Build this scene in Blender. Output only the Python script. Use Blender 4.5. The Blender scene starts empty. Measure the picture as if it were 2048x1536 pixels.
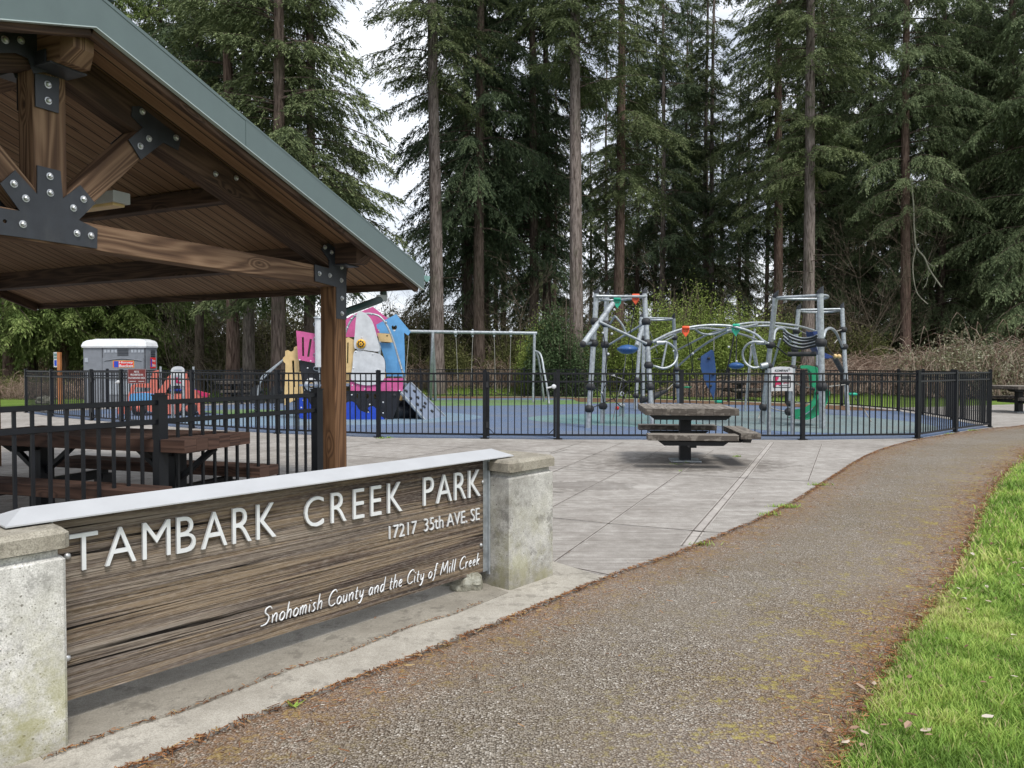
import bpy, math, random
import numpy as np
from mathutils import Vector, Matrix, noise as mnoise
from mathutils.geometry import tessellate_polygon

# ------------------------------------------------------------------ camera, sky, sun, exposure
# S: the layout below is written in units of 0.88 m; build() brings every mesh to metres
S = 0.88
SC = bpy.context.scene
COL = SC.collection
FPX, CX, CY, EYE = 1480.0, 1024.0, 768.0, 1.5
PITCH = math.radians(1.355)
cam_d = bpy.data.cameras.new('camera')
cam_d.sensor_width = 36.0
cam_d.lens = FPX / 2048 * 36.0
cam_d.clip_start = 0.05
cam_d.clip_end = 2000
cam = bpy.data.objects.new('camera', cam_d)
cam.location = (0, 0, EYE * S)
cam.rotation_euler = (math.radians(90) - PITCH, 0, 0)
COL.objects.link(cam)
SC.camera = cam

SUN_EL, SUN_AZ = math.radians(58), math.radians(150)   # azimuth from +Y towards +X
w = bpy.data.worlds.new('World'); SC.world = w; w.use_nodes = True
nt = w.node_tree; N = nt.nodes; L = nt.links
N.clear()
out = N.new('ShaderNodeOutputWorld'); bg = N.new('ShaderNodeBackground')
sky = N.new('ShaderNodeTexSky'); sky.sky_type = 'NISHITA'; sky.sun_disc = False
sky.sun_elevation = SUN_EL; sky.sun_rotation = SUN_AZ
sky.air_density = 1.2; sky.dust_density = 2.5
sc_ = N.new('ShaderNodeVectorMath'); sc_.operation = 'SCALE'; sc_.inputs['Scale'].default_value = 0.11
L.new(sky.outputs[0], sc_.inputs[0])
tc = N.new('ShaderNodeTexCoord')
mp = N.new('ShaderNodeMapping'); mp.inputs['Scale'].default_value = (1, 1, 2.2); L.new(tc.outputs['Generated'], mp.inputs[0])
n1 = N.new('ShaderNodeTexNoise'); n1.inputs['Scale'].default_value = 3.2; n1.inputs['Detail'].default_value = 7; n1.inputs['Roughness'].default_value = .55
L.new(mp.outputs[0], n1.inputs['Vector'])
r1 = N.new('ShaderNodeValToRGB')
r1.color_ramp.elements[0].position = .40; r1.color_ramp.elements[0].color = (.42, .45, .51, 1)
r1.color_ramp.elements[1].position = .62; r1.color_ramp.elements[1].color = (.80, .82, .85, 1)
L.new(n1.outputs[0], r1.inputs[0])
mx = N.new('ShaderNodeMix'); mx.data_type = 'RGBA'; mx.inputs[0].default_value = .86
L.new(sc_.outputs[0], mx.inputs[6]); L.new(r1.outputs[0], mx.inputs[7])
L.new(mx.outputs[2], bg.inputs[0]); bg.inputs[1].default_value = .95
L.new(bg.outputs[0], out.inputs[0])

sun_d = bpy.data.lights.new('sun', 'SUN'); sun_d.energy = 1.5; sun_d.angle = math.radians(14); sun_d.color = (1, .965, .91)
sun = bpy.data.objects.new('sun', sun_d); COL.objects.link(sun)
sd = Vector((math.sin(SUN_AZ) * math.cos(SUN_EL), math.cos(SUN_AZ) * math.cos(SUN_EL), math.sin(SUN_EL)))
sun.rotation_euler = sd.to_track_quat('Z', 'Y').to_euler()
SC.view_settings.view_transform = 'Standard'; SC.view_settings.look = 'None'
SC.view_settings.exposure = 0.95; SC.view_settings.gamma = 1
SC.cycles.max_bounces = 5; SC.cycles.diffuse_bounces = 3; SC.cycles.transparent_max_bounces = 4
SC.cycles.caustics_reflective = False; SC.cycles.caustics_refractive = False
SC.cycles.sample_clamp_indirect = 3

# ------------------------------------------------------------------ geometry helpers
CP, SP = math.cos(PITCH), math.sin(PITCH)
def ray(px, py):
    a = (px - CX) / FPX; b = -(py - CY) / FPX
    return Vector((a, CP + b * SP, -SP + b * CP))
def at(px, py, Y):                       # point at depth Y seen at a place of the survey photo
    r = ray(px, py); k = Y / r.y
    return Vector((r.x * k, Y, EYE + r.z * k))
def gr(px, py, z=0.0):                   # point on the level z
    r = ray(px, py); k = (z - EYE) / r.z
    return Vector((r.x * k, r.y * k, z))
def plane_pt(px, py, P, n):
    r = ray(px, py); o = Vector((0, 0, EYE))
    k = (Vector(P) - o).dot(n) / r.dot(n)
    return o + r * k

class MB:
    def __init__(s): s.v = []; s.f = []; s.uv = []; s.sm = []
    def add(s, vs, fs, uvs=None, smooth=False):
        b = len(s.v)
        s.v.extend([tuple(p) for p in vs])
        for i, f in enumerate(fs):
            s.f.append([b + k for k in f])
            s.uv.append(uvs[i] if uvs else [(vs[k][0], vs[k][1]) for k in f])
            s.sm.append(smooth)
    def box(s, c, d, rz=0.0):            # centre, full size
        cx, cy, cz = c; x, y, z = d[0] / 2, d[1] / 2, d[2] / 2
        ca, sa = math.cos(rz), math.sin(rz)
        vs = []
        for sx in (-1, 1):
            for sy in (-1, 1):
                for sz in (-1, 1):
                    X, Y = sx * x, sy * y
                    vs.append((cx + X * ca - Y * sa, cy + X * sa + Y * ca, cz + sz * z))
        fs = [(0, 1, 3, 2), (4, 6, 7, 5), (0, 4, 5, 1), (2, 3, 7, 6), (0, 2, 6, 4), (1, 5, 7, 3)]
        s.add(vs, fs)
    def beam(s, p0, p1, w, h, up=(0, 0, 1), bev=0.006):   # length uv along the grain
        p0, p1, up = Vector(p0), Vector(p1), Vector(up)
        d = (p1 - p0); Ln = d.length; d.normalize()
        sx = d.cross(up).normalized(); uz = sx.cross(d).normalized()
        b = min(bev, w * .2, h * .2)
        prof = [(-w/2 + b, -h/2), (w/2 - b, -h/2), (w/2, -h/2 + b), (w/2, h/2 - b), (w/2 - b, h/2), (-w/2 + b, h/2), (-w/2, h/2 - b), (-w/2, -h/2 + b)]
        o = random.random() * 50
        vs = [p0 + sx * a + uz * c for a, c in prof] + [p1 + sx * a + uz * c for a, c in prof]
        n = len(prof); per = [0]
        for i in range(n):
            a, c = prof[i], prof[(i + 1) % n]
            per.append(per[-1] + math.hypot(a[0] - c[0], a[1] - c[1]))
        fs = []; uvs = []
        for i in range(n):
            j = (i + 1) % n
            fs.append((i, j, n + j, n + i)); uvs.append([(o, o + per[i]), (o, o + per[i + 1]), (o + Ln, o + per[i + 1]), (o + Ln, o + per[i])])
        fs.append(tuple(range(n - 1, -1, -1))); uvs.append([(o + prof[k][0] * .15, o + prof[k][1]) for k in range(n - 1, -1, -1)])
        fs.append(tuple(range(n, 2 * n))); uvs.append([(o + prof[k][0] * .15, o + prof[k][1]) for k in range(n)])
        s.add(vs, fs, uvs)
    def tube(s, pts, r, n=8, caps=True, smooth=True):
        pts = [Vector(p) for p in pts]; m = len(pts)
        rs = r if isinstance(r, (list, tuple)) else [r] * m
        t = (pts[1] - pts[0]).normalized()
        a = Vector((0, 0, 1)) if abs(t.z) < .9 else Vector((1, 0, 0))
        nx = t.cross(a).normalized(); vs = []; fs = []; uvs = []; ln = 0
        lens = []
        for i, p in enumerate(pts):
            if 0 < i < m - 1: t2 = (pts[i + 1] - pts[i - 1]).normalized()
            elif i == 0: t2 = (pts[1] - pts[0]).normalized()
            else: t2 = (pts[-1] - pts[-2]).normalized()
            nx = (nx - t2 * nx.dot(t2)).normalized(); ny = t2.cross(nx)
            for k in range(n):
                an = 2 * math.pi * k / n
                vs.append(p + (nx * math.cos(an) + ny * math.sin(an)) * rs[i])
            if i: ln += (p - pts[i - 1]).length
            lens.append(ln)
        for i in range(m - 1):
            for k in range(n):
                j = (k + 1) % n
                fs.append((i * n + k, i * n + j, (i + 1) * n + j, (i + 1) * n + k))
                c = 2 * math.pi * rs[0] / n
                uvs.append([(lens[i], k * c), (lens[i], (k + 1) * c), (lens[i + 1], (k + 1) * c), (lens[i + 1], k * c)])
        s.add(vs, fs, uvs, smooth)
        if caps:
            s.add([vs[k] for k in range(n)], [tuple(range(n - 1, -1, -1))])
            s.add([vs[(m - 1) * n + k] for k in range(n)], [tuple(range(n))])
    def lathe(s, c, prof, n=16, axis=(0, 0, 1), smooth=True):   # prof: (r, h)
        ax = Vector(axis).normalized(); a = Vector((0, 0, 1)) if abs(ax.z) < .9 else Vector((1, 0, 0))
        nx = ax.cross(a).normalized(); ny = ax.cross(nx); c = Vector(c); vs = []; fs = []
        for r, h in prof:
            for k in range(n):
                an = 2 * math.pi * k / n
                vs.append(c + ax * h + (nx * math.cos(an) + ny * math.sin(an)) * max(r, 1e-4))
        for i in range(len(prof) - 1):
            for k in range(n):
                j = (k + 1) % n
                fs.append((i * n + k, i * n + j, (i + 1) * n + j, (i + 1) * n + k))
        s.add(vs, fs, None, smooth)
    def ball(s, c, r, n=12, sq=1.0, axis=(0, 0, 1)):
        s.lathe(c, [(r * math.sin(math.pi * i / 8), -r * sq * math.cos(math.pi * i / 8)) for i in range(9)], n, axis)
    def prism(s, pts, ext, holes=()):    # polygon of 3-D points, extruded by vector ext
        loops = [[Vector(p) for p in pts]] + [[Vector(p) for p in h] for h in holes]
        tri = tessellate_polygon(loops)
        flat = [p for l in loops for p in l]; m = len(flat); ext = Vector(ext)
        vs = flat + [p + ext for p in flat]
        fs = [tuple(t) for t in tri] + [tuple(reversed([k + m for k in t])) for t in tri]
        b = 0
        for l in loops:
            for i in range(len(l)):
                j = (i + 1) % len(l)
                fs.append((b + i, b + j, b + j + m, b + i + m))
            b += len(l)
        s.add(vs, fs)
    def build(s, name, mat, parent=None, origin=None):
        me = bpy.data.meshes.new(name)
        o = Vector(origin) if origin is not None else (Vector(parent['base']) if parent is not None and 'base' in parent else Vector((0, 0, 0)))
        par = parent
        va = np.array(s.v, dtype=np.float64)
        if par is not None and par.get('inv_rz'):
            a = -par['inv_rz']
            va = va - np.array(o); ca, sa = math.cos(a), math.sin(a)
            va = np.stack([va[:, 0] * ca - va[:, 1] * sa, va[:, 0] * sa + va[:, 1] * ca, va[:, 2]], 1)
        else: va = va - np.array(o)
        va *= S
        me.from_pydata([tuple(p) for p in va], [], s.f)
        uvl = me.uv_layers.new(name='UVMap')
        flat = [c * S for f in s.uv for p in f for c in (p[0], p[1])]
        if len(flat) == len(me.loops) * 2: uvl.data.foreach_set('uv', flat)
        me.polygons.foreach_set('use_smooth', s.sm)
        me.materials.append(mat)
        ob = bpy.data.objects.new(name, me); COL.objects.link(ob)
        if parent is None: ob.location = o * S
        else: ob.parent = parent
        # make normals face outwards
        import bmesh
        bm = bmesh.new(); bm.from_mesh(me); bmesh.ops.recalc_face_normals(bm, faces=bm.faces); bm.to_mesh(me); bm.free()
        if par is not None and par.get('is_part'):
            ob.location = (0, 0, 0)
        return ob

def np_mesh(name, verts, faces_n, mat, parent=None, origin=(0, 0, 0), smooth=False, idx=None, cols=None):
    """verts (n,3) array in layout units; faces of faces_n corners, consecutive unless idx is given."""
    me = bpy.data.meshes.new(name)
    v = (np.asarray(verts, dtype=np.float32) - np.array(origin, dtype=np.float32)) * S
    n = len(v); me.vertices.add(n); me.vertices.foreach_set('co', v.ravel())
    ix = np.arange(n, dtype=np.int32) if idx is None else np.asarray(idx, dtype=np.int32).ravel()
    nf = len(ix) // faces_n
    me.loops.add(len(ix)); me.loops.foreach_set('vertex_index', ix)
    me.polygons.add(nf); me.polygons.foreach_set('loop_start', np.arange(0, len(ix), faces_n, dtype=np.int32))
    me.polygons.foreach_set('loop_total', np.full(nf, faces_n, dtype=np.int32))
    if smooth: me.polygons.foreach_set('use_smooth', np.ones(nf, dtype=bool))
    if cols is not None:
        at_ = me.attributes.new('tint', 'FLOAT', 'POINT'); at_.data.foreach_set('value', np.asarray(cols, dtype=np.float32))
    me.update(calc_edges=True); me.materials.append(mat)
    ob = bpy.data.objects.new(name, me); COL.objects.link(ob)
    if parent is None: ob.location = Vector(origin) * S
    else: ob.parent = parent
    return ob

def thing(name, label, cat, loc=(0, 0, 0), group=None):
    o = bpy.data.objects.new(name, None); COL.objects.link(o)
    o.empty_display_size = .2
    o.location = Vector(loc) * S; o['base'] = tuple(float(c) for c in loc)
    o['label'] = label; o['category'] = cat
    if group: o['group'] = group
    return o
def tag(o, label, cat, group=None, kind=None):
    o['label'] = label; o['category'] = cat
    if group: o['group'] = group
    if kind: o['kind'] = kind
    return o
def struct(o): o['kind'] = 'structure'; return o
def sub(mb, name, mat, part):            # a piece of a part: same origin as the thing
    root = part
    while root.parent: root = root.parent
    ob = mb.build(name, mat, None, origin=root.get('base', (0, 0, 0)))
    ob.location = (0, 0, 0); ob.parent = part
    return ob

def catmull(pts, n=8, closed=False):
    P = [Vector(p) for p in pts]; m = len(P); out = []
    for i in range(m if closed else m - 1):
        if closed: a, b, c, d = P[i - 1], P[i], P[(i + 1) % m], P[(i + 2) % m]
        else: a, b, c, d = P[max(i - 1, 0)], P[i], P[i + 1], P[min(i + 2, m - 1)]
        for k in range(n):
            t = k / n
            out.append(.5 * ((2 * b) + (c - a) * t + (2 * a - 5 * b + 4 * c - d) * t * t + (3 * b - a - 3 * c + d) * t ** 3))
    if not closed: out.append(P[-1])
    return out

_tc = {}
def glyph(txt, offset=0.0, shear=0.0, spacing=1.0):
    key = (txt, offset, shear, spacing)
    if key not in _tc:
        cu = bpy.data.curves.new('t', 'FONT'); cu.body = txt; cu.size = 1; cu.offset = offset; cu.shear = shear
        cu.space_character = spacing; cu.resolution_u = 4; cu.fill_mode = 'NONE' if False else 'BOTH'
        cu.extrude = .5
        ob = bpy.data.objects.new('t', cu); COL.objects.link(ob)
        bpy.context.view_layer.update()
        me = bpy.data.meshes.new_from_object(ob.evaluated_get(bpy.context.evaluated_depsgraph_get()))
        vs = [v.co.copy() for v in me.vertices]; fs = [tuple(p.vertices) for p in me.polygons]
        bpy.data.objects.remove(ob); bpy.data.meshes.remove(me); bpy.data.curves.remove(cu)
        _tc[key] = (vs, fs)
    return _tc[key]
def put_text(mb, txt, O, ex, ey, ez, width, height, thick, offset=0.0, shear=0.0, spacing=1.0, cap=None):
    """text whose box is fitted to width x height; O lower-left, ez towards the reader"""
    vs, fs = glyph(txt, offset, shear, spacing)
    x0 = min(v.x for v in vs); x1 = max(v.x for v in vs); y0 = min(v.y for v in vs); y1 = max(v.y for v in vs)
    if cap: y0, y1 = 0.0, cap
    O, ex, ey, ez = map(Vector, (O, ex, ey, ez))
    out = [O + ex * ((v.x - x0) / (x1 - x0) * width) + ey * ((v.y - y0) / (y1 - y0) * height) + ez * ((v.z + .5) * thick) for v in vs]
    mb.add(out, fs)

# ------------------------------------------------------------------ materials
def lin(r, g, b): return tuple(((c / 255) / 12.92 if c / 255 <= .04045 else ((c / 255 + .055) / 1.055) ** 2.4) for c in (r, g, b))
class NT:
    def __init__(s, name):
        s.m = bpy.data.materials.new(name); s.m.use_nodes = True; s.t = s.m.node_tree; s.n = s.t.nodes; s.l = s.t.links
        s.b = s.n['Principled BSDF']; s.tc = s.n.new('ShaderNodeTexCoord')
    def lk(s, a, b): s.l.new(a, b)
    def mapping(s, scale, src='Object', loc=(0, 0, 0)):
        m = s.n.new('ShaderNodeMapping'); m.inputs['Scale'].default_value = scale; m.inputs['Location'].default_value = loc
        s.lk(s.tc.outputs[src], m.inputs[0]); return m.outputs[0]
    def noise(s, vec, scale, detail=3, rough=.5, dist=0):
        n = s.n.new('ShaderNodeTexNoise'); n.inputs['Scale'].default_value = scale; n.inputs['Detail'].default_value = detail
        n.inputs['Roughness'].default_value = rough; n.inputs['Distortion'].default_value = dist
        if vec is not None: s.lk(vec, n.inputs['Vector'])
        return n.outputs[0]
    def voro(s, vec, scale, feat='F1', out='Distance', rnd=1):
        n = s.n.new('ShaderNodeTexVoronoi'); n.feature = feat; n.inputs['Scale'].default_value = scale; n.inputs['Randomness'].default_value = rnd
        if vec is not None: s.lk(vec, n.inputs['Vector'])
        return n.outputs[out]
    def ramp(s, fac, stops, interp='LINEAR'):
        n = s.n.new('ShaderNodeValToRGB'); e = n.color_ramp.elements; n.color_ramp.interpolation = interp
        while len(e) < len(stops): e.new(.5)
        for i, (p, c) in enumerate(stops):
            e[i].position = p; e[i].color = (c[0], c[1], c[2], 1) if hasattr(c, '__len__') else (c, c, c, 1)
        s.lk(fac, n.inputs[0]); return n.outputs[0]
    def mix(s, fac, a, b, blend='MIX'):
        n = s.n.new('ShaderNodeMix'); n.data_type = 'RGBA'; n.blend_type = blend
        for i, v in ((0, fac), (6, a), (7, b)):
            if hasattr(v, 'is_linked'): s.lk(v, n.inputs[i])
            elif i == 0: n.inputs[0].default_value = v
            else: n.inputs[i].default_value = (v[0], v[1], v[2], 1)
        return n.outputs[2]
    def math(s, op, a, b=0.0, c=None, clamp=False):
        n = s.n.new('ShaderNodeMath'); n.operation = op; n.use_clamp = clamp
        for i, v in enumerate((a, b) if c is None else (a, b, c)):
            if hasattr(v, 'is_linked'): s.lk(v, n.inputs[i])
            else: n.inputs[i].default_value = v
        return n.outputs[0]
    def sep(s, vec):
        n = s.n.new('ShaderNodeSeparateXYZ'); s.lk(vec, n.inputs[0]); return n.outputs
    def bump(s, h, strength=.3, dist=.01):
        n = s.n.new('ShaderNodeBump'); n.inputs['Strength'].default_value = strength; n.inputs['Distance'].default_value = dist
        s.lk(h, n.inputs['Height']); s.lk(n.outputs[0], s.b.inputs['Normal'])
    def done(s, col=None, rough=.6, metal=0.0, spec=.5):
        if col is not None:
            if hasattr(col, 'is_linked'): s.lk(col, s.b.inputs['Base Color'])
            else: s.b.inputs['Base Color'].default_value = (*col, 1)
        if hasattr(rough, 'is_linked'): s.lk(rough, s.b.inputs['Roughness'])
        else: s.b.inputs['Roughness'].default_value = rough
        s.b.inputs['Metallic'].default_value = metal
        s.b.inputs['Specular IOR Level'].default_value = spec
        return s.m

def paint(name, c, rough=.45, var=.15, bump=.05, metal=0.0, scale=6, spec=.5, dirt=.25):
    t = NT(name); v = t.mapping((1, 1, 1))
    n = t.noise(v, scale, 5, .6)
    f = t.noise(v, 160, 2)
    dark = tuple(x * (1 - var) for x in c); lite = tuple(min(1, x * (1 + var)) for x in c)
    col = t.ramp(n, [(.3, dark), (.7, lite)])
    d = t.noise(t.mapping((1, 1, .3)), 9, 6, .7)
    g = tuple(.5 * x + .5 * y for x, y in zip(c, (.13, .12, .10)))
    col = t.mix(t.ramp(d, [(.52, 0), (.78, dirt)]), col, g)
    t.bump(t.mix(.5, n, f), bump, .004)
    return t.done(col, t.ramp(n, [(.2, rough * .8), (.8, min(1, rough * 1.25))]), metal, spec)

def wood(name, dark, mid, light, scale=1.0, bump=.5, knots=True, rough=.8, relief=.004, grain=34):
    t = NT(name); v = t.mapping((1.1 * scale, grain * scale, 1), 'UV')
    w1 = t.noise(t.mapping((.9 * scale, 5 * scale, 1), 'UV'), 1, 3, .5)
    g = t.noise(v, 1, 6, .62, .6)
    # knots bend the rings round them
    kv = t.mapping((2.0 * scale, 5.2 * scale, 1), 'UV')
    kd = t.voro(kv, 1.0)
    wave = t.math('SINE', t.math('MULTIPLY', t.math('ADD', t.math('MULTIPLY', t.noise(t.mapping((.55 * scale, 6.5 * scale, 1), 'UV'), 1, 2, .4, .3), 60), t.math('MULTIPLY', t.ramp(kd, [(0, 1), (.28, 0)]), 16 if knots else 0)), 1.0))
    wv = t.math('MULTIPLY_ADD', wave, .5, .5)
    fac = t.math('ADD', t.math('MULTIPLY', g, .55), t.math('MULTIPLY', wv, .38))
    col = t.ramp(fac, [(.2, dark), (.5, mid), (.85, light)])
    col = t.mix(t.ramp(w1, [(.35, .45), (.65, 0)]), col, dark)
    if knots:
        kf = t.ramp(kd, [(.035, 1), (.07, 0)])
        col = t.mix(t.math('MULTIPLY', kf, .85), col, tuple(x * .45 for x in dark))
    t.bump(fac, bump, relief)
    return t.done(col, rough, 0, .3)

M = {}
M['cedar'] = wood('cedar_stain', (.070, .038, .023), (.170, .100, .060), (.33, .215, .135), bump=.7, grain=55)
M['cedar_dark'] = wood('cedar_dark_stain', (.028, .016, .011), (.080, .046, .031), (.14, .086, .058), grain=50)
M['cedar_post'] = wood('cedar_post_stain', (.060, .029, .014), (.155, .080, .038), (.245, .135, .068), scale=.9, bump=.25, grain=48)
M['table_brown'] = wood('brown_table_wood', (.030, .017, .013), (.078, .042, .030), (.125, .072, .053), bump=.35, grain=55)
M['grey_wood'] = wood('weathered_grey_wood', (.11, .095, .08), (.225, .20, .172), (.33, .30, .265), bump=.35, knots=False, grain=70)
# roof deck: tongue and groove boards across v
def deckmat():
    t = NT('deck_boards'); uv = t.mapping((1, 1, 1), 'UV'); x = t.sep(uv)
    bd = t.math('MULTIPLY', x[1], 1 / .135)
    idn = t.math('FLOOR', bd); fr = t.math('FRACT', bd)
    wn = t.n.new('ShaderNodeTexWhiteNoise'); wn.noise_dimensions = '1D'; t.lk(idn, wn.inputs['W'])
    g = t.noise(t.mapping((1.0, 30, 1), 'UV'), 1, 6, .6, .5)
    col = t.ramp(g, [(.3, (.12, .068, .038)), (.55, (.30, .19, .115)), (.75, (.46, .32, .20))])
    col = t.mix(t.math('MULTIPLY', wn.outputs[0], .55), col, (.17, .085, .042))
    kd = t.voro(t.mapping((1.6, 7, 1), 'UV'), 1)
    col = t.mix(t.ramp(kd, [(.04, .9), (.08, 0)]), col, (.03, .014, .007))
    groove = t.ramp(t.math('MINIMUM', fr, t.math('SUBTRACT', 1.0, fr)), [(.02, 0), (.07, 1)])
    col = t.mix(groove, (.012, .006, .004), col)
    t.bump(t.math('ADD', t.math('MULTIPLY', g, .2), groove), .6, .008)
    return t.done(col, .7, 0, .3)
M['deck'] = deckmat()
def signwood():
    t = NT('sign_board_wood')
    # broad layers whose height wanders, dark eroded bands and golden ones
    v0 = t.mapping((.35, 5.2, 1), 'UV'); a = t.noise(v0, 1, 3, .55, .25)
    v1 = t.mapping((.9, 62, 1), 'UV'); b = t.noise(v1, 1, 5, .6, .35)
    v2 = t.mapping((.35, 17, 1), 'UV'); c = t.noise(v2, 1, 5, .65, .5)
    v3 = t.mapping((26, 130, 1), 'UV'); e = t.noise(v3, 1, 3, .6)
    base = t.ramp(t.math('ADD', t.math('MULTIPLY', a, .6), t.math('MULTIPLY', c, .4)), [(.39, (.052, .039, .034)), (.445, (.125, .093, .074)), (.485, (.245, .185, .122)), (.52, (.150, .122, .103)), (.56, (.24, .195, .15)), (.62, (.33, .29, .25))])
    col = t.mix(t.ramp(b, [(.34, .85), (.46, 0)]), base, (.035, .026, .022))
    col = t.mix(t.ramp(e, [(.45, 0), (.75, .35)]), col, (.42, .38, .33))
    crack = t.math('MULTIPLY', t.ramp(t.noise(t.mapping((.45, 34, 1), 'UV', (7, 3, 0)), 1, 4, .6, .5), [(.40, 1), (.42, 0)]), t.ramp(t.noise(t.mapping((1.3, 9, 1), 'UV', (2, 8, 0)), 1, 3, .5), [(.42, 0), (.55, 1)]))
    kd = t.voro(t.mapping((2.6, 7.5, 1), 'UV', (1.3, .4, 0)), 1.0)
    col = t.mix(t.ramp(kd, [(.05, .8), (.085, 0)]), col, (.36, .31, .27)); col = t.mix(t.ramp(kd, [(.010, .9), (.022, 0)]), col, (.03, .02, .02))
    col = t.mix(crack, col, (.008, .006, .005))
    h = t.math('SUBTRACT', t.math('ADD', t.math('MULTIPLY', c, .9), t.math('MULTIPLY', t.ramp(b, [(.3, 0), (.6, 1)]), .5)), t.math('MULTIPLY', crack, .8))
    t.bump(h, .9, .016)
    return t.done(col, .85, 0, .2)
M['sign_wood'] = signwood()
def concrete(name, lo, hi, pits=True, lichen=0.0, scale=1.0, speck=.5):
    t = NT(name); v = t.mapping((scale,) * 3)
    a = t.noise(v, 3.2, 7, .62); b = t.noise(v, 22, 6, .7); c = t.noise(v, 190, 3, .6)
    col = t.ramp(t.math('ADD', t.math('MULTIPLY', a, .6), t.math('MULTIPLY', b, .4)), [(.36, lo), (.62, hi)])
    col = t.mix(t.ramp(t.noise(t.mapping((scale,) * 3, loc=(5, 2, 9)), 7, 8, .75), [(.54, 0), (.60, .55)]), col, tuple(x * .55 for x in lo))
    col = t.mix(t.ramp(c, [(.35, speck), (.6, 0)]), col, tuple(x * .55 for x in lo))
    h = t.math('ADD', t.math('MULTIPLY', b, .4), t.math('MULTIPLY', c, .5))
    if pits:
        p = t.voro(v, 24); m2 = t.noise(v, 60, 2)
        pit = t.ramp(t.math('ADD', p, t.math('MULTIPLY', m2, .12)), [(.13, 1), (.185, 0)])
        p2 = t.voro(t.mapping((scale,) * 3, loc=(3, 1, 2)), 70); pit2 = t.ramp(p2, [(.12, .9), (.19, 0)])
        pit = t.math('MAXIMUM', pit, t.math('MULTIPLY', pit2, t.ramp(a, [(.45, 0), (.6, 1)])))
        col = t.mix(t.math('MULTIPLY', pit, .75), col, (.10, .09, .075)); h = t.math('SUBTRACT', h, pit)
    if lichen:
        z = t.sep(t.mapping((1, 1, 1)))[2]
        lf = t.math('MULTIPLY', t.ramp(z, [(.0, 1), (.62, 0)]), t.ramp(t.noise(v, 5, 6, .7), [(.44, 0), (.60, lichen)]))
        col = t.mix(lf, col, (.30, .29, .09))
        col = t.mix(t.math('MULTIPLY', t.ramp(z, [(.0, 1), (.16, 0)]), .5), col, (.17, .15, .10))
    t.bump(h, .35, .006)
    return t.done(col, .9, 0, .2)
M['pillar'] = concrete('cast_concrete', (.27, .26, .235), (.66, .65, .61), True, .5)
M['cap'] = concrete('cap_concrete', (.25, .225, .18), (.46, .43, .36), True, 0, 1.0, .6)
M['white_metal'] = paint('white_painted_metal', (.44, .45, .465), .38, .05, .02, dirt=.15)
M['letter'] = paint('letter_metal', (.76, .78, .80), .35, .08, .03, dirt=.3, metal=.15)
M['black_metal'] = paint('black_powder_coat', (.0055, .0065, .009), .45, .3, .03, dirt=.06, spec=.35)
M['plate'] = paint('black_steel_plate', (.022, .025, .032), .42, .35, .06, dirt=.35, scale=9)
M['bolt'] = paint('zinc_bolt', (.50, .51, .52), .35, .2, .05, metal=.75)
M['galv'] = paint('galvanised_steel', (.38, .41, .43), .45, .3, .05, metal=.55, scale=18, dirt=.35)
M['fascia'] = paint('grey_green_fascia', (.098, .135, .135), .36, .06, .01, dirt=.08)
M['drip'] = paint('pale_drip_edge', (.40, .47, .47), .3, .05, .01)
M['dark_green'] = paint('dark_green_downspout', (.020, .050, .045), .4, .2)
M['gutter'] = paint('pale_green_gutter', (.16, .30, .28), .4, .15)
M['rubber_black'] = paint('black_rubber', (.016, .017, .019), .6, .3, .1)
for k, c in dict(pink=(.55, .10, .27), white=(.56, .575, .59), tan=(.66, .47, .22), blue=(.055, .24, .56), royal=(.012, .055, .42), coral=(.62, .165, .12), navy=(.014, .038, .15), green=(.012, .26, .12), teal=(.02, .38, .24), orange=(.80, .10, .03), yellow=(.80, .42, .02), crimson=(.50, .02, .10), signred=(.14, .022, .020), slate=(.20, .24, .32), potty=(.185, .20, .225), pottylight=(.33, .36, .40), bluehood=(.05, .23, .50), skyblue=(.12, .34, .62), red=(.62, .03, .03)).items():
    M[k] = paint('paint_' + k, c, .42, .12, .04, dirt=.30 if k in ('white', 'pink', 'tan') else .15)
M['hull'] = paint('paint_black_panel', (.012, .013, .018), .35, .3, .03, dirt=.12)
M['rope'] = paint('rope', (.30, .29, .27), .9, .3, .2)
M['rope_dark'] = paint('dark_rope', (.018, .018, .020), .8, .3, .2)
M['chain'] = paint('chain_metal', (.42, .40, .36), .45, .2, .1, metal=.5)
M['postwood'] = paint('orange_post_wood', (.42, .16, .06), .8, .2, .1)
def rock():
    t = NT('rock'); v = t.mapping((1, 1, 1)); a = t.noise(v, 9, 8, .7); b = t.noise(v, 60, 5, .7)
    t.bump(t.math('ADD', a, t.math('MULTIPLY', b, .3)), .8, .02)
    return t.done(t.ramp(a, [(.35, (.10, .095, .075)), (.5, (.25, .24, .19)), (.66, (.42, .42, .36))]), .9, 0, .2)
M['rock'] = rock()
def bark(name, lo, hi):
    t = NT(name); v = t.mapping((1, 1, .13)); a = t.noise(v, 16, 5, .65, .4); b = t.noise(t.mapping((1, 1, .5)), 2.0, 4, .6)
    f = t.ramp(a, [(.36, 0), (.62, 1)])
    col = t.mix(f, lo, hi); col = t.mix(t.ramp(b, [(.52, 0), (.72, .4)]), col, (.085, .095, .055))
    t.bump(a, .9, .06)
    return t.done(col, .95, 0, .1)
M['bark'] = bark('fir_bark', (.070, .054, .047), (.265, .222, .20))
M['bark_dark'] = bark('dark_bark', (.045, .033, .026), (.15, .115, .095))
M['bark_red'] = bark('red_brown_bark', (.060, .038, .030), (.20, .14, .115))
M['twig'] = bark('twig_bark', (.075, .058, .042), (.22, .18, .14))
M['bramble'] = bark('bramble_cane', (.17, .105, .080), (.46, .35, .28))
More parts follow.
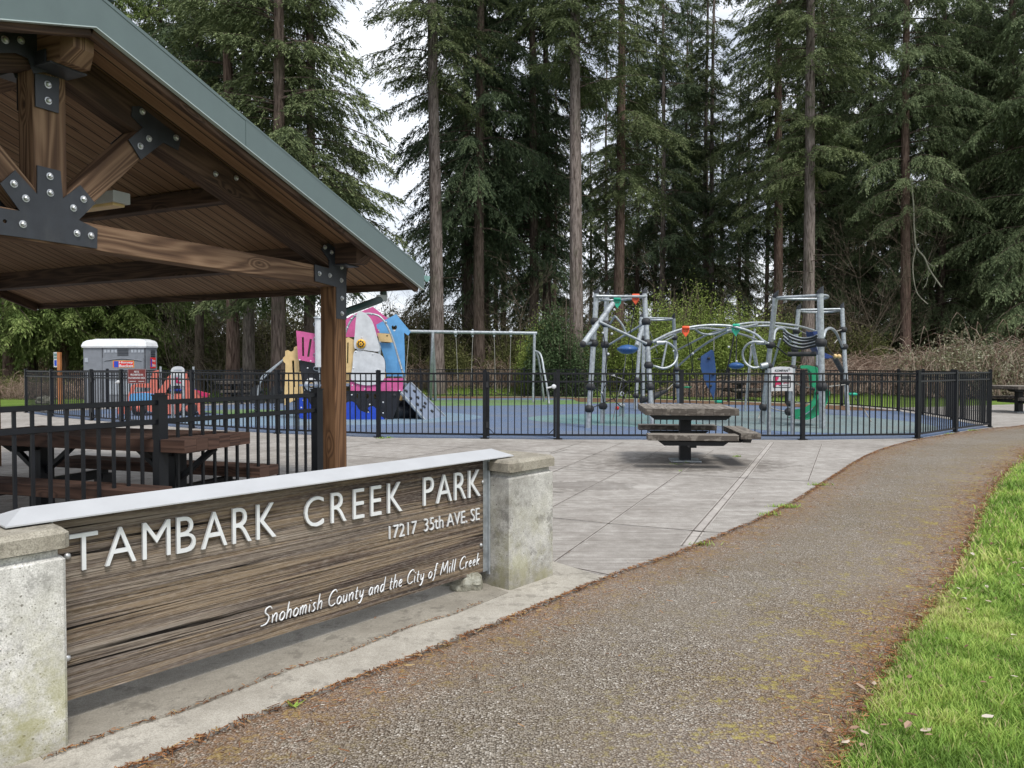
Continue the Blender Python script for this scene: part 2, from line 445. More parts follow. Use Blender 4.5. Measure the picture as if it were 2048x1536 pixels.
M['deadwood'] = bark('dead_branch', (.17, .17, .13), (.36, .36, .29))
def foliage(name, dark, mid, light, big=.35, trans=.15):
    t = NT(name); g = t.n.new('ShaderNodeNewGeometry')
    n = t.noise(t.mapping((1, 1, 1)), big, 4, .6)
    r = g.outputs['Random Per Island']
    f = t.math('ADD', t.math('MULTIPLY', n, .75), t.math('MULTIPLY', r, .32))
    col = t.ramp(f, [(.30, dark), (.52, mid), (.78, light)])
    t.done(col, .7, 0, .15)
    tr = t.n.new('ShaderNodeBsdfTranslucent'); t.lk(col, tr.inputs[0])
    ms = t.n.new('ShaderNodeMixShader'); ms.inputs[0].default_value = trans
    t.lk(t.b.outputs[0], ms.inputs[1]); t.lk(tr.outputs[0], ms.inputs[2])
    t.lk(ms.outputs[0], t.n['Material Output'].inputs['Surface'])
    return t.m
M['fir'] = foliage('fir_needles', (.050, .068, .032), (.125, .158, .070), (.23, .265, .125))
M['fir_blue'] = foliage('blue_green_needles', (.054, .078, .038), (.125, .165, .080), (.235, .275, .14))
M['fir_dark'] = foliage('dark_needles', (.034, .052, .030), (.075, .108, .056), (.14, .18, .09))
M['cedar_leaf'] = foliage('cedar_sprays', (.07, .11, .030), (.16, .22, .065), (.30, .36, .13))
M['shrub'] = foliage('fresh_green_leaves', (.12, .17, .045), (.26, .34, .085), (.42, .49, .15), big=.8, trans=.3)
M['laurel'] = foliage('dark_glossy_leaves', (.035, .06, .026), (.07, .11, .046), (.15, .20, .10), big=.9)
M['brleaf'] = foliage('bramble_leaves', (.09, .09, .045), (.20, .20, .11), (.50, .50, .38), big=1.2)
M['salal'] = foliage('olive_leaves', (.065, .075, .027), (.14, .15, .055), (.24, .24, .10), big=.8)

M['undergrowth'] = foliage('dim_undergrowth', (.06, .062, .028), (.13, .13, .06), (.22, .20, .10), big=.6)

def darken_sides(m):                    # patchy darker tone on plank faces that do not point up
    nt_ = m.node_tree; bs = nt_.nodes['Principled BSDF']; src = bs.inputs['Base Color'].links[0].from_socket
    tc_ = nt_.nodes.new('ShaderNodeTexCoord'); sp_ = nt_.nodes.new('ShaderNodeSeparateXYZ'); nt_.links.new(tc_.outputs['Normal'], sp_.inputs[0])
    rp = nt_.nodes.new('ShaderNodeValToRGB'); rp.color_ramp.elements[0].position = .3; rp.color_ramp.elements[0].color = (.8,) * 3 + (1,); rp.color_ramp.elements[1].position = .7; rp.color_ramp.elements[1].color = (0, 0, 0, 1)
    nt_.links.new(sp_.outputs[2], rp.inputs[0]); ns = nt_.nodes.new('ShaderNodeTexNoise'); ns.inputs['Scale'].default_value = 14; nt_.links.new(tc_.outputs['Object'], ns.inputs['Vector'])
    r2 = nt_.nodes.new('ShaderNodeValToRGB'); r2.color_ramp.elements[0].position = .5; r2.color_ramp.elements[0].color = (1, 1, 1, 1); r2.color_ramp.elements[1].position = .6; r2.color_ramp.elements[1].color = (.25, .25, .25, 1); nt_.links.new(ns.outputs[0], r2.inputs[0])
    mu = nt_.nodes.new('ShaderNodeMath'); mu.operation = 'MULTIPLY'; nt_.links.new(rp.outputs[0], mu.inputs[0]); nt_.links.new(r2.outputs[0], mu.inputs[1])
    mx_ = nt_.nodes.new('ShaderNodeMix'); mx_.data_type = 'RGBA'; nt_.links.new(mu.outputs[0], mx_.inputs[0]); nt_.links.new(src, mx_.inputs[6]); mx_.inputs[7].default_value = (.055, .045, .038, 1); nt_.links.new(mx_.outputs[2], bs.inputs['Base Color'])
darken_sides(M['grey_wood'])

M['cane_mix'] = foliage('mixed_canes', (.10, .060, .042), (.27, .19, .145), (.52, .44, .36), big=1.6, trans=.02)
# ------------------------------------------------------------------ ground, paving, path
rng = np.random.default_rng(7); random.seed(7)
def smooth(a, b, x):
    t = np.clip((x - a) / (b - a), 0, 1); return t * t * (3 - 2 * t)
def terr(x, y):                        # a low bank behind the playground
    x = np.asarray(x, float); y = np.asarray(y, float)
    yb = 37.6 - 5.0 * smooth(9, 17, x) + 6 * smooth(-12, -22, -x * -1) * 0 + 5 * smooth(10, 20, -x)
    return .95 * smooth(0, 7.5, y - yb) + .8 * smooth(6, 40, y - yb)
xs = np.concatenate([np.arange(-160, -30, 6), np.arange(-30, 36, .9), np.arange(36, 160, 6)])
ys = np.concatenate([np.arange(-20, 14, 2), np.arange(14, 60, .9), np.arange(60, 240, 8)])
X, Y = np.meshgrid(xs, ys); Z = terr(X, Y) + .04 * np.sin(X * .7) * np.sin(Y * .5) * smooth(38, 46, Y)
V = np.stack([X, Y, Z], -1).reshape(-1, 3); nx_, ny_ = len(xs), len(ys)
I = np.arange(nx_ * ny_).reshape(ny_, nx_)
F = np.stack([I[:-1, :-1], I[:-1, 1:], I[1:, 1:], I[1:, :-1]], -1).reshape(-1, 4)
def ground_mat():
    t = NT('lawn_and_litter'); v = t.mapping((1, 1, 1)); y = t.sep(v)[1]; x = t.sep(v)[0]
    a = t.noise(v, .5, 5, .6); b = t.noise(v, 9, 5, .7); c = t.noise(v, 70, 3, .7)
    g = t.ramp(t.math('ADD', t.math('MULTIPLY', b, .5), t.math('MULTIPLY', a, .5)), [(.35, (.075, .130, .022)), (.52, (.160, .250, .045)), (.66, (.240, .310, .085))])
    g = t.mix(t.ramp(c, [(.35, .6), (.6, 0)]), g, (.03, .045, .012))
    g = t.mix(t.ramp(t.voro(v, 5), [(.09, .8), (.13, 0)]), g, (.38, .32, .20))
    f = t.ramp(b, [(.35, (.05, .03, .018)), (.6, (.15, .095, .06))])
    lim = t.math('ADD', t.math('MULTIPLY', a, 6.0), t.math('MULTIPLY', t.math('MAXIMUM', t.math('SUBTRACT', x, 7.0), 0.0), -.35))
    k = t.math('SUBTRACT', y, t.math('ADD', lim, 34.0))
    col = t.mix(t.ramp(k, [(0, 0), (1, 1)]), g, f)
    t.bump(t.math('ADD', b, c), .6, .03)
    return t.done(col, .95, 0, .1)
o = struct(np_mesh('ground', V, 4, ground_mat(), idx=F)); o.data.polygons.foreach_set('use_smooth', np.ones(len(F), bool))

# path edge curves, left (against the concrete) and right (against the lawn)
LE = [gr(*p) for p in [(300, 1526), (519, 1434), (691, 1372), (886, 1294), (1093, 1210), (1230, 1152), (1390, 1095), (1560, 1020), (1650, 965), (1720, 920), (1770, 898), (1835, 881), (1912, 868), (1983, 858), (2048, 852)]]
d0 = (LE[0] - LE[1]).normalized()
LE = [LE[0] + d0 * 4.5, LE[0] + d0 * 2.2] + LE
e0 = (LE[-1] - LE[-2]).normalized()
LE += [LE[-1] + e0 * 4 + Vector((0, .5, 0)), LE[-1] + e0 * 14 + Vector((0, 4, 0))]
RE = [gr(*p) for p in [(1665, 1536), (1735, 1400), (1800, 1290), (1890, 1180), (1930, 1100), (1975, 1000), (2010, 950), (2048, 925)]]
f0 = (RE[0] - RE[1]).normalized()
RE = [RE[0] + f0 * 4.5, RE[0] + f0 * 1.5] + RE
g0 = (RE[-1] - RE[-2]).normalized()
RE += [RE[-1] + Vector((3.2, 3.0, 0)), RE[-1] + Vector((15, 8, 0))]
def resample(P, n):
    P = catmull(P, 8); d = [0]
    for i in range(1, len(P)): d.append(d[-1] + (P[i] - P[i - 1]).length)
    t = np.linspace(0, d[-1], n); A = np.array([tuple(p) for p in P])
    return np.stack([np.interp(t, d, A[:, k]) for k in range(3)], 1)
LEs, REs = resample(LE, 140), resample(RE, 140)
def dist_to(P, Q):                     # distance of points P to polyline Q
    a = Q[:-1, :2]; b = Q[1:, :2]; ab = b - a
    out = np.full(len(P), 1e9)
    for i in range(len(a)):
        t = np.clip(((P[:, :2] - a[i]) @ ab[i]) / (ab[i] @ ab[i] + 1e-12), 0, 1)
        q = a[i] + t[:, None] * ab[i]; out = np.minimum(out, np.hypot(*(P[:, :2] - q).T))
    return out
m_ = 15; W = np.linspace(0, 1, m_)
V = (LEs[:, None, :] * (1 - W[None, :, None]) + REs[:, None, :] * W[None, :, None]).reshape(-1, 3); V[:, 2] = .005
I = np.arange(140 * m_).reshape(140, m_)
F = np.stack([I[:-1, :-1], I[:-1, 1:], I[1:, 1:], I[1:, :-1]], -1).reshape(-1, 4)
def asphalt():
    t = NT('asphalt'); v = t.mapping((1, 1, 1))
    dl = t.n.new('ShaderNodeAttribute'); dl.attribute_name = 'tint'; dl = dl.outputs['Fac']
    dr = t.n.new('ShaderNodeAttribute'); dr.attribute_name = 'dright'; dr = dr.outputs['Fac']
    st = t.voro(v, 125); cid = t.voro(v, 125, out='Color'); cs = t.sep(cid)[0]
    st2 = t.voro(v, 260); c2 = t.sep(t.voro(v, 260, out='Color'))[1]
    big = t.noise(v, 1.1, 5, .6); mid = t.noise(v, 7, 6, .7); fine = t.noise(v, 45, 4, .7)
    stone = t.ramp(cs, [(0, (.13, .105, .076)), (.35, (.235, .205, .160)), (.7, (.315, .282, .232)), (.93, (.47, .43, .37)), (1, (.70, .66, .60))])
    sm = t.ramp(c2, [(0, (.09, .072, .056)), (.6, (.20, .165, .135)), (1, (.34, .30, .26))])
    col = t.mix(t.ramp(mid, [(.4, 0), (.6, .6)]), stone, sm)
    gap = t.ramp(st, [(.42, 0), (.72, 1)])
    col = t.mix(gap, col, (.048, .036, .024))
    # brown staining nearer to both edges, moss further in from the lawn
    el = t.ramp(dl, [(0, .95), (.10, .7), (.45, .1), (1, 0)]); er = t.ramp(dr, [(0, 1), (.14, .75), (.45, .25), (1, 0)])
    e = t.math('MAXIMUM', el, er)
    rust = t.math('MULTIPLY', e, t.ramp(t.math('ADD', t.math('MULTIPLY', mid, .5), t.math('MULTIPLY', fine, .5)), [(.40, .15), (.58, 1)]))
    col = t.mix(t.math('MULTIPLY', rust, .8), col, t.ramp(fine, [(.3, (.11, .045, .020)), (.7, (.32, .145, .060))]))
    col = t.mix(t.ramp(big, [(.45, 0), (.72, .4)]), col, (.16, .118, .070))
    col = t.mix(t.ramp(t.noise(t.mapping((1, 1, 1), loc=(4, 9, 0)), .55, 4, .55), [(.45, 0), (.65, .14)]), col, (.36, .335, .30))
    moss = t.math('MULTIPLY', t.math('ADD', t.ramp(dr, [(0, .3), (.18, .9), (.55, .5), (1, .12)]), t.math('MULTIPLY', el, .35)), t.ramp(t.math('ADD', t.math('MULTIPLY', mid, .6), t.math('MULTIPLY', fine, .4)), [(.52, 0), (.60, 1)]))
    col = t.mix(t.math('MULTIPLY', moss, .75), col, t.ramp(fine, [(.35, (.19, .16, .03)), (.7, (.48, .43, .09))]))
    t.bump(t.math('SUBTRACT', fine, t.math('ADD', gap, t.math('MULTIPLY', st2, .3))), .55, .006)
    return t.done(col, .9, 0, .25)
P_ = struct(np_mesh('path', V, 4, asphalt(), idx=F, cols=dist_to(V, LEs) * S))
a_ = P_.data.attributes.new('dright', 'FLOAT', 'POINT'); a_.data.foreach_set('value', (dist_to(V, REs) * S).astype(np.float32))

# concrete plaza, up to the path
def plaza_mat():
    t = NT('plaza_concrete'); v = t.mapping((1, 1, 1)); xyz = t.sep(v)
    a = t.noise(v, .7, 6, .6); b = t.noise(v, 6, 7, .7); c = t.noise(v, 120, 3, .6)
    br = t.noise(t.mapping((1.2, 26, 1)), 1, 5, .7)
    col = t.ramp(t.math('ADD', t.math('MULTIPLY', a, .45), t.math('MULTIPLY', b, .55)), [(.36, (.235, .218, .195)), (.50, (.350, .330, .302)), (.63, (.48, .458, .425))])
    col = t.mix(t.ramp(br, [(.40, .45), (.55, 0)]), col, (.17, .145, .13))
    col = t.mix(t.ramp(c, [(.32, .5), (.55, 0)]), col, (.12, .10, .09))
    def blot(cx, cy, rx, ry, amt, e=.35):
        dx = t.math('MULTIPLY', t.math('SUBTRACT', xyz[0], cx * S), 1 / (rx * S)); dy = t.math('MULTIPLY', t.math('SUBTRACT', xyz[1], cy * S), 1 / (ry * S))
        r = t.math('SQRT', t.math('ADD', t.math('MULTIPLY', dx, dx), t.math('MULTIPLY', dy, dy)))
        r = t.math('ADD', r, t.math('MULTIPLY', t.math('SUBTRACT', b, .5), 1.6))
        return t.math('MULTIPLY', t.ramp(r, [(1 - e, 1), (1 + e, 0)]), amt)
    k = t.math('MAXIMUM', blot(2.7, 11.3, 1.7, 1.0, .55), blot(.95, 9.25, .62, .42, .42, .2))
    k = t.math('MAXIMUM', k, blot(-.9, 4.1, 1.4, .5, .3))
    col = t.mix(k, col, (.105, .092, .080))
    t.bump(t.math('ADD', t.math('MULTIPLY', b, .4), c), .25, .004)
    return t.done(col, .9, 0, .2)
M['plaza'] = plaza_mat()
fence_front = [Vector((x, y, 0)) for x, y in [(-15.7, 23.9), (-13.7, 22.0), (-11.6, 20.4), (-10.35, 19.6), (-7.7, 17.8), (-5.2, 16.4), (-2.8, 15.5), (-.56, 15.25), (.94, 15.1), (3.45, 15.05), (5.9, 15.0), (8.4, 15.3), (10.05, 16.75), (11.7, 18.1)]]
fence_back = [Vector((x, y, 0)) for x, y in [(11.7, 18.1), (12.2, 20.5), (12.55, 22.6), (12.85, 24.6), (12.4, 27.8), (10.9, 29.4), (9.05, 30.9), (7.1, 32.4), (5.1, 33.8), (3.0, 34.9), (.6, 36.0), (-1.95, 36.4), (-4.5, 36.4), (-6.6, 35.2), (-7.9, 33.0), (-9.1, 30.9), (-10.6, 29.0), (-12.3, 27.2), (-14, 25.6), (-15.7, 23.9)]]
pts = [(-30, 25), (-30, -6), tuple(LEs[0][:2])] + [tuple(p[:2]) for p in LEs[::2]] + [(40, 33), (24, 31), (16, 27.5), (14.0, 26.8), (13.2, 28.3), (11.4, 30.4), (7.4, 33.3), (3.2, 35.7), (.7, 36.9), (-4.6, 37.2), (-9.4, 34), (-14.6, 27.5)]
mb = MB(); mb.prism([(x, y, -.08) for x, y in pts], (0, 0, .09)); struct(mb.build('plaza', M['plaza']))

# paving joints (grooves, cracks and a double seam) read off the survey photo
M['joint'] = concrete('joint_dark', (.11, .095, .082), (.20, .18, .16), False)
M['joint_pale'] = concrete('joint_pale', (.34, .31, .29), (.50, .47, .43), False)
mb = MB(); ml = MB()
def strip(mb_, pts_, wd, z=.0145):
    pts_ = [Vector((p[0], p[1], z)) for p in pts_]
    for a, b in zip(pts_[:-1], pts_[1:]):
        d = (b - a).normalized(); n = Vector((-d.y, d.x, 0)) * wd / 2
        mb_.add([a - n, b - n, b + n, a + n], [(0, 1, 2, 3)])
z3 = lambda x, y: gr(1000 + x / 2.926, 780 + y / 2.926)
joints = [[(490, 305), (295, 372)], [(720, 310), (310, 485)], [(975, 335), (310, 690)], [(1250, 355), (1040, 500), (310, 1020)], [(1885, 315), (1805, 535)]]
seams = [[(310, 450), (730, 475), (1430, 520), (1820, 540)], [(310, 755), (650, 790), (1300, 845)], [(310, 1025), (680, 1100)]]
for j in joints:
    q = [z3(*p) for p in j]; d = (q[-1] - q[-2]).normalized()
    strip(ml, q, .030, .0115); strip(mb, q, .011)
for j in seams:
    q = [z3(*p) for p in j]; strip(ml, q, .045, .0115); strip(mb, q, .012)
q = [z3(*p) for p in [(1590, 310), (1430, 510), (1160, 830), (1095, 920)]]
strip(ml, q, .12, .0115)
n = Vector((.045, 0, 0)); strip(mb, [p + n for p in q], .012); strip(mb, [p - n for p in q], .012)
strip(mb, [gr(1035, 1195), gr(1095, 1215)], .014); strip(mb, [z3(310, 1105), z3(520, 1150)], .010)
# grid of the pavilion floor and the left side, same bearings as the seams
ug = Vector((math.sin(math.radians(25.2)), math.cos(math.radians(25.2)), 0)); vg = Vector((ug.y, -ug.x, 0))
for k in range(-3, 12):
    a = Vector((-3.38, 5.37, 0)) + ug * (k * 1.9 - 1.0)
    if k < 7: strip(mb, [a - vg * 18, a + vg * (.2 if k < 2 else 2.2)], .011); strip(ml, [a - vg * 18, a + vg * (.2 if k < 2 else 2.2)], .028, .0115)
for k in range(-7, 1):
    a = Vector((-3.38, 5.37, 0)) + vg * (k * 1.9 + .6)
    strip(mb, [a - ug * 5, a + ug * 9.0], .011); strip(ml, [a - ug * 5, a + ug * 9.0], .028, .0115)
struct(mb.build('paving_joints', M['joint'])); struct(ml.build('paving_seams', M['joint_pale']))

# pale footing strip under the sign, with its debris line
ws = Vector((math.sin(math.radians(40.5)), math.cos(math.radians(40.5)), 0)); nb = Vector((-ws.y, ws.x, 0))
L0 = Vector((-1.73, 2.857, 0))
M['footing'] = concrete('footing_concrete', (.33, .305, .26), (.50, .47, .41), False, 0, 1.0, .55)
M['footing_shade'] = concrete('footing_shaded', (.23, .21, .175), (.35, .325, .275), False, 0, 1.0, .45)  # the board's shade on the footing, put into the concrete colour
fo = [L0 - ws * 4 + nb * .95] + [L0 + ws * 3.55 + nb * .95]
edge = [Vector((p[0], p[1], 0)) for p in LEs if (Vector((p[0], p[1], 0)) - L0).dot(ws) < 3.5 and (Vector((p[0], p[1], 0)) - L0).dot(ws) > -4]
poly = fo + list(reversed(edge))
mb = MB(); mb.prism([(p.x, p.y, .0105) for p in poly], (0, 0, .006)); struct(mb.build('sign_footing', M['footing']))
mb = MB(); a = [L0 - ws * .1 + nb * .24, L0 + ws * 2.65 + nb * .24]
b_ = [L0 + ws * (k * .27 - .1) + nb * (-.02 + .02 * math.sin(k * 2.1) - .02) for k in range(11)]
mb.prism([(p.x, p.y, .017) for p in [a[1], a[0]] + b_], (0, 0, .004)); struct(mb.build('shaded_footing', M['footing_shade']))  # thin darker sheet painted in as shade below the sign board

# rubber playground floor and its coloured shapes
def rubber(name, c1, c2, c3):
    t = NT(name); v = t.mapping((1, 1, 1)); s = t.sep(t.voro(v, 180, out='Color'))[0]; a = t.noise(v, .8, 5, .65); b = t.noise(v, 9, 5, .7)
    col = t.ramp(s, [(.1, c1), (.6, c2), (1, c3)])
    col = t.mix(t.ramp(a, [(.45, 0), (.75, .55)]), col, (.19, .185, .165))
    col = t.mix(t.ramp(b, [(.55, 0), (.75, .3)]), col, (.12, .10, .075))
    t.bump(s, .3, .004)
    return t.done(col, .9, 0, .2)
M['rb'] = rubber('rubber_blue', (.055, .085, .150), (.115, .162, .262), (.20, .255, .35))
M['rbl'] = rubber('rubber_light_blue', (.085, .14, .20), (.165, .245, .33), (.28, .37, .44))
M['rbt'] = rubber('rubber_teal', (.07, .145, .155), (.135, .245, .255), (.24, .36, .36))
M['rbg'] = rubber('rubber_green', (.06, .12, .045), (.13, .235, .085), (.22, .34, .15))
M['rbs'] = rubber('rubber_grey_teal', (.095, .135, .145), (.175, .235, .245), (.27, .33, .33))
poly = fence_front + fence_back[1:-1]
mb = MB(); mb.prism([(p.x, p.y, .008) for p in poly], (0, 0, .014)); struct(mb.build('rubber_floor', M['rb']))
def blob(name, cx, cy, rx, ry, mat, z, seed, wob=.12, clip=True):
    pts_ = []
    for k in range(72):
        a = 2 * math.pi * k / 72; r = 1 + wob * math.sin(2 * a + seed) + wob * .6 * math.sin(3 * a + seed * 2.3)
        pts_.append([cx + rx * r * math.cos(a), cy + ry * r * math.sin(a)])
    mb = MB(); mb.prism([(p[0], p[1], z) for p in pts_], (0, 0, .004)); return struct(mb.build(name, mat))
blob('light_blue_surface', -5.2, 21.5, 4.0, 3.3, M['rbl'], .021, 1.0, .06)
blob('teal_surface', 3.3, 20.6, 2.6, 2.6, M['rbt'], .021, 2.4, .08)
blob('green_surface', -1.5, 30.4, 6.0, 2.5, M['rbg'], .021, 0.2, .10)
blob('grey_teal_surface', 7.7, 20.2, 3.0, 3.9, M['rbs'], .0228, 4.0, .06)
blob('green_spot_surface', -8.5, 24.2, 1.6, 1.2, M['rbg'], .0215, 3.0, .10)
# needles and litter swept against the back fence
def litter_mat():
    t = NT('needle_litter_ground'); v = t.mapping((1, 1, 1)); b = t.noise(v, 14, 6, .7); t.bump(b, .7, .02)
    return t.done(t.ramp(b, [(.35, (.065, .038, .022)), (.65, (.215, .135, .085))]), .95, 0, .1)
M['litter'] = litter_mat()
mb = MB(); inner = []
bk = fence_back[3:13]
for i, p in enumerate(bk):
    c = Vector((0, 27, 0)); d = (c - p).normalized(); inner.append(p + d * (2.3 + .8 * math.sin(i * 1.7) + (.8 if 1 < i < 6 else -.6)))
inner = catmull(inner, 5)
mb.prism([(p.x, p.y, .026) for p in bk] + [(p.x, p.y, .026) for p in reversed(inner)], (0, 0, .004)); struct(mb.build('needle_bed', M['litter']))

# ------------------------------------------------------------------ lawn grass, litter (uncountable)
def inside_lawn(P):                    # right of the path's right edge
    Q = REs[:, :2]; a = Q[:-1]; b = Q[1:]
    best = np.full(len(P), 1e9); side = np.zeros(len(P))
    for i in range(len(a)):
        ab = b[i] - a[i]; t = np.clip(((P - a[i]) @ ab) / (ab @ ab), 0, 1); q = a[i] + t[:, None] * ab
        d = np.hypot(*(P - q).T); s = ab[0] * (P[:, 1] - a[i][1]) - ab[1] * (P[:, 0] - a[i][0])
        m = d < best; best[m] = d[m]; side[m] = s[m]
    return side < 0, best
def blades(n, xlo, xhi, ylo, yhi, h, wd, pw=1.0):
    y = ylo + (yhi - ylo) * rng.random(n) ** pw; x = xlo + (xhi - xlo) * rng.random(n)
    P = np.stack([x, y], 1); ins, d = inside_lawn(P)
    fuzz = rng.random(n) < np.exp(-d * 45) * .4
    vis = (np.abs(P[:, 0] / np.maximum(P[:, 1], .1)) < 2.2)
    keep = (ins | fuzz) & vis; P = P[keep]; d = d[keep]; n = len(P)
    cl = np.array([mnoise.noise(Vector((p[0] * 1.7, p[1] * 1.7, 0))) for p in P]); cl2 = np.array([mnoise.noise(Vector((p[0] * 9, p[1] * 9, 4))) for p in P])
    hh = h * (.55 + .9 * rng.random(n)) * (1 + .6 * np.clip(cl2, -.6, 1)) * np.clip(.55 + d * 4, .55, 1)
    az = rng.random(n) * 6.283; ln = hh * (.25 + .9 * rng.random(n)); dx = np.cos(az); dy = np.sin(az)
    wx = -dy * wd * .5 * (.7 + .6 * rng.random(n)); wy = dx * wd * .5
    z0 = np.zeros(n)
    b0 = np.stack([P[:, 0] - wx, P[:, 1] - wy, z0], 1); b1 = np.stack([P[:, 0] + wx, P[:, 1] + wy, z0], 1)
    mx_, my_ = P[:, 0] + dx * ln * .35, P[:, 1] + dy * ln * .35
    m0 = np.stack([mx_ + wx * .7, my_ + wy * .7, hh * .62], 1); m1 = np.stack([mx_ - wx * .7, my_ - wy * .7, hh * .62], 1)
    tp = np.stack([P[:, 0] + dx * ln, P[:, 1] + dy * ln, hh], 1)
    V = np.stack([b0, b1, m0, m1, m1, m0, tp, tp], 1)
    V = np.stack([b0, b1, m0, m1], 1).reshape(-1, 3); T = np.stack([m1, m0, tp], 1).reshape(-1, 3)
    tint = np.clip(.5 + .75 * cl + .35 * cl2 + .18 * rng.standard_normal(n) - .0 * d, 0, 1)
    tint = np.where(rng.random(n) < .05 + .5 * np.exp(-d * 14), 1.5, tint)
    return V, T, tint
def grass_mat():
    t = NT('grass_blade'); a = t.n.new('ShaderNodeAttribute'); a.attribute_name = 'tint'
    col = t.ramp(t.math('MULTIPLY', a.outputs['Fac'], .6), [(0, (.13, .23, .038)), (.28, (.28, .44, .080)), (.55, (.47, .57, .14)), (.62, (.52, .52, .20)), (.85, (.50, .42, .22))])
    t.done(col, .6, 0, .25)
    tr = t.n.new('ShaderNodeBsdfTranslucent'); t.lk(col, tr.inputs[0]); ms = t.n.new('ShaderNodeMixShader'); ms.inputs[0].default_value = .35
    t.lk(t.b.outputs[0], ms.inputs[1]); t.lk(tr.outputs[0], ms.inputs[2]); t.lk(ms.outputs[0], t.n['Material Output'].inputs['Surface'])
    return t.m
gm = grass_mat()
sets = [blades(230000, .9, 4.6, 1.2, 5.2, .036, .0052, 1.0), blades(110000, 2.2, 9.5, 4.6, 13, .055, .013, 1.0), blades(70000, 4.2, 9.5, 1.2, 5.2, .05, .012, 1.0)]
Vq = np.concatenate([s_[0] for s_ in sets]); Tq = np.concatenate([s_[1] for s_ in sets]); tt = np.concatenate([s_[2] for s_ in sets])
# one mesh of quads: the tip is a quad whose last two corners meet
n = len(tt); Tq = Tq.reshape(n, 3, 3); Tq4 = np.concatenate([Tq, Tq[:, 2:3, :] + np.array([.0008, 0, 0])], 1).reshape(-1, 3)
V = np.concatenate([Vq, Tq4]); cols = np.concatenate([np.repeat(tt, 4), np.repeat(tt, 4)])
o = np_mesh('grass', V, 4, gm, cols=cols); tag(o, 'short bright green lawn grass growing along the right edge of the path', 'grass', kind='stuff')

def scatter_needles(n, Q, spread, off, sign, ln, wd, seed):
    r = np.random.default_rng(seed); t = r.random(n); t = t ** 1.3
    i = np.clip((t * (len(Q) - 2)).astype(int), 0, len(Q) - 2); f = r.random(n)
    P = Q[i, :2] * (1 - f[:, None]) + Q[i + 1, :2] * f[:, None]
    T = Q[i + 1, :2] - Q[i, :2]; T /= np.linalg.norm(T, axis=1)[:, None]; Nn = np.stack([-T[:, 1], T[:, 0]], 1) * sign
    P = P + Nn * (off + np.abs(r.standard_normal(n)) * spread * (.5 + .7 * np.array([mnoise.noise(Vector((p[0] * 2, p[1] * 2, 1))) + .5 for p in P])))[:, None]
    az = r.random(n) * 6.283; l = ln * (.4 + r.random(n)); d = np.stack([np.cos(az), np.sin(az)], 1) * l[:, None] / 2; nn = np.stack([-np.sin(az), np.cos(az)], 1) * wd / 2
    z = .014 + r.random(n) * .012; dz = (r.random(n) - .5) * .006
    V = np.stack([np.c_[P - d - nn, z - dz], np.c_[P + d - nn, z + dz], np.c_[P + d + nn, z + dz + .002], np.c_[P - d + nn, z - dz + .002]], 1).reshape(-1, 3)
    return V, np.repeat(r.random(n), 4)
def needle_mat():
    t = NT('fallen_needles'); a = t.n.new('ShaderNodeAttribute'); a.attribute_name = 'tint'
    return t.done(t.ramp(a.outputs['Fac'], [(0, (.05, .020, .010)), (.5, (.20, .088, .040)), (.85, (.32, .165, .075)), (1, (.36, .27, .13))]), .9, 0, .1)
nm = needle_mat()
i0, i1 = 2, 110
A1 = scatter_needles(6500, LEs[8:105], .022, -.01, -1, .045, .0035, 3); A2 = scatter_needles(4500, REs[6:100], .045, -.03, 1, .04, .003, 4)
A3 = scatter_needles(2500, LEs[8:105], .4, 0, -1, .035, .003, 5); A4 = scatter_needles(4200, REs[6:100], .16, .0, 1, .035, .003, 6)
V = np.concatenate([a[0] for a in (A1, A2, A3, A4)]); c = np.concatenate([a[1] for a in (A1, A2, A3, A4)])
o = np_mesh('needle_litter', V, 4, nm, cols=c); tag(o, 'rust brown fallen fir needles gathered along both edges of the path', 'needle litter', kind='stuff')
# dead leaves on the lawn and a few on the paving
def leaves(n, gen, size, seed, name, label):
    r = random.Random(seed); V = []; C = []
    for k in range(n):
        x, y, z = gen(r); s_ = size * (.5 + r.random()); a = r.random() * 6.28; w_ = .35 + .3 * r.random(); cu = (r.random() - .3) * .5
        d = Vector((math.cos(a), math.sin(a), 0)); e = Vector((-d.y, d.x, 0)); c0 = Vector((x, y, z)); tl = Vector((0, 0, cu * s_))
        c_ = r.random()
        for sg in (1, -1):
            q = [c0 - d * s_ / 2, c0 + e * sg * s_ * w_ / 2 * .9 - d * s_ * .1 + tl * .6, c0 + e * sg * s_ * w_ / 2 * .6 + d * s_ * .3 + tl, c0 + d * s_ / 2 + tl * .5]
            V += [tuple(p) for p in q]; C += [c_] * 4
    t = bpy.data.materials.get('dead_leaf')
    if not t:
        q = NT('dead_leaf'); at_ = q.n.new('ShaderNodeAttribute'); at_.attribute_name = 'tint'
        t = q.done(q.ramp(at_.outputs['Fac'], [(0, (.13, .07, .045)), (.45, (.30, .19, .13)), (.8, (.46, .38, .30)), (1, (.60, .56, .48))]), .8, 0, .2)
    o = np_mesh(name, np.array(V), 4, t, cols=np.array(C)); tag(o, label, 'dead leaves', kind='stuff')
def g1(r):
    while True:
        y = 2 + 9 * r.random() ** 1.4; x = y * (.2 + .5 * r.random())
        i, d = inside_lawn(np.array([[x, y]]))
        if i[0] or (d[0] < .12 and r.random() < .3): return x, y, .032 + .02 * r.random()
leaves(110, g1, .042, 11, 'dead_leaves', 'curled brown and grey dead leaves scattered over the near lawn')
def g2(r):
    x = -14 + 28 * r.random(); y = 37.2 + 6 * r.random(); return x, y, float(terr(x, y)) + .04
leaves(2600, g2, .14, 12, 'fallen_leaves', 'pale fallen leaves scattered over the grass bank behind the back fence')
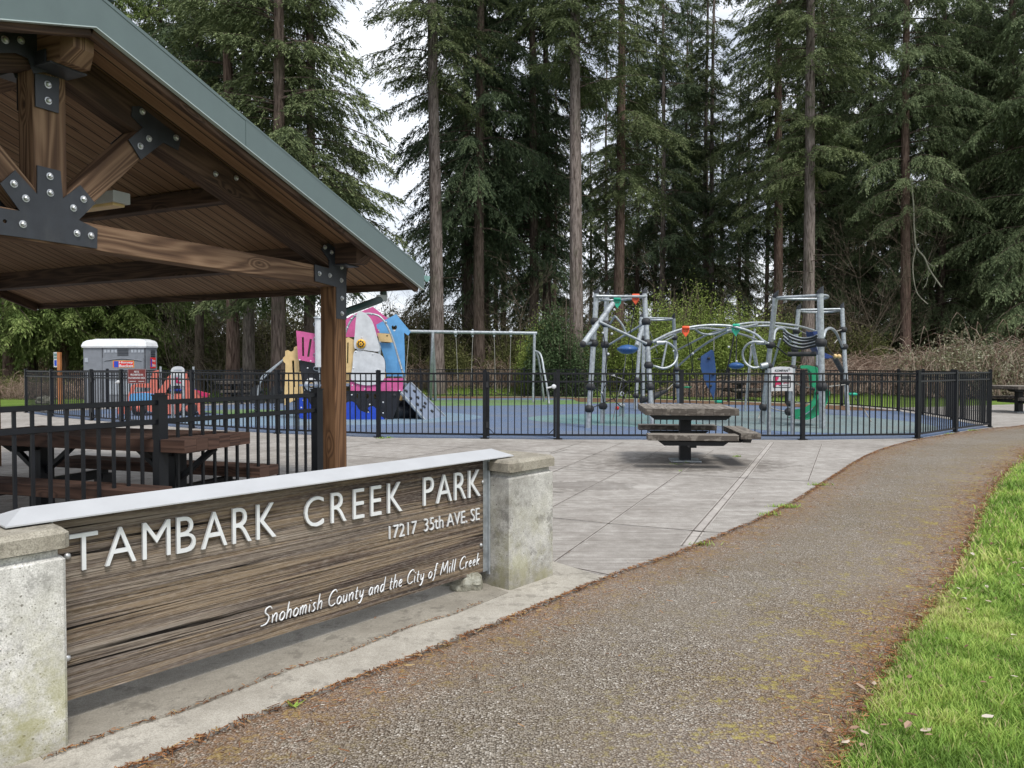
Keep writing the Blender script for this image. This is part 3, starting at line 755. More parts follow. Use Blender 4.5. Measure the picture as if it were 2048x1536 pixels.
def g3(r):
    k = r.choice([(760, 1330), (1168, 1022), (1300, 1010), (640, 1395), (1450, 1000), (1250, 1120), (900, 1250), (1230, 940), (1590, 990)])
    p = gr(k[0] + r.uniform(-150, 150), k[1] + r.uniform(-35, 30)); return p.x, p.y, .02
leaves(26, g3, .022, 13, 'paving_crumbs', 'small crumbs of bark and leaf lying on the paving and path')
# ------------------------------------------------------------------ pavilion
YA = math.radians(25.2); U = Vector((math.sin(YA), math.cos(YA), 0)); Vv = Vector((math.cos(YA), -math.sin(YA), 0)); K0 = Vector((-3.38, 5.37, 0))
def pv(t, s, z): return K0 + U * t + Vv * s + Vector((0, 0, z))
TP = .333; HS = 3.24; EV = 4.20; S0, S1 = .575, -6.75
def zd(t): return 3.90 - TP * abs(t)          # underside of the deck
pav = thing('picnic_pavilion', 'open timber picnic pavilion with grey green metal gable roof behind the park sign', 'pavilion', tuple(K0))
up = Vector((0, 0, 1))
for s in (0, -6.4):
    for t in (-HS, HS):
        mb = MB(); mb.beam(pv(t, s, 0), pv(t, s, 2.62), .2, .2, up=U); mb.build('post', M['cedar_post'], pav)
for s in (0, -6.4):
    mb = MB(); mb.beam(pv(-HS - .02, s, 2.48), pv(HS - .103, s, 2.48), .17, .2); mb.build('bottom_chord', M['cedar'], pav)
    mb = MB(); mb.beam(pv(0, s, 2.583), pv(0, s, zd(0) - .30), .17, .24, up=U); mb.build('king_post', M['cedar'], pav)
    for sg in (-1, 1):
        mb = MB(); mb.beam(pv(sg * .14, s, 2.66), pv(sg * .95, s, 3.52), .168, .17, up=up); mb.build('diagonal_brace', M['cedar'], pav)
        mb = MB(); a, b = pv(sg * .122, s, zd(.122) - .15), pv(sg * (HS + .16), s, zd(HS + .16) - .15)
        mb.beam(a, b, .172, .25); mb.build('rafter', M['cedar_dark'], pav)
def oct_beam(p0, p1, w_, h_, mat, name):
    p0, p1 = Vector(p0), Vector(p1); d = (p1 - p0).normalized()
    mb = MB(); mb.beam(p0, p1 - d * .09, w_, h_)
    x = d.cross(up).normalized(); r0 = [(-w_/2, -h_/2), (w_/2, -h_/2), (w_/2, h_/2), (-w_/2, h_/2)]
    A = [p1 - d * .092 + x * a + up * b for a, b in r0]; B = [p1 + x * a * .68 + up * (b * .68 + h_ * .16 * (1 if b < 0 else .8)) for a, b in r0]
    mb.add(A + B, [(0, 1, 5, 4), (1, 2, 6, 5), (2, 3, 7, 6), (3, 0, 4, 7), (4, 5, 6, 7)])
    return mb.build(name, mat, pav)
oct_beam(pv(0, S1 + .12, zd(0) - .16), pv(0, .46, zd(0) - .16), .22, .28, M['cedar'], 'ridge_beam')
for sg in (-1, 1):
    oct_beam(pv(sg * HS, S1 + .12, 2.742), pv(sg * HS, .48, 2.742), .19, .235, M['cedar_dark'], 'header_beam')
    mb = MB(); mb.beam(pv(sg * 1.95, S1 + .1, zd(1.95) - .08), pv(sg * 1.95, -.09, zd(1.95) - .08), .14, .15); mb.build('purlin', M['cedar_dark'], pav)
# deck and roof skin
ct = 1 / math.cos(math.atan(TP))
for sg in (-1, 1):
    mb = MB(); a0, a1 = 0, EV - .03
    c = [pv(sg * a0, S0 - .03, zd(a0)), pv(sg * a1, S0 - .03, zd(a1)), pv(sg * a1, S1 + .03, zd(a1)), pv(sg * a0, S1 + .03, zd(a0))]
    ln = EV * ct
    mb.add(c + [p + up * .06 for p in c], [(0, 1, 2, 3), (7, 6, 5, 4), (0, 4, 5, 1), (1, 5, 6, 2), (2, 6, 7, 3), (3, 7, 4, 0)],
           [[(0, 0), (ln, 0), (ln, S0 - S1), (0, S0 - S1)]] * 2 + [[(0, 0), (.06, 0), (.06, 1), (0, 1)]] * 4)
    mb.build('roof_deck', M['deck'], pav)
    mb = MB(); c = [pv(0, S0, zd(0) + .15), pv(sg * (EV + .02), S0, zd(EV + .02) + .15), pv(sg * (EV + .02), S1, zd(EV + .02) + .15), pv(0, S1, zd(0) + .15)]
    mb.prism(c, (0, 0, -.02))
    k = S0 - .02
    while k > S1: mb.beam(pv(sg * .12, k, zd(.12) + .17), pv(sg * EV, k, zd(EV) + .17), .03, .045); k -= .46
    mb.build('roof_sheet', M['fascia'], pav)
    # rake fascia, front and back, in two lapped lengths
    for s, ds in ((S0, 1), (S1, -1)):
        mb = MB(); mid = 1.36
        for (ta, tb, off) in ((0.0, mid + .03, 0), (mid, EV, .004)):
            q = [pv(sg * ta, s + ds * off, zd(ta) + .155), pv(sg * tb, s + ds * off, zd(tb) + .155), pv(sg * tb, s + ds * off, zd(tb) - .075), pv(sg * ta, s + ds * off, zd(ta) - .075)]
            mb.prism(q, Vv * ds * .014)
        q = [pv(sg * 0, s + ds * .018, zd(0) + .17), pv(sg * EV, s + ds * .018, zd(EV) + .17), pv(sg * EV, s + ds * .018, zd(EV) + .145), pv(0, s + ds * .018, zd(0) + .145)]
        mb.prism(q, -Vv * ds * .10)
        f = mb.build('fascia', M['fascia'], pav)
        mb = MB(); q = [pv(0, s - ds * .022, zd(0) - .076), pv(sg * EV, s - ds * .022, zd(EV) - .076), pv(sg * EV, s - ds * .022, zd(EV) - .083), pv(0, s - ds * .022, zd(0) - .083)]
        mb.prism(q, Vv * ds * .042); sub(mb, 'drip_edge', M['drip'], f)
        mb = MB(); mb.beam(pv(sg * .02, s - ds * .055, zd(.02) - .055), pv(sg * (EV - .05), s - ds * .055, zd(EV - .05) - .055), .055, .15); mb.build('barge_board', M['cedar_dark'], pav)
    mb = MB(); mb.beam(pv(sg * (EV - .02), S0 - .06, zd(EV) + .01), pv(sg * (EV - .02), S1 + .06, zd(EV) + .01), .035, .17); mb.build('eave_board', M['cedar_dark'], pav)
    # half-round gutter along the eave
    mb = MB(); ring = []
    cc = [(math.cos(a) * .075, math.sin(a) * .075) for a in [math.pi + math.pi * k / 8 for k in range(9)]]
    pr = [pv(sg * (EV + .09 + x), S0 - .01, zd(EV) + .10 + z) for x, z in cc] + [pv(sg * (EV + .09 + x * .88), S0 - .01, zd(EV) + .10 + z * .88) for x, z in reversed(cc)]
    mb.prism(pr, -Vv * (S0 - S1 - .02)); mb.prism([pv(sg * (EV + .09 + x), S0, zd(EV) + .10 + z) for x, z in cc], -Vv * .008)
    mb.build('gutter', M['gutter'], pav)
mb = MB(); mb.beam(pv(0, S0 + .02, zd(0) + .185), pv(0, S1, zd(0) + .185), .30, .05); mb.build('ridge_cap', M['fascia'], pav)
# downspout from the eave back to the post
mb = MB(); pts = [pv(EV + .09, -.06, zd(EV) + .03), pv(EV + .09, -.06, zd(EV) - .12), pv(EV + .02, -.06, zd(EV) - .17), pv(HS + .30, -.03, 2.14), pv(HS + .16, -.02, 2.08)]
mb.tube(pts, .045, 6, smooth=False)
mb.tube([pv(HS + .16, -.02, 2.11), pv(HS + .16, -.02, .02)], .042, 4, smooth=False); mb.build('downspout', M['dark_green'], pav)
mb = MB(); mb.box(tuple(pv(EV + .05, -.06, zd(EV) - .15)), (.11, .11, .07), YA); mb.build('pipe_bracket', M['galv'], pav)
# under-roof lamp, switched off
mb = MB(); mb.beam(pv(1.08, -.60, 3.0), pv(1.08, -1.9, 3.0), .17, .10); mb.beam(pv(1.08, -1.75, 3.05), pv(1.08, -1.75, zd(1.08)), .03, .03, up=U)
lp = mb.build('lamp', M['white_metal'], pav)
mb = MB(); mb.beam(pv(1.08, -.64, 2.94), pv(1.08, -1.86, 2.94), .12, .03); sub(mb, 'lamp_lens', M['tan'], lp)
# steel plates with bolts
zz1 = lambda x, y: (x / 3.0118, y / 3.0118)
zz2 = lambda x, y: (400 + x / 3.072, 200 + y / 3.072)
def on_s(px, py, s): return plane_pt(px, py, K0 + Vv * s, Vv)
def hexbolt(mb, p, ax, r=.017):
    mb.lathe(p, [(r * 1.55, 0), (r * 1.55, .004), (r * 1.05, .005)], 12, ax, False)
    mb.lathe(Vector(p) + ax * .004, [(r * 1.05, 0), (r * 1.05, .014), (r * .55, .019), (.001, .019)], 6, ax, False)
def plate(poly, bolts, s, zf, name='gusset_plate', th=.01, hole=None, r=.017):
    mb = MB(); P = [on_s(*zf(*p), s) for p in poly]
    hs = []
    if hole: 
        c = on_s(*zf(*hole), s); hs = [[c + U * math.cos(a) * .014 + up * math.sin(a) * .014 for a in [2 * math.pi * k / 10 for k in range(10)]]]
    mb.prism(P, -Vv * th, hs); pl = mb.build(name, M['plate'], pav)
    for b in bolts:
        m2 = MB(); hexbolt(m2, on_s(*zf(*b), s), Vv, r); sub(m2, 'bolt', M['bolt'], pl)
    m3 = MB(); m3.prism([p - Vv * .205 for p in P], -Vv * .008); m3.build(name, M['plate'], pav)
    return pl
plate([(225, 995), (365, 1030), (380, 1195), (485, 1115), (575, 1225), (475, 1325), (588, 1380), (585, 1497), (225, 1442), (0, 1412), (-60, 1402), (-60, 1235), (0, 1252), (120, 1270), (2, 1105), (92, 1025), (225, 1170)],
      [(83, 1107), (155, 1195), (137, 1350), (300, 1062), (302, 1162), (503, 1200), (442, 1253), (463, 1405), (548, 1420)], .102, zz1, hole=(30, 1333))
plate([(212, 440), (357, 470), (354, 682), (215, 640)], [(288, 510), (290, 607)], .102, zz1)
plate([(-60, 180), (0, 186), (300, 205), (300, 430), (205, 442), (170, 350), (100, 318), (-60, 318)], [(30, 240), (125, 243), (250, 260), (253, 365)], .125, zz1)
plate([(775, 842), (862, 768), (795, 700), (800, 640), (850, 640), (1000, 760), (1092, 828), (1075, 905), (985, 858), (850, 962)], [(857, 673), (897, 835), (845, 880), (1060, 830)], .102, zz1)
plate([(705, 1010), (795, 1035), (795, 985), (748, 915), (790, 880), (842, 915), (842, 940), (900, 950), (900, 1350), (838, 1342), (838, 1148), (708, 1112)], [(733, 1066), (797, 1078), (868, 965), (870, 1027), (868, 1108), (872, 1218), (872, 1312), (767, 905), (808, 936)], .104, zz2)
# ridge beam saddle
mb = MB(); mb.beam(pv(0, -.3, zd(0) - .308), pv(0, .30, zd(0) - .308), .27, .012); mb.beam(pv(-.125, -.3, zd(0) - .26), pv(-.125, .24, zd(0) - .26), .012, .10); mb.beam(pv(.125, -.3, zd(0) - .26), pv(.125, .24, zd(0) - .26), .012, .10); mb.build('beam_saddle', M['plate'], pav)
mb = MB(); mb.beam(pv(HS, -.25, 2.615), pv(HS, .26, 2.615), .25, .012); mb.build('beam_saddle', M['plate'], pav)
# loose bolts through the rafter, seen half way down
mb = MB(); hexbolt(mb, on_s(431, 348, .09), Vv); mb.build('bolt', M['bolt'], pav)
mb = MB(); hexbolt(mb, on_s(472, 356, .09), Vv); mb.build('bolt', M['bolt'], pav)

# ------------------------------------------------------------------ railing fences
def fence(root, pts, h, gates=(), skip=(), post_w=.078, pick=.131, pw=.019, rail=.036, second=.18, posts=None, low=.10, post_h=None):
    n = len(pts)
    for i, p in enumerate(pts):
        if posts is not None and i not in posts: continue
        a = pts[min(i + 1, n - 1)] - pts[max(i - 1, 0)]; rz = math.atan2(a.y, a.x)
        mb = MB(); ph = post_h or h + .035
        mb.box((p.x, p.y, ph / 2), (post_w, post_w, ph), rz); mb.box((p.x, p.y, ph + .006), (post_w + .012, post_w + .012, .012), rz)
        mb.box((p.x, p.y, ph + .018), (post_w * .7, post_w * .7, .012), rz); mb.box((p.x, p.y, .026), (post_w + .10, post_w + .05, .012), rz)
        mb.build('post', M['black_metal'], root)
    for i in range(n - 1):
        if i in skip: continue
        a, b = pts[i], pts[i + 1]; d = (b - a); Ln = d.length; d.normalize(); rz = math.atan2(d.y, d.x)
        a2, b2 = a + d * post_w * .5, b - d * post_w * .5
        if i in gates:
            a2, b2 = a2 + d * .03, b2 - d * .03
        g = 0 if i not in gates else 1
        mb = MB()
        for z in (h - rail / 2, h - second, low):
            mb.beam(a2 + up * z, b2 + up * z, rail, rail, bev=.003)
        L2 = (b2 - a2).length; k = max(1, round(L2 / pick)); off = rail * .52 if False else 0
        for j in range(1, k):
            q = a2 + d * (L2 * j / k); zt = h - rail * .9
            mb.box((q.x, q.y, (low * .9 + zt) / 2), (pw, pw, zt - low * .9), rz)
        if g:
            for q in (a2, b2): mb.box((q.x, q.y, (h + low) / 2 - .01), (.05, .05, h - low + .06), rz)
            for q, sg in ((a2, 1), (b2, -1)):
                mb.beam(q + up * (h - second - .14), q + d * sg * .12 + up * (h - second - .02), .014, .014)
                mb.beam(q + up * (low + .14), q + d * sg * .12 + up * (low + .02), .014, .014)
        pn = mb.build('gate' if g else 'picket_panel', M['black_metal'], root)
        if g:
            for z in (h - .24, low + .2):
                mb = MB(); mb.box((a.x + d.x * .055, a.y + d.y * .055 - .02, z), (.05, .07, .12), rz); sub(mb, 'hinge', M['rubber_black'], pn)
            mb = MB(); q = b2 - d * .02 + Vector((0, -.05, h - .28))
            mb.lathe(q, [(.001, -.02), (.045, -.02), (.05, 0), (.045, .03), (.02, .04), (.001, .04)], 14, (0, -1, 0)); mb.beam(q - d * .02, q - d * .15 - up * .03, .03, .035)
            sub(mb, 'latch', M['white'], pn)
cat_f = 'fence'
pf = thing('picket_fence', 'long low black metal picket fence with gates enclosing the blue playground floor', cat_f, (0, 15.1, 0))
allp = fence_front + fence_back[1:]
fence(pf, allp, 1.37, gates=(2, 7), posts=range(len(allp) - 1))
# near railing beside the pavilion
NE = Vector((-2.10, 7.96, 0)); NM = Vector((-3.01, 6.32, 0)); NS = Vector((-4.15, 4.30, 0)); 
nf = thing('railing', 'near black metal picket railing between the pavilion post and the park sign', 'railing', tuple(NM))
fence(nf, [NE, NM, NS], 1.215, post_w=.088, pick=.125, pw=.022, rail=.042, second=.185, post_h=1.25)
# sign on the far gate post
ps = thing('notice_sign', 'small maroon notice forbidding pets, fixed on the black fence by the left gate', 'sign', tuple(at(273, 752, 19.0)))
A, B = at(255.5, 738, 18.9), at(292, 738, 18.9); hgt = (at(273, 738, 18.9) - at(273, 767, 18.9)).z; ex = (B - A).normalized()
mb = MB(); mb.beam((A + B) / 2 - up * hgt / 2 - ex * (B - A).length / 2, (A + B) / 2 - up * hgt / 2 + ex * (B - A).length / 2, .012, hgt, bev=.002); mb.build('board', M['signred'], ps)
mb = MB(); wd = (B - A).length; ey = up; ez = Vector((0, -1, 0)); O = A - up * hgt - Vector((0, .0075, 0))
put_text(mb, 'PETS', O + ex * wd * .36 + ey * hgt * .74, ex, ey, ez, wd * .26, hgt * .13, .003, .012)
put_text(mb, 'PROHIBITED IN', O + ex * wd * .16 + ey * hgt * .54, ex, ey, ez, wd * .68, hgt * .13, .003, .012)
put_text(mb, 'PLAYGROUND AREA', O + ex * wd * .05 + ey * hgt * .32, ex, ey, ez, wd * .90, hgt * .13, .003, .012)
mb.beam(O + ex * wd * .1 + ey * hgt * .15, O + ex * wd * .45 + ey * hgt * .15, .002, .012, bev=.0005); mb.beam(O + ex * wd * .58 + ey * hgt * .15, O + ex * wd * .9 + ey * hgt * .15, .002, .012, bev=.0005)
for a, b in (((0, 0), (1, 0)), ((1, 0), (1, 1)), ((1, 1), (0, 1)), ((0, 1), (0, 0))):
    i = .02; f = lambda p: O + ex * wd * (i + p[0] * (1 - 2 * i)) + ey * hgt * (i + p[1] * (1 - 2 * i)); mb.beam(f(a), f(b), .003, .006, up=ez, bev=.0005)
mb.build('lettering', M['white'], ps)

# ------------------------------------------------------------------ park sign
WS = ws; NBk = nb; sgn = thing('park_sign', 'large weathered wooden park name sign with white metal letters between two concrete pillars', 'sign', tuple(L0 + WS * 1.3))
def sp(a, r, z): return L0 + WS * a + NBk * r + Vector((0, 0, z))
LB = 2.645
bd = MB(); n_u, n_v = 2, 2
zb, zt = .115, .892
bd.add([sp(0, .2, zb), sp(LB, .2, zb), sp(LB, .2, zt), sp(0, .2, zt), sp(0, .28, zb), sp(LB, .28, zb), sp(LB, .28, zt), sp(0, .28, zt)],
       [(0, 1, 2, 3), (5, 4, 7, 6), (0, 4, 5, 1), (3, 2, 6, 7), (0, 3, 7, 4), (1, 5, 6, 2)],
       [[(0, zb), (LB, zb), (LB, zt), (0, zt)], [(LB, zb), (0, zb), (0, zt), (LB, zt)], [(0, 0), (0, .08), (LB, .08), (LB, 0)], [(0, 0), (LB, 0), (LB, .08), (0, .08)], [(0, 0), (0, 1), (.08, 1), (.08, 0)], [(0, 0), (.08, 0), (.08, 1), (0, 1)]])
brd = bd.build('board', M['sign_wood'], sgn)
# coping: a shallow hipped metal cap
cp = MB(); x0, x1 = -.17, LB + .17; r0, r1 = .115, .365; zc = .884; zr = .935; rm = .24
cp.add([sp(x0, r0, zc), sp(x1, r0, zc), sp(x1, r1, zc), sp(x0, r1, zc), sp(x0, r0, zc + .006), sp(x1, r0, zc + .006), sp(x1, r1, zc + .006), sp(x0, r1, zc + .006), sp(x0 + .09, rm, zr), sp(x1 - .09, rm, zr)],
       [(0, 3, 2, 1), (0, 1, 5, 4), (1, 2, 6, 5), (2, 3, 7, 6), (3, 0, 4, 7), (4, 5, 9, 8), (6, 7, 8, 9), (5, 6, 9), (7, 4, 8)])
cp.build('coping', M['white_metal'], sgn)
for k, (a, lab) in enumerate(((-.50, 'L'), (LB, 'R'))):
    wP = .50 if k == 0 else .475
    if k == 1: a0, a1 = LB, LB + wP
    else: a0, a1 = -wP, 0
    mb = MB()
    def block(a0, a1, r0, r1, z0, z1, ch=.012):
        pr = [(a0 + ch, r0), (a1 - ch, r0), (a1, r0 + ch), (a1, r1 - ch), (a1 - ch, r1), (a0 + ch, r1), (a0, r1 - ch), (a0, r0 + ch)]
        m = len(pr); vs = [sp(x, y, z0) for x, y in pr] + [sp(x, y, z1 - ch) for x, y in pr]
        pr2 = [((x - (a0 + a1) / 2) * (1 - 2 * ch / (a1 - a0)) + (a0 + a1) / 2, (y - (r0 + r1) / 2) * (1 - 2 * ch / (r1 - r0)) + (r0 + r1) / 2) for x, y in pr]
        vs += [sp(x, y, z1) for x, y in pr2]
        fs = [(i, (i + 1) % m, m + (i + 1) % m, m + i) for i in range(m)] + [(m + i, m + (i + 1) % m, 2 * m + (i + 1) % m, 2 * m + i) for i in range(m)] + [tuple(range(2 * m, 3 * m)), tuple(range(m - 1, -1, -1))]
        mb.add(vs, fs)
    block(a0, a1, 0, .48, 0, .765); block(a0 + .02, a1 - .02, .02, .46, .764, .80)
    pl = mb.build('pillar', concrete('cast_concrete_mossy', (.38, .37, .34), (.84, .83, .79), True, .8) if k == 0 else M['pillar'], sgn)
    mb = MB(); block(a0 - .012, a1 + .012, -.012, .492, .799, .876, .02); sub(mb, 'pillar_cap', M['cap'], pl)
# bracket strips and dome bolts
mb = MB(); mb.beam(sp(LB - .006, .19, zb - .02), sp(LB - .006, .19, .88), .012, .03, up=NBk); mb.beam(sp(LB - .03, .197, zb), sp(LB - .03, .197, .87), .04, .004, up=NBk); mb.build('bracket', M['galv'], sgn)
mb = MB(); mb.beam(sp(.006, .19, zb - .02), sp(.006, .19, .88), .012, .03, up=NBk); mb.build('bracket', M['galv'], sgn)
def bpt(px, py, r=.2):
    p = plane_pt(px, py, L0 + NBk * r, NBk); return (p - L0).dot(WS), p.z
for (px, py) in ((965, 964), (961.5, 1090), (134, 1112), (134, 1316)):
    a, z = bpt(px, py); a = max(a, .03); mb = MB(); mb.ball(sp(a, .196, z), .014, 10, .7, tuple(NBk)); mb.build('bolt', M['bolt'], sgn)
# letters, one object each
def word(txt, l, r):                     # l, r: (px, top y, bottom y)
    a0, zt0 = bpt(l[0], l[1]); _, zb0 = bpt(l[0], l[2]); a1, zt1 = bpt(r[0], r[1]); _, zb1 = bpt(r[0], r[2])
    ws_ = []
    for ch in txt:
        vs, _f = glyph(ch, -.008); ws_.append(max(v.x for v in vs) - min(v.x for v in vs))
    hgt_ = ((zt0 - zb0) + (zt1 - zb1)) / 2; sc = hgt_ / .73 * .865
    tot = a1 - a0; gap = (tot - sum(ws_) * sc) / (len(txt) - 1); a = a0
    for ch, w_ in zip(txt, ws_):
        f = (a - a0) / tot; z0 = zb0 + (zb1 - zb0) * f; h_ = (zt0 - zb0) * (1 - f) + (zt1 - zb1) * f
        mb = MB(); k_ = .01 if ch in 'C' else 0
        put_text(mb, ch, sp(a, .193, z0 - k_ * .3), WS, up, -NBk, w_ * sc, h_ * (1 + k_), .014, -.008)
        mb.build('letter', M['letter'], sgn); a += w_ * sc + gap
word('TAMBARK', (135, 1069, 1144), (548, 1003, 1072))
word('CREEK', (605, 995, 1055), (800, 962, 1021))
word('PARK', (843, 955, 1011), (957, 938, 991))
def line(txt, l, r, shear, off, th=.010, name='lettering', capf=None, sub_=()):
    a0, zt0 = bpt(l[0], l[1]); _, zb0 = bpt(l[0], l[2]); a1, zt1 = bpt(r[0], r[1]); _, zb1 = bpt(r[0], r[2])
    vs, fs = glyph(txt, off, shear, 1.0); X0 = min(v.x for v in vs); X1 = max(v.x for v in vs)
    mb = MB(); out = []
    for v in vs:
        f = (v.x - X0) / (X1 - X0); a = a0 + (a1 - a0) * f; zb_ = zb0 + (zb1 - zb0) * f; hh = (zt0 - zb0) * (1 - f) + (zt1 - zb1) * f
        out.append(sp(a, .197 - (v.z + .5) * th, zb_ + v.y / .73 * hh))
    mb.add(out, fs); mb.build(name, M['letter'], sgn)
line('17217  35th AVE. SE', (776, 1050, 1078), (957, 1013, 1039), 0, -.010)
GL = dict(S=(.66, [[(.62, .86), (.45, 1), (.2, .9), (.2, .68), (.42, .5), (.5, .28), (.35, .03), (.0, -.02)]]), C=(.62, [[(.62, .82), (.47, 1), (.2, .86), (.05, .5), (.12, .14), (.35, 0), (.6, .12)]]),
    M=(.82, [[(0, 0), (.05, .35), (.14, .97)], [(.14, .97), (.22, .6), (.34, .22)], [(.34, .22), (.5, .65), (.64, 1)], [(.64, 1), (.68, .5), (.76, 0)]]),
    n=(.42, [[(0, .48), (.02, .25), (.04, 0)], [(.04, .28), (.18, .5), (.3, .42), (.3, .08), (.36, 0)]]), o=(.42, [[(.22, .5), (.06, .38), (.04, .12), (.18, 0), (.33, .12), (.35, .36), (.2, .5)]]),
    h=(.40, [[(.06, 1), (.04, .5), (.03, 0)], [(.04, .28), (.18, .5), (.3, .42), (.3, 0)]]), m=(.56, [[(0, .48), (.02, .25), (.03, 0)], [(.03, .28), (.13, .5), (.22, .42), (.22, 0)], [(.22, .28), (.33, .5), (.43, .42), (.43, .06), (.49, 0)]]),
    i=(.18, [[(.05, .5), (.05, .1), (.11, 0)], [(.07, .68), (.075, .71), (.08, .74)]]), s=(.32, [[(.26, .46), (.14, .5), (.06, .4), (.14, .27), (.22, .14), (.12, 0), (0, .03)]]),
    u=(.42, [[(.03, .5), (.04, .12), (.14, 0), (.28, .15)], [(.3, .5), (.3, .08), (.36, 0)]]), t=(.28, [[(.1, .8), (.08, .1), (.15, 0), (.22, .03)], [(0, .5), (.1, .51), (.22, .52)]]),
    y=(.40, [[(.03, .5), (.06, .15), (.16, .05), (.28, .2)], [(.32, .5), (.28, 0), (.15, -.32), (0, -.3)]]), a=(.42, [[(.3, .45), (.15, .5), (.04, .3), (.06, .06), (.18, 0), (.3, .2)], [(.32, .5), (.3, .08), (.37, 0)]]),
    d=(.44, [[(.3, .45), (.15, .5), (.04, .3), (.06, .06), (.18, 0), (.3, .2)], [(.36, 1), (.32, .3), (.31, .06), (.38, 0)]]), e=(.36, [[(.05, .22), (.2, .26), (.28, .38), (.18, .5), (.06, .35), (.05, .12), (.17, 0), (.3, .08)]]),
    f=(.36, [[(.38, .92), (.28, 1), (.2, .8), (.14, -.05), (.03, -.26)], [(.06, .5), (.18, .51), (.3, .52)]]), l=(.18, [[(.07, 1), (.05, .5), (.04, .08), (.1, 0)]]), r=(.30, [[(.02, .5), (.03, .25), (.04, 0)], [(.04, .28), (.13, .47), (.24, .46)]]), k=(.36, [[(.06, 1), (.04, .5), (.03, 0)], [(.28, .5), (.17, .34), (.06, .22)], [(.06, .22), (.18, .1), (.32, 0)]]))
def script_line(txt, l, r):              # thin cut-out handwriting
    a0, zt0 = bpt(l[0], l[1]); _, zb0 = bpt(l[0], l[2]); a1, zt1 = bpt(r[0], r[1]); _, zb1 = bpt(r[0], r[2])
    tot = sum((GL[c][0] + .09) if c != ' ' else .34 for c in txt) + .1; x = 0; mb = MB()
    for c in txt:
        if c == ' ': x += .34; continue
        for st_ in GL[c][1]:
            P = []
            for gx, gy in st_:
                f = (x + gx + gy * .20) / tot; a = a0 + (a1 - a0) * f; P.append(sp(a, .190, zb0 + (zb1 - zb0) * f + gy * ((zt0 - zb0) * (1 - f) + (zt1 - zb1) * f)))
            q = catmull(P, 4); n_ = len(q); mb.tube(q, [.0036 * (.75 + .5 * math.sin(math.pi * (k + .5) / n_)) for k in range(n_)], 5)
        x += GL[c][0] + .09
    mb.build('lettering', M['letter'], sgn)
script_line('Snohomish County and the City of Mill Creek', (519, 1217, 1251), (959, 1104, 1127))

# rocks
def stone(c, r, sq, seed, label, grp=None):
    import bmesh
    bm = bmesh.new(); bmesh.ops.create_icosphere(bm, subdivisions=4, radius=1)
    for v in bm.verts:
        p = v.co.copy(); q = Vector((round(p.x * 2.2) / 2.2, round(p.y * 2.2) / 2.2, round(p.z * 2.2) / 2.2))
        p = p * .55 + q * .45; k = 1 + .28 * mnoise.noise(p * 1.6 + Vector((seed, 0, 0))) + .10 * mnoise.noise(p * 5 + Vector((0, seed, 0)))
        v.co = Vector((p.x * r * k, p.y * r * sq[0] * k, p.z * r * sq[1] * k)) * S
    me = bpy.data.meshes.new('rock'); bm.to_mesh(me); bm.free(); me.materials.append(M['rock'])
    o = bpy.data.objects.new('rock', me); COL.objects.link(o); o.location = Vector(c) * S; tag(o, label, 'rock', grp); return o
p = gr(930, 1181); stone((p.x, p.y - .01, .06), .115, (.75, .85), 1.0, 'larger pale jagged rock lying under the right end of the sign')
p = gr(902, 1172); stone((p.x - .03, p.y - .01, .03), .06, (.8, .7), 4.0, 'small dark flat rock beside the pale rock under the sign')
p = gr(90, 808); stone((p.x, p.y, .12), .34, (.7, .6), 7.0, 'brown rock on the grass strip at the far left')

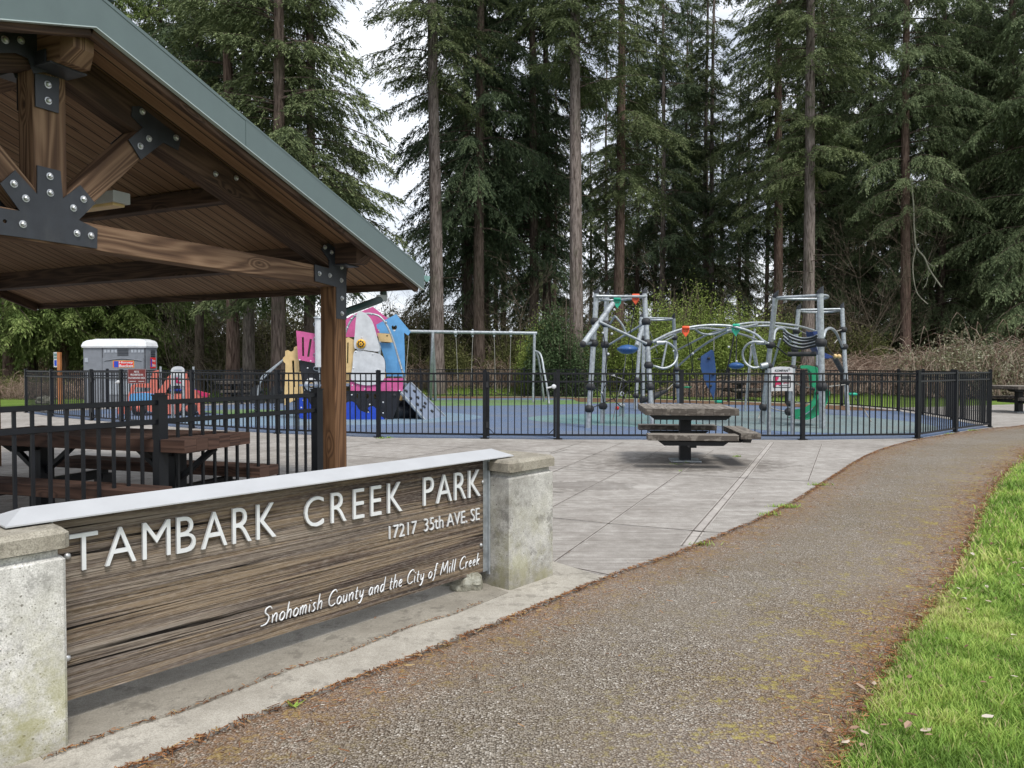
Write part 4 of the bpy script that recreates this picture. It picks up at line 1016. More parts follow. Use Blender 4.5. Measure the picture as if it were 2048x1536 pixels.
# ------------------------------------------------------------------ picnic tables
def planks(mb, cx, cy, z, lx, ly, th, n, along='y'):
    for i in range(n):
        if along == 'y':
            w_ = lx / n; x = cx - lx / 2 + w_ * (i + .5); mb.beam((x, cy - ly / 2, z - th / 2), (x, cy + ly / 2, z - th / 2), w_ - .003, th + random.uniform(-.002, .001), bev=.004)
        else:
            w_ = ly / n; y = cy - ly / 2 + w_ * (i + .5); mb.beam((cx - lx / 2, y, z - th / 2), (cx + lx / 2, y, z - th / 2), w_ - .003, th + random.uniform(-.002, .001), bev=.004)
O0 = (0, 0, 0)
def square_table(loc, rz, label, benches=('front', 'back', 'right'), grp='square picnic tables'):
    t = thing('picnic_table', label, 'picnic table', loc, grp)
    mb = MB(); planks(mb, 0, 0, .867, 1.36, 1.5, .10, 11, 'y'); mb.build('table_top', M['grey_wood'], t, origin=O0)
    mb = MB()
    mb.prism([(-.60, -.60, .752), (.60, -.60, .752), (.52, -.60, .69), (-.52, -.60, .69)], (0, .09, 0)); mb.prism([(-.60, .51, .752), (.60, .51, .752), (.58, .51, .735), (-.58, .51, .735)], (0, .09, 0))
    mb.prism([(-.06, -.51, .752), (-.06, .51, .752), (-.06, .3, .66), (-.06, -.3, .66)], (.12, 0, 0))
    mb.box((0, 0, .37), (.17, .17, .72)); mb.build('pedestal', M['black_metal'], t, origin=O0)
    mb = MB(); mb.box((0, 0, .016), (.46, .40, .02)); mb.build('base_plate', M['galv'], t, origin=O0)
    for b in benches:
        sx, sy = dict(front=(0, -1), back=(0, 1), right=(1, 0), left=(-1, 0))[b]
        cx, cy = sx * .86, sy * .88; mb = MB()
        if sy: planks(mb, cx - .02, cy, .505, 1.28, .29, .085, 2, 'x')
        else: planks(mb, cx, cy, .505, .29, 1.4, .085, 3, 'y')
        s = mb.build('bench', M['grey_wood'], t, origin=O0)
        mb = MB()
        if sy: mb.prism([(-.5, cy - .06, .40), (.5, cy - .06, .40), (.42, cy - .06, .34), (-.42, cy - .06, .34)], (0, .12, 0)); mb.box((0, cy / 2, .345), (.10, abs(cy), .085))
        else: mb.prism([(cx - .06, -.5, .40), (cx - .06, .5, .40), (cx - .06, .42, .34), (cx - .06, -.42, .34)], (.12, 0, 0)); mb.box((cx / 2, 0, .346), (abs(cx), .10, .085))
        o = mb.build('bench_arm', M['black_metal'], s, origin=O0)
    t.rotation_euler = (0, 0, rz); return t
square_table((2.72, 11.62, .012), math.radians(-5.5), 'weathered grey wooden picnic table with three benches standing on the plaza before the fence', grp=None)
def copy_tree(o, parent=None):
    c = o.copy(); COL.objects.link(c); c.parent = parent
    for ch in list(o.children): copy_tree(ch, c)
    return c
sq2 = square_table((16.45, 24.0, .012), math.radians(6), 'dark underneath grey topped picnic table at the right edge, past the fence corner', ('front', 'back', 'right'), 'grey picnic tables beyond the fence')
for (x, y, rz, lab) in ((10.3, 33.6 - 1.8 + 1.7, .1, 'grey picnic table on the grass behind the white rules board'), (-11.9, 31.6, .5, 'long looking grey picnic table behind the fence by the dark spring seats')):
    c = copy_tree(sq2); c.location = Vector((x, y, .0)) * S; c.rotation_euler.z = rz; c['label'] = lab
    c['base'] = (x, y, 0)
# long brown table under the roof
e1 = Vector((-.952, .305, 0)); ang = math.atan2(-e1.y, -e1.x)
c0 = Vector((-2.60, 6.60, 0)) + e1 * 1.32
t = thing('picnic_table', 'long reddish brown picnic table with two benches under the pavilion roof', 'picnic table', (c0.x, c0.y, .012))
mb = MB(); planks(mb, 0, 0, .867, 2.6, .86, .11, 6, 'x'); mb.build('table_top', M['table_brown'], t, origin=O0)
for sg in (-1, 1):
    mb = MB(); planks(mb, 0, sg * .72, .505, 2.6 if sg < 0 else 2.6, .30, .10, 2, 'x'); mb.build('bench', M['table_brown'], t, origin=O0)
for x in (-.80, .80):
    mb = MB(); mb.box((x, 0, .40), (.15, .15, .78)); mb.prism([(x - .05, -.38, .755), (x - .05, .38, .755), (x - .05, .28, .68), (x - .05, -.28, .68)], (.1, 0, 0))
    mb.box((x, 0, .34), (.09, 1.5, .085)); mb.box((x, -.72, .18), (.12, .12, .33)); mb.box((x, .72, .18), (.12, .12, .33)); mb.build('support', M['black_metal'], t, origin=O0)
    for sg in (-1, 1):
        mb = MB(); mb.beam((x, 0, .42), (x + sg * .45, 0, .755), .05, .05); mb.build('brace', M['black_metal'], t, origin=O0)
t.rotation_euler = (0, 0, ang)
# ------------------------------------------------------------------ play ship
Z4 = lambda x, y: (500 + x / 4.876, 600 + y / 4.876)
Z5 = lambda x, y: (760 + x / 4.876, 620 + y / 4.876)
Z6 = lambda x, y: (1140 + x / 4.5176, 560 + y / 4.5176)
Z7 = lambda x, y: (1440 + x / 4.5176, 560 + y / 4.5176)
Z3 = lambda x, y: (x / 3.338, 560 + y / 3.338)
BACK = Vector((0, 1, 0))
def panel(root, name, poly, zf, Y, mat, th=.022, holes=(), tilt=0.0, parent=None, bolts=(), skew=0.0):
    """flat board with its own plane: depth Y at its middle, turned by tilt (depth per metre to the right)"""
    P = []
    cx = sum(p[0] for p in poly) / len(poly); c = at(*zf(cx, 0), Y).x
    n = Vector((-tilt, 1, 0)).normalized()
    f = lambda p: plane_pt(*zf(*p), Vector((c, Y, 0)), n)
    mb = MB(); mb.prism([f(p) for p in poly], n * th, [[f(p) for p in h] for h in holes])
    o = mb.build(name, mat, root) if parent is None else sub(mb, name, mat, parent)
    for b in bolts:
        m2 = MB(); m2.lathe(f(b) - n * .012, [(.001, 0), (.02, .002), (.024, .012)], 8, n); sub(m2, 'bolt', M['white'], o) if o.parent is root else None
    return o
def rounded(pts, n=4): return [tuple(p)[:2] for p in catmull([Vector((x, y, 0)) for x, y in pts], n, True)]
def circ(cx, cy, r, n=14, ry=None): return [(cx + r * math.cos(2 * math.pi * k / n), cy + (ry or r) * math.sin(2 * math.pi * k / n)) for k in range(n)]
ship = thing('play_ship', 'colourful ship shaped climbing playhouse of pink, white, tan and blue panels with a grey ramp', 'playhouse', tuple(gr(*Z4(1150, 1180))))
Ys = 20.6
panel(ship, 'hull_panel', [(800, 888), (1472, 888), (1450, 1010), (1385, 1178), (800, 1168)], Z4, Ys, M['hull'], holes=[circ(1055, 935, 20, 12, 24), circ(1140, 938, 20, 12, 26), circ(1222, 938, 18, 12, 26)], bolts=[(992, 925), (985, 1003), (1168, 1020), (1155, 1095), (1298, 998), (1298, 1102), (1328, 1160)])
panel(ship, 'wave_panel', rounded([(820, 1060), (860, 1020), (905, 1045), (945, 1000), (990, 990), (1030, 1015), (1065, 1070), (1130, 1100), (1170, 1095), (1150, 1055), (1190, 1035), (1228, 1060), (1240, 1110), (1310, 1168), (1100, 1168), (960, 1166), (830, 1166)], 3), Z4, Ys - .035, M['royal'])
m = MB(); m.ball(at(*Z4(1408, 930), Ys - .01), .05, 12, .4, (0, 1, 0)); m.build('bubble_window', M['rubber_black'], ship)
panel(ship, 'pink_band', [(975, 768), (1495, 762), (1488, 888), (975, 885)], Z4, Ys - .02, M['pink'], bolts=[(998, 832), (1120, 870), (1385, 868), (1458, 884)])
panel(ship, 'lower_sail', rounded([(985, 770), (1000, 640), (1012, 510), (1060, 492), (1160, 505), (1240, 520), (1295, 552), (1315, 610), (1316, 700), (1305, 775), (1235, 820), (1130, 832), (1040, 812)], 3), Z4, Ys - .06, M['white'], bolts=[(1032, 507), (1198, 530), (1008, 664), (1248, 678)])
us = panel(ship, 'upper_sail', rounded([(1020, 470), (1022, 330), (1032, 200), (1045, 130), (1078, 110), (1135, 138), (1190, 205), (1228, 320), (1255, 430), (1262, 485), (1240, 503), (1130, 490)], 3), Z4, Ys - .06, M['white'], bolts=[(1092, 365)])
m = MB(); c = at(*Z4(1082, 428), Ys - .09); m.lathe(c, [(.001, -.02), (.125, -.02), (.13, 0), (.13, .02)], 20, (0, 1, 0)); wh = m.build('compass_disc', M['yellow'], ship)
m = MB()
for k in range(8): a = k * math.pi / 4; m.lathe(c + Vector((math.cos(a) * .075, -.024, math.sin(a) * .075)), [(.001, 0), (.027, 0), (.027, .006)], 8, (0, 1, 0))
m.lathe(c + Vector((0, -.026, 0)), [(.001, 0), (.022, 0), (.022, .008)], 10, (0, 1, 0)); sub(m, 'disc_pattern', M['rubber_black'], wh)
panel(ship, 'house_panel', [(800, 430), (850, 400), (945, 368), (962, 364), (1018, 392), (1020, 480), (1000, 705), (800, 705)], Z4, Ys + .05, M['tan'], holes=[[(948, 418), (962, 412), (958, 615), (944, 618)]])
panel(ship, 'dome_roof', rounded([(830, 370), (850, 290), (900, 210), (990, 150)], 1)[:4] + [(1197, 66), (1347, 182), (1300, 215), (1235, 240), (1250, 300), (1280, 300), (1280, 330), (1245, 352), (945, 362)], Z4, Ys + .9, M['pink'])
bh = panel(ship, 'bird_house_panel', [(1232, 240), (1425, 138), (1566, 310), (1543, 346), (1502, 318), (1508, 500), (1512, 745), (1325, 745), (1322, 600), (1285, 420), (1372, 420), (1372, 328), (1262, 322), (1262, 285), (1240, 282)], Z4, Ys + .55, M['bluehood'] if False else M['skyblue'],
           holes=[[(1406, 258), (1420, 246), (1432, 252), (1434, 272), (1408, 312), (1384, 282), (1380, 258), (1390, 246)]])
panel(ship, 'window_panel', [(1240, 322), (1370, 330), (1397, 415), (1262, 404)], Z4, Ys + .30, M['tan'], holes=[circ(1336, 350, 8)])
panel(ship, 'shingle_panel', [(1262, 415), (1400, 420), (1430, 520), (1440, 745), (1330, 745), (1320, 600)], Z4, Ys + .40, M['skyblue'])
m = MB(); m.tube(catmull([at(*Z4(*p), Ys - .02) for p in [(905, 420), (945, 280), (1000, 180), (1060, 143), (1130, 133), (1200, 138), (1270, 165), (1330, 240), (1395, 390), (1440, 540), (1478, 670), (1500, 745), (1512, 800)]], 4), .028, 8); m.build('arch_tube', M['galv'], ship)
for (x, y) in ((1018, 152), (990, 185), (1185, 140), (1327, 218), (1478, 672), (950, 270)):
    m = MB(); m.ball(at(*Z4(x, y), Ys - .03), .035, 8); m.build('tube_clamp', M['galv'], ship)
panel(ship, 'pink_side_panel', [(450, 298), (645, 330), (720, 345), (720, 632), (650, 618), (470, 582)], Z4, Ys + .1, M['pink'], holes=[[(505, 362), (525, 362), (528, 548), (508, 545)], [(582, 378), (604, 382), (578, 556), (556, 552)]], bolts=[(485, 585), (592, 596)])
panel(ship, 'castle_panel', [(320, 568), (343, 545), (343, 497), (368, 487), (398, 506), (425, 492), (430, 460), (458, 448), (475, 590), (480, 700), (492, 850), (495, 900), (480, 965), (418, 985), (330, 1030), (345, 700), (345, 620), (325, 600)], Z4, Ys + .35, M['tan'], holes=[[(408, 590), (430, 590), (440, 850), (422, 850)]])
panel(ship, 'black_side_panel', [(480, 590), (650, 620), (800, 650), (800, 1168), (640, 1120), (570, 1040), (520, 900)], Z4, Ys + .18, M['hull'], holes=[circ(597, 825, 22)], bolts=[(562, 664), (528, 880)])
m = MB(); c = at(*Z4(597, 825), Ys + .15); m.lathe(c, [(.10, 0), (.19, 0), (.19, .025), (.10, .025)], 18, (0, 1, 0)); m.build('porthole_ring', M['white'], ship)
panel(ship, 'blue_side_panel', rounded([(470, 960), (520, 940), (560, 965), (600, 1040), (640, 1100), (800, 1100), (800, 1165), (600, 1160), (480, 1150), (465, 1060)], 2), Z4, Ys + .14, M['royal'], bolts=[(520, 980), (500, 1050)])
m = MB(); a, b = at(*Z4(672, 178), Ys), at(*Z4(676, 655), Ys); m.tube([a, b], .115, 14); mast = m.build('mast', M['white'], ship)
m = MB(); m.lathe(at(*Z4(672, 178), Ys), [(.15, 0), (.15, .03), (.001, .06)], 14); sub(m, 'mast_cap', M['galv'], mast)
m = MB(); m.tube([at(*Z4(674, 660), Ys), at(*Z4(676, 1170), Ys)], .03, 8); m.build('mast_foot', M['galv'], ship)
for y in (240, 385, 540, 670):
    m = MB(); c = at(*Z4(640, y), Ys - .02); m.tube(catmull([c + Vector((.03 + .09 * math.cos(a), -.04 * math.sin(a), .06 * math.sin(a))) for a in [2 * math.pi * k / 10 for k in range(10)]], 2, True), .012, 6); m.build('hand_ring', M['galv'], ship)
m = MB(); m.tube(catmull([at(*Z4(*p), 21.2) for p in [(88, 910), (100, 800), (130, 735), (200, 680), (335, 575), (450, 480)]], 4), .026, 8); m.tube(catmull([at(*Z4(*p), 20.7) for p in [(75, 930), (90, 830), (150, 745), (310, 600)]], 4), .022, 8); m.build('hand_rail', M['galv'], ship)
# ramp at the stern: a steel tray with climbing grips
q = [at(*Z4(1465, 905), 20.6), at(*Z4(1556, 802), 21.7), at(*Z4(1905, 1148), 21.9), at(*Z4(1702, 1178), 20.55)]
m = MB(); n = (q[1] - q[0]).cross(q[3] - q[0]).normalized()
if n.z < 0: n = -n
m.prism(q, -n * .03); rp = m.build('ramp', M['slate'], ship)
m = MB()
for a, b in ((q[0], q[3]), (q[1], q[2]), (q[3], q[2])): m.beam(a + n * .02, b + n * .02, .035, .06, up=n)
sub(m, 'ramp_frame', M['galv'], rp)
for (u_, v_) in ((.08, .35), (.2, .75), (.28, .25), (.36, .62), (.5, .3), (.55, .7), (.68, .22), (.78, .66), (.62, .5)):
    c = (q[0] * (1 - v_) + q[1] * v_) * (1 - u_) + (q[3] * (1 - v_) + q[2] * v_) * u_
    m = MB(); m.ball(c + n * .02, .055, 8, .6, n); sub(m, 'climbing_grip', M['rubber_black'], rp)
m = MB(); m.tube([at(*Z4(1405, 1075), 21.0), at(*Z4(1600, 1075), 21.3)], .29, 16); m.build('crawl_tunnel', M['hull'], ship)
for (x, y0, y1, Yd) in ((1632, 1060, 1208, 20.8), (1525, 960, 1160, 21.6), (1440, 960, 1150, 21.4)):
    m = MB(); m.tube([at(*Z4(x, y0), Yd), at(*Z4(x, y1), Yd)], .035, 8); m.build('leg', M['galv'], ship)
panel(ship, 'deck_step', [(1452, 905), (1490, 925), (1485, 1010), (1458, 1010)], Z4, 21.3, M['tan'])
# floor and rear posts, so that it holds from the side too
m = MB(); a, b = at(*Z4(480, 888), 20.7), at(*Z4(1460, 888), 20.7); m.prism([Vector((a.x, 20.7, .95)), Vector((b.x, 20.7, .95)), Vector((b.x, 22.2, .95)), Vector((a.x, 22.2, .95))], (0, 0, .05)); m.build('deck', M['slate'], ship)
for x in (a.x + .3, (a.x + b.x) / 2, b.x - .1):
    m = MB(); m.tube([Vector((x, 22.1, 0)), Vector((x, 22.1, 2.0))], .045, 8); m.build('post', M['galv'], ship)
panel(ship, 'rear_panel', [(480, 700), (1330, 700), (1330, 1000), (480, 1000)], Z4, 22.2, M['tan'])

# dark spring seats left of the ship
for (zx, lab) in ((20, 'black two part spring seat left of the tan castle panel'), (215, 'black spring seat standing right beside the tan castle panel')):
    p = gr(*Z4(zx + 30, 1105)); g = thing('spring_seat', lab, 'spring rider', tuple(p))
    f = lambda x, y: at(*Z4(zx + x, y), p.y)
    m = MB(); m.prism([f(-25, 905), f(-5, 860), (f(25, 835)), f(60, 845), f(85, 885), f(70, 905), f(100, 960), f(100, 1010), f(-20, 1010)], (0, .25, 0)); m.build('seat', M['rubber_black'], g)
    m = MB(); m.tube(catmull([f(35, 1010) + Vector((.05 * math.cos(k * 1.2), .05 * math.sin(k * 1.2), -k * .016)) for k in range(20)], 1), .014, 6); m.build('spring', M['rubber_black'], g)

# ------------------------------------------------------------------ swings
sw = thing('swing_set', 'tall grey steel swing frame with long chains behind the play ship', 'swing set', tuple(gr(968, 807)))
Yw = 30.4; m = MB(); m.tube([at(756, 662, Yw + .2), at(1074, 666.5, Yw)], .068, 12); m.build('top_beam', M['galv'], sw)
for pts_ in ([at(866, 664, Yw), at(863, 735, Yw - .1), gr(861.5, 801)], [at(865, 664, Yw), at(869, 740, Yw + .5), Vector(at(871, 800, Yw + 1.2))], [at(1069, 666, Yw), gr(1066.5, 806)], [at(760, 663, Yw), at(757, 806, Yw)]):
    m = MB(); q_ = list(pts_); q_[-1] = Vector((q_[-1].x, q_[-1].y, 0)); m.tube(q_, .062, 10); m.build('leg', M['galv'], sw)
for (a, pts_) in enumerate(([(1515, 400), (1555, 420), (1580, 480), (1600, 600), (1630, 760), (1648, 920)], [(1512, 405), (1540, 460), (1565, 600), (1590, 800), (1602, 888)])):
    Yd = Yw - .9 if a == 0 else Yw + .8; q_ = [at(*Z5(*p), Yw + (Yd - Yw) * i / 5) for i, p in enumerate(pts_)]; q_[-1].z = 0
    m = MB(); m.tube(catmull(q_, 4), .045, 8); m.build('leg', M['galv'], sw)
for x in (738, 903, 1113, 1276):
    m = MB(); c = at(*Z5(x, 222), Yw); m.lathe(c - Vector((.07, 0, 0)), [(.09, 0), (.09, .14)], 10, (1, 0, 0)); m.ball(c + Vector((0, 0, .1)), .05, 8); m.ball(c - Vector((0, 0, .14)), .05, 8); m.build('hanger', M['galv'], sw)
for xl, xr, xbl, xbr, yb in ((740, 905, 765, 885, 810), (1113, 1276, 1128, 1262, 800)):
    g = thing('swing', 'black belt swing hanging on chains, %s' % ('nearer the blue bird house panel' if xl < 800 else 'nearer the curved end legs of the frame'), 'swing', tuple(at(*Z5((xbl + xbr) / 2, yb), Yw)), 'swings hanging from the steel frame')
    for a, b in ((xl, xbl), (xr, xbr)):
        m = MB(); m.tube([at(*Z5(a, 245), Yw), at(*Z5(b, yb), Yw)], .010, 5); m.build('chain', M['chain'], g)
    m = MB(); A_, B_ = at(*Z5(xbl, yb), Yw), at(*Z5(xbr, yb), Yw); n_ = 9
    vs = []; 
    for k in range(n_):
        f = k / (n_ - 1); p = A_ * (1 - f) + B_ * f - up * (.10 * math.sin(math.pi * f)); vs += [p - BACK * .08, p + BACK * .08, p + BACK * .08 - up * .02, p - BACK * .08 - up * .02]
    fs = []
    for k in range(n_ - 1):
        for j in range(4): fs.append((k * 4 + j, k * 4 + (j + 1) % 4, k * 4 + 4 + (j + 1) % 4, k * 4 + 4 + j))
    fs += [(0, 1, 2, 3), tuple((n_ - 1) * 4 + k for k in (3, 2, 1, 0))]
    m.add(vs, fs); m.build('seat', M['rubber_black'], g)
g = thing('swing', 'swing chains half hidden behind the blue bird house panel', 'swing', tuple(at(815, 790, Yw)))
for a, b in (((283, 250), (255, 600)), ((120, 250), (130, 600))):
    m = MB(); m.tube([at(*Z5(*a), Yw), at(*Z5(*b), Yw), at(*Z5(b[0] - 5, 800), Yw)], .014, 5); m.build('chain', M['chain'], g)

# ------------------------------------------------------------------ rope climbing structure
net = thing('rope_climber', 'big galvanised climbing frame of leaning posts, arches, ropes and black ball joints', 'climbing frame', tuple(gr(1420, 850)))
def pole(top, bot, Yt, Yb, r=.064, cap=True, balls=(), zf=None):
    a, b = at(*zf(*top), Yt), at(*zf(*bot), Yb)
    if Yb and b.z < .35: b = Vector((b.x, b.y, .0))
    d = (b - a).normalized(); n_ = 6
    m = MB(); m.tube([a + (b - a) * k / n_ for k in range(n_ + 1)], [r * (1 if k < 4 else 1 - .0 * k) for k in range(n_ + 1)], 14); o = m.build('post', M['galv'], net)
    if cap:
        ax = -d; nx = ax.cross(Vector((0, 1, 0))).normalized(); ny = ax.cross(nx)
        base = [a + (nx * math.cos(t_) + ny * math.sin(t_)) * r * 1.03 for t_ in [2 * math.pi * k / 14 for k in range(14)]]
        topv = [p + ax * (.05 + .07 * (1 + (1 if True else -1) * math.cos(2 * math.pi * k / 14) * (-1))) for k, p in enumerate(base)]
        m = MB(); m.add(base + topv, [(k, (k + 1) % 14, 14 + (k + 1) % 14, 14 + k) for k in range(14)] + [tuple(range(14, 28))], None, False); sub(m, 'post_cap', M['plate'], o)
        m = MB(); m.lathe(a + d * .03, [(r * 1.12, 0), (r * 1.12, .05)], 14, d); sub(m, 'collar', M['galv'], o)
    out = []
    for y in balls:
        f = ((top[1] - y) / (top[1] - bot[1])); p = a + (b - a) * f; out.append(p)
        m = MB(); m.ball(p, r * 1.85, 12, .9, d)
        sub(m, 'ball_joint', M['rubber_black'], o)
    return a, b, out
PA = pole((240, 125), (163, 1345), 17.9, 17.8, balls=(375, 572, 967, 1165), zf=Z6)
PB = pole((332, 150), (292, 1305), 19.4, 19.2, balls=(400, 588, 1142), zf=Z6)
PC = pole((672, 125), (745, 1330), 18.4, 18.1, balls=(378, 572, 772, 965), zf=Z6)
PD = pole((645, 335), (588, 1160), 25.8, 25.6, r=.064, balls=(495, 895, 1035), zf=Z6)
PE = pole((668, 400), (655, 1130), 24.5, 24.5, r=.064, balls=(518, 1020), zf=Z6, cap=False)
PF = pole((935, 345), (985, 1100), 26.4, 27.5, r=.064, balls=(505, 770, 915), zf=Z6)
PG = pole((500, 160), (378, 1310), 18.3, 19.0, balls=(575, 768, 1142), zf=Z7)
PH = pole((905, 125), (925, 1352), 17.6, 17.6, r=.074, balls=(565, 965), zf=Z7)
PI_ = pole((710, 265), (620, 1180), 22.7, 23.0, r=.064, balls=(452, 610, 768, 1080), zf=Z7)
PJ = pole((1102, 255), (1155, 1236), 22.6, 22.4, balls=(452, 608, 930), zf=Z7)
PK = pole((880, 300), (882, 1120), 26.5, 26.5, r=.064, balls=(770,), zf=Z7, cap=False)
for z_, tp_, bt_, Ya, Yb in ((Z6, (660, 420), (600, 600), 22, 21), ):
    m = MB(); m.tube([at(*z_(*tp_), Ya), at(*z_(*bt_), Yb)], .07, 10); m.build('strut', M['galv'], net)
def tb(pts, r=.028, name='tube', mat=None, n=4, sm=True, k=8):
    m = MB(); q = [Vector(p) for p in pts]; m.tube(catmull(q, n) if sm else q, r, k); return m.build(name, mat or M['galv'], net)
A6 = lambda x, y, Y: at(*Z6(x, y), Y)
A7 = lambda x, y, Y: at(*Z7(x, y), Y)
# slanting club pole
tb([A6(385, 215, 18.4), A6(118, 580, 17.2)], .07, 'slanted_pole', sm=False, k=12)
m = MB(); c = A6(118, 580, 17.2); m.ball(c, .08, 12); m.build('pole_end', M['rubber_black'], net)
tb([A6(130, 578, 17.3), A6(190, 568, 17.8)], .035, 'stub', sm=False)
# rings at the tops
tb([A6(235, 145, 17.8), A6(450, 148, 17.9), A6(680, 148, 18.3)], .032, 'top_ring')
tb([A6(250, 170, 17.95), A6(330, 182, 19.2), A6(450, 180, 19.2), A6(560, 168, 18.8), A6(670, 152, 18.5)], .032, 'top_ring')
tb([A6(650, 345, 25.8), A6(800, 345, 26), A6(935, 350, 26.4)], .034, 'top_ring'); tb([A6(655, 352, 25.9), A6(760, 362, 26.5), A6(935, 356, 26.5)], .034, 'top_ring')
tb([A7(505, 165, 18.3), A7(560, 155, 18.1), A7(720, 148, 17.9), A7(885, 138, 17.65), A7(960, 140, 17.8), A7(975, 155, 18.1), A7(940, 168, 18.4), A7(900, 172, 18.5), A7(700, 172, 18.6), A7(510, 168, 18.5)], .032, 'top_ring')
tb([A7(715, 270, 22.7), A7(850, 268, 22.6), A7(1100, 262, 22.6)], .034, 'top_ring'); tb([A7(720, 280, 22.9), A7(800, 292, 23.6), A7(1000, 288, 23.6), A7(1100, 270, 22.8)], .034, 'top_ring')
# bars
tb([A6(262, 375, 17.7), A6(690, 575, 18.0)], .032, 'bar', sm=False); tb([A6(360, 580, 19.2), A6(655, 400, 18.4)], .030, 'bar', sm=False)
tb([A6(405, 325, 18.8), A6(470, 400, 18.8), A6(505, 480, 18.8)], .026, 'bar'); tb([A6(405, 325, 18.8), A6(365, 390, 19)], .026, 'bar', sm=False)
tb([A6(690, 640, 18.2), A6(935, 510, 26.2)], .026, 'bar', sm=False)
# arched ladder with wavy rails
Yl = 19.5
tb([A6(745, 560, 18.2), A6(800, 530, 18.4), A6(930, 470, 18.8), A6(1100, 425, 19), A6(1280, 408, 19), A6(1440, 415, 19), A6(1536, 432, 19), A7(100, 415, 19), A7(230, 450, 18.9), A7(330, 495, 18.7), A7(385, 545, 18.5), A7(420, 565, 18.3)], .033, 'arch_rail', n=5)
tb([A6(765, 562, 18.4), A6(960, 475, 18.9), A6(1110, 440, 19.4), A6(1180, 480, 19.6), A6(1270, 492, 19.8), A6(1360, 470, 19.6), A6(1440, 425, 19.2)], .028, 'arch_rung')
tb([A6(975, 630, 26.0), A6(1110, 560, 23.5), A6(1250, 490, 21.5), A6(1420, 440, 20)], .030, 'arch_rail')
tb([A6(985, 770, 26.4), A6(1110, 660, 24.5), A6(1250, 560, 22.8), A6(1400, 480, 21.6), A6(1500, 440, 21.2), A7(100, 418, 21.4), A7(260, 388, 21.6), A7(420, 385, 22), A7(560, 395, 22.2), A7(720, 418, 22.8), A7(860, 460, 24)], .034, 'arch_rail', n=5)
tb([A6(1150, 435, 19.3), A6(1260, 438, 20.5), A6(1420, 455, 21.2), A7(100, 465, 21), A7(230, 500, 20), A7(330, 540, 19)], .028, 'arch_rail')
tb([A7(60, 460, 21), A7(160, 440, 21.3), A7(300, 418, 21.8), A7(480, 415, 22), A7(700, 445, 22.6)], .030, 'arch_rail')
tb([A7(5, 470, 20), A7(120, 420, 21), A7(230, 420, 21.4), A7(340, 395, 21.8)], .026, 'arch_rung')
# end loops
tb([A6(720, 560, 18.3), A6(860, 560, 18.3), A6(935, 605, 18.4), A6(968, 680, 18.5), A6(935, 760, 18.4), A6(850, 798, 18.3), A6(770, 780, 18.3), A6(730, 770, 18.2)], .030, 'loop'); tb([A6(875, 565, 18.3), A6(830, 790, 18.3)], .028, 'loop_bar', sm=False)
tb([A6(780, 566, 18.26), A6(850, 566, 18.28)], .052, 'grip', sm=False)
tb([A7(440, 572, 18.4), A7(310, 558, 18.4), A7(240, 590, 18.5), A7(205, 660, 18.6), A7(225, 740, 18.6), A7(290, 790, 18.5), A7(370, 785, 18.5), A7(430, 770, 18.5)], .030, 'loop'); tb([A7(300, 562, 18.5), A7(340, 785, 18.6)], .028, 'loop_bar', sm=False)
tb([A7(330, 565, 18.42), A7(410, 568, 18.42)], .052, 'grip', sm=False)
tb([A7(370, 780, 18.45), A7(430, 765, 18.45)], .075, 'grip', sm=False)
# curved black bands of the tunnel climber, with hoops
for k, (dy, dY) in enumerate(((0, 0), (28, .35), (62, .7), (96, .3))):
    tb([A7(575, 455 + dy * .9, 19.6 + dY), A7(640, 500 + dy, 19.2 + dY), A7(740, 532 + dy * .9, 18.9 + dY), A7(830, 525 + dy * .8, 18.6 + dY), A7(885, 500 + dy * .9, 18.3 + dY)], .032, 'band', M['rubber_black'] if k != 9 else None)
    tb([A7(575, 449 + dy * .9, 19.6 + dY), A7(640, 494 + dy, 19.2 + dY), A7(740, 526 + dy * .9, 18.9 + dY), A7(830, 519 + dy * .8, 18.6 + dY), A7(885, 494 + dy * .9, 18.3 + dY)], .024, 'band_tube')
tb([A7(485, 545, 18.6), A7(495, 470, 18.8), A7(530, 435, 19), A7(575, 445, 19.4), A7(610, 490, 19.6), A7(640, 560, 19.8)], .036, 'hoop')
tb([A7(935, 520, 18), A7(955, 455, 18.2), A7(1000, 436, 18.8), A7(1045, 470, 19.6), A7(1075, 530, 20.6), A7(1105, 600, 21.8)], .036, 'hoop')
tb([A7(610, 670, 19), A7(870, 668, 18.8)], .060, 'roller', M['rubber_black'], sm=False, k=12)
tb([A7(495, 590, 18.6), A7(600, 675, 19)], .018, 'rope', M['rope_dark'], sm=False)
tb([A7(1035, 700, 20.5), A7(1100, 820, 22)], .075, 'roller', M['rubber_black'], sm=False, k=12)
tb([A7(545, 530, 19), A7(470, 800, 19.5)], .03, 'tube', sm=False)
tb([A7(315, 440, 21.8), A7(270, 740, 21.8), A7(225, 1180, 22)], .035, 'tube', sm=False); tb([A7(290, 590, 21.6), A7(320, 770, 21.8)], .03, 'tube', sm=False)
tb([A7(1060, 940, 18), A7(1170, 1235, 20)], .04, 'tube', sm=False) if False else None
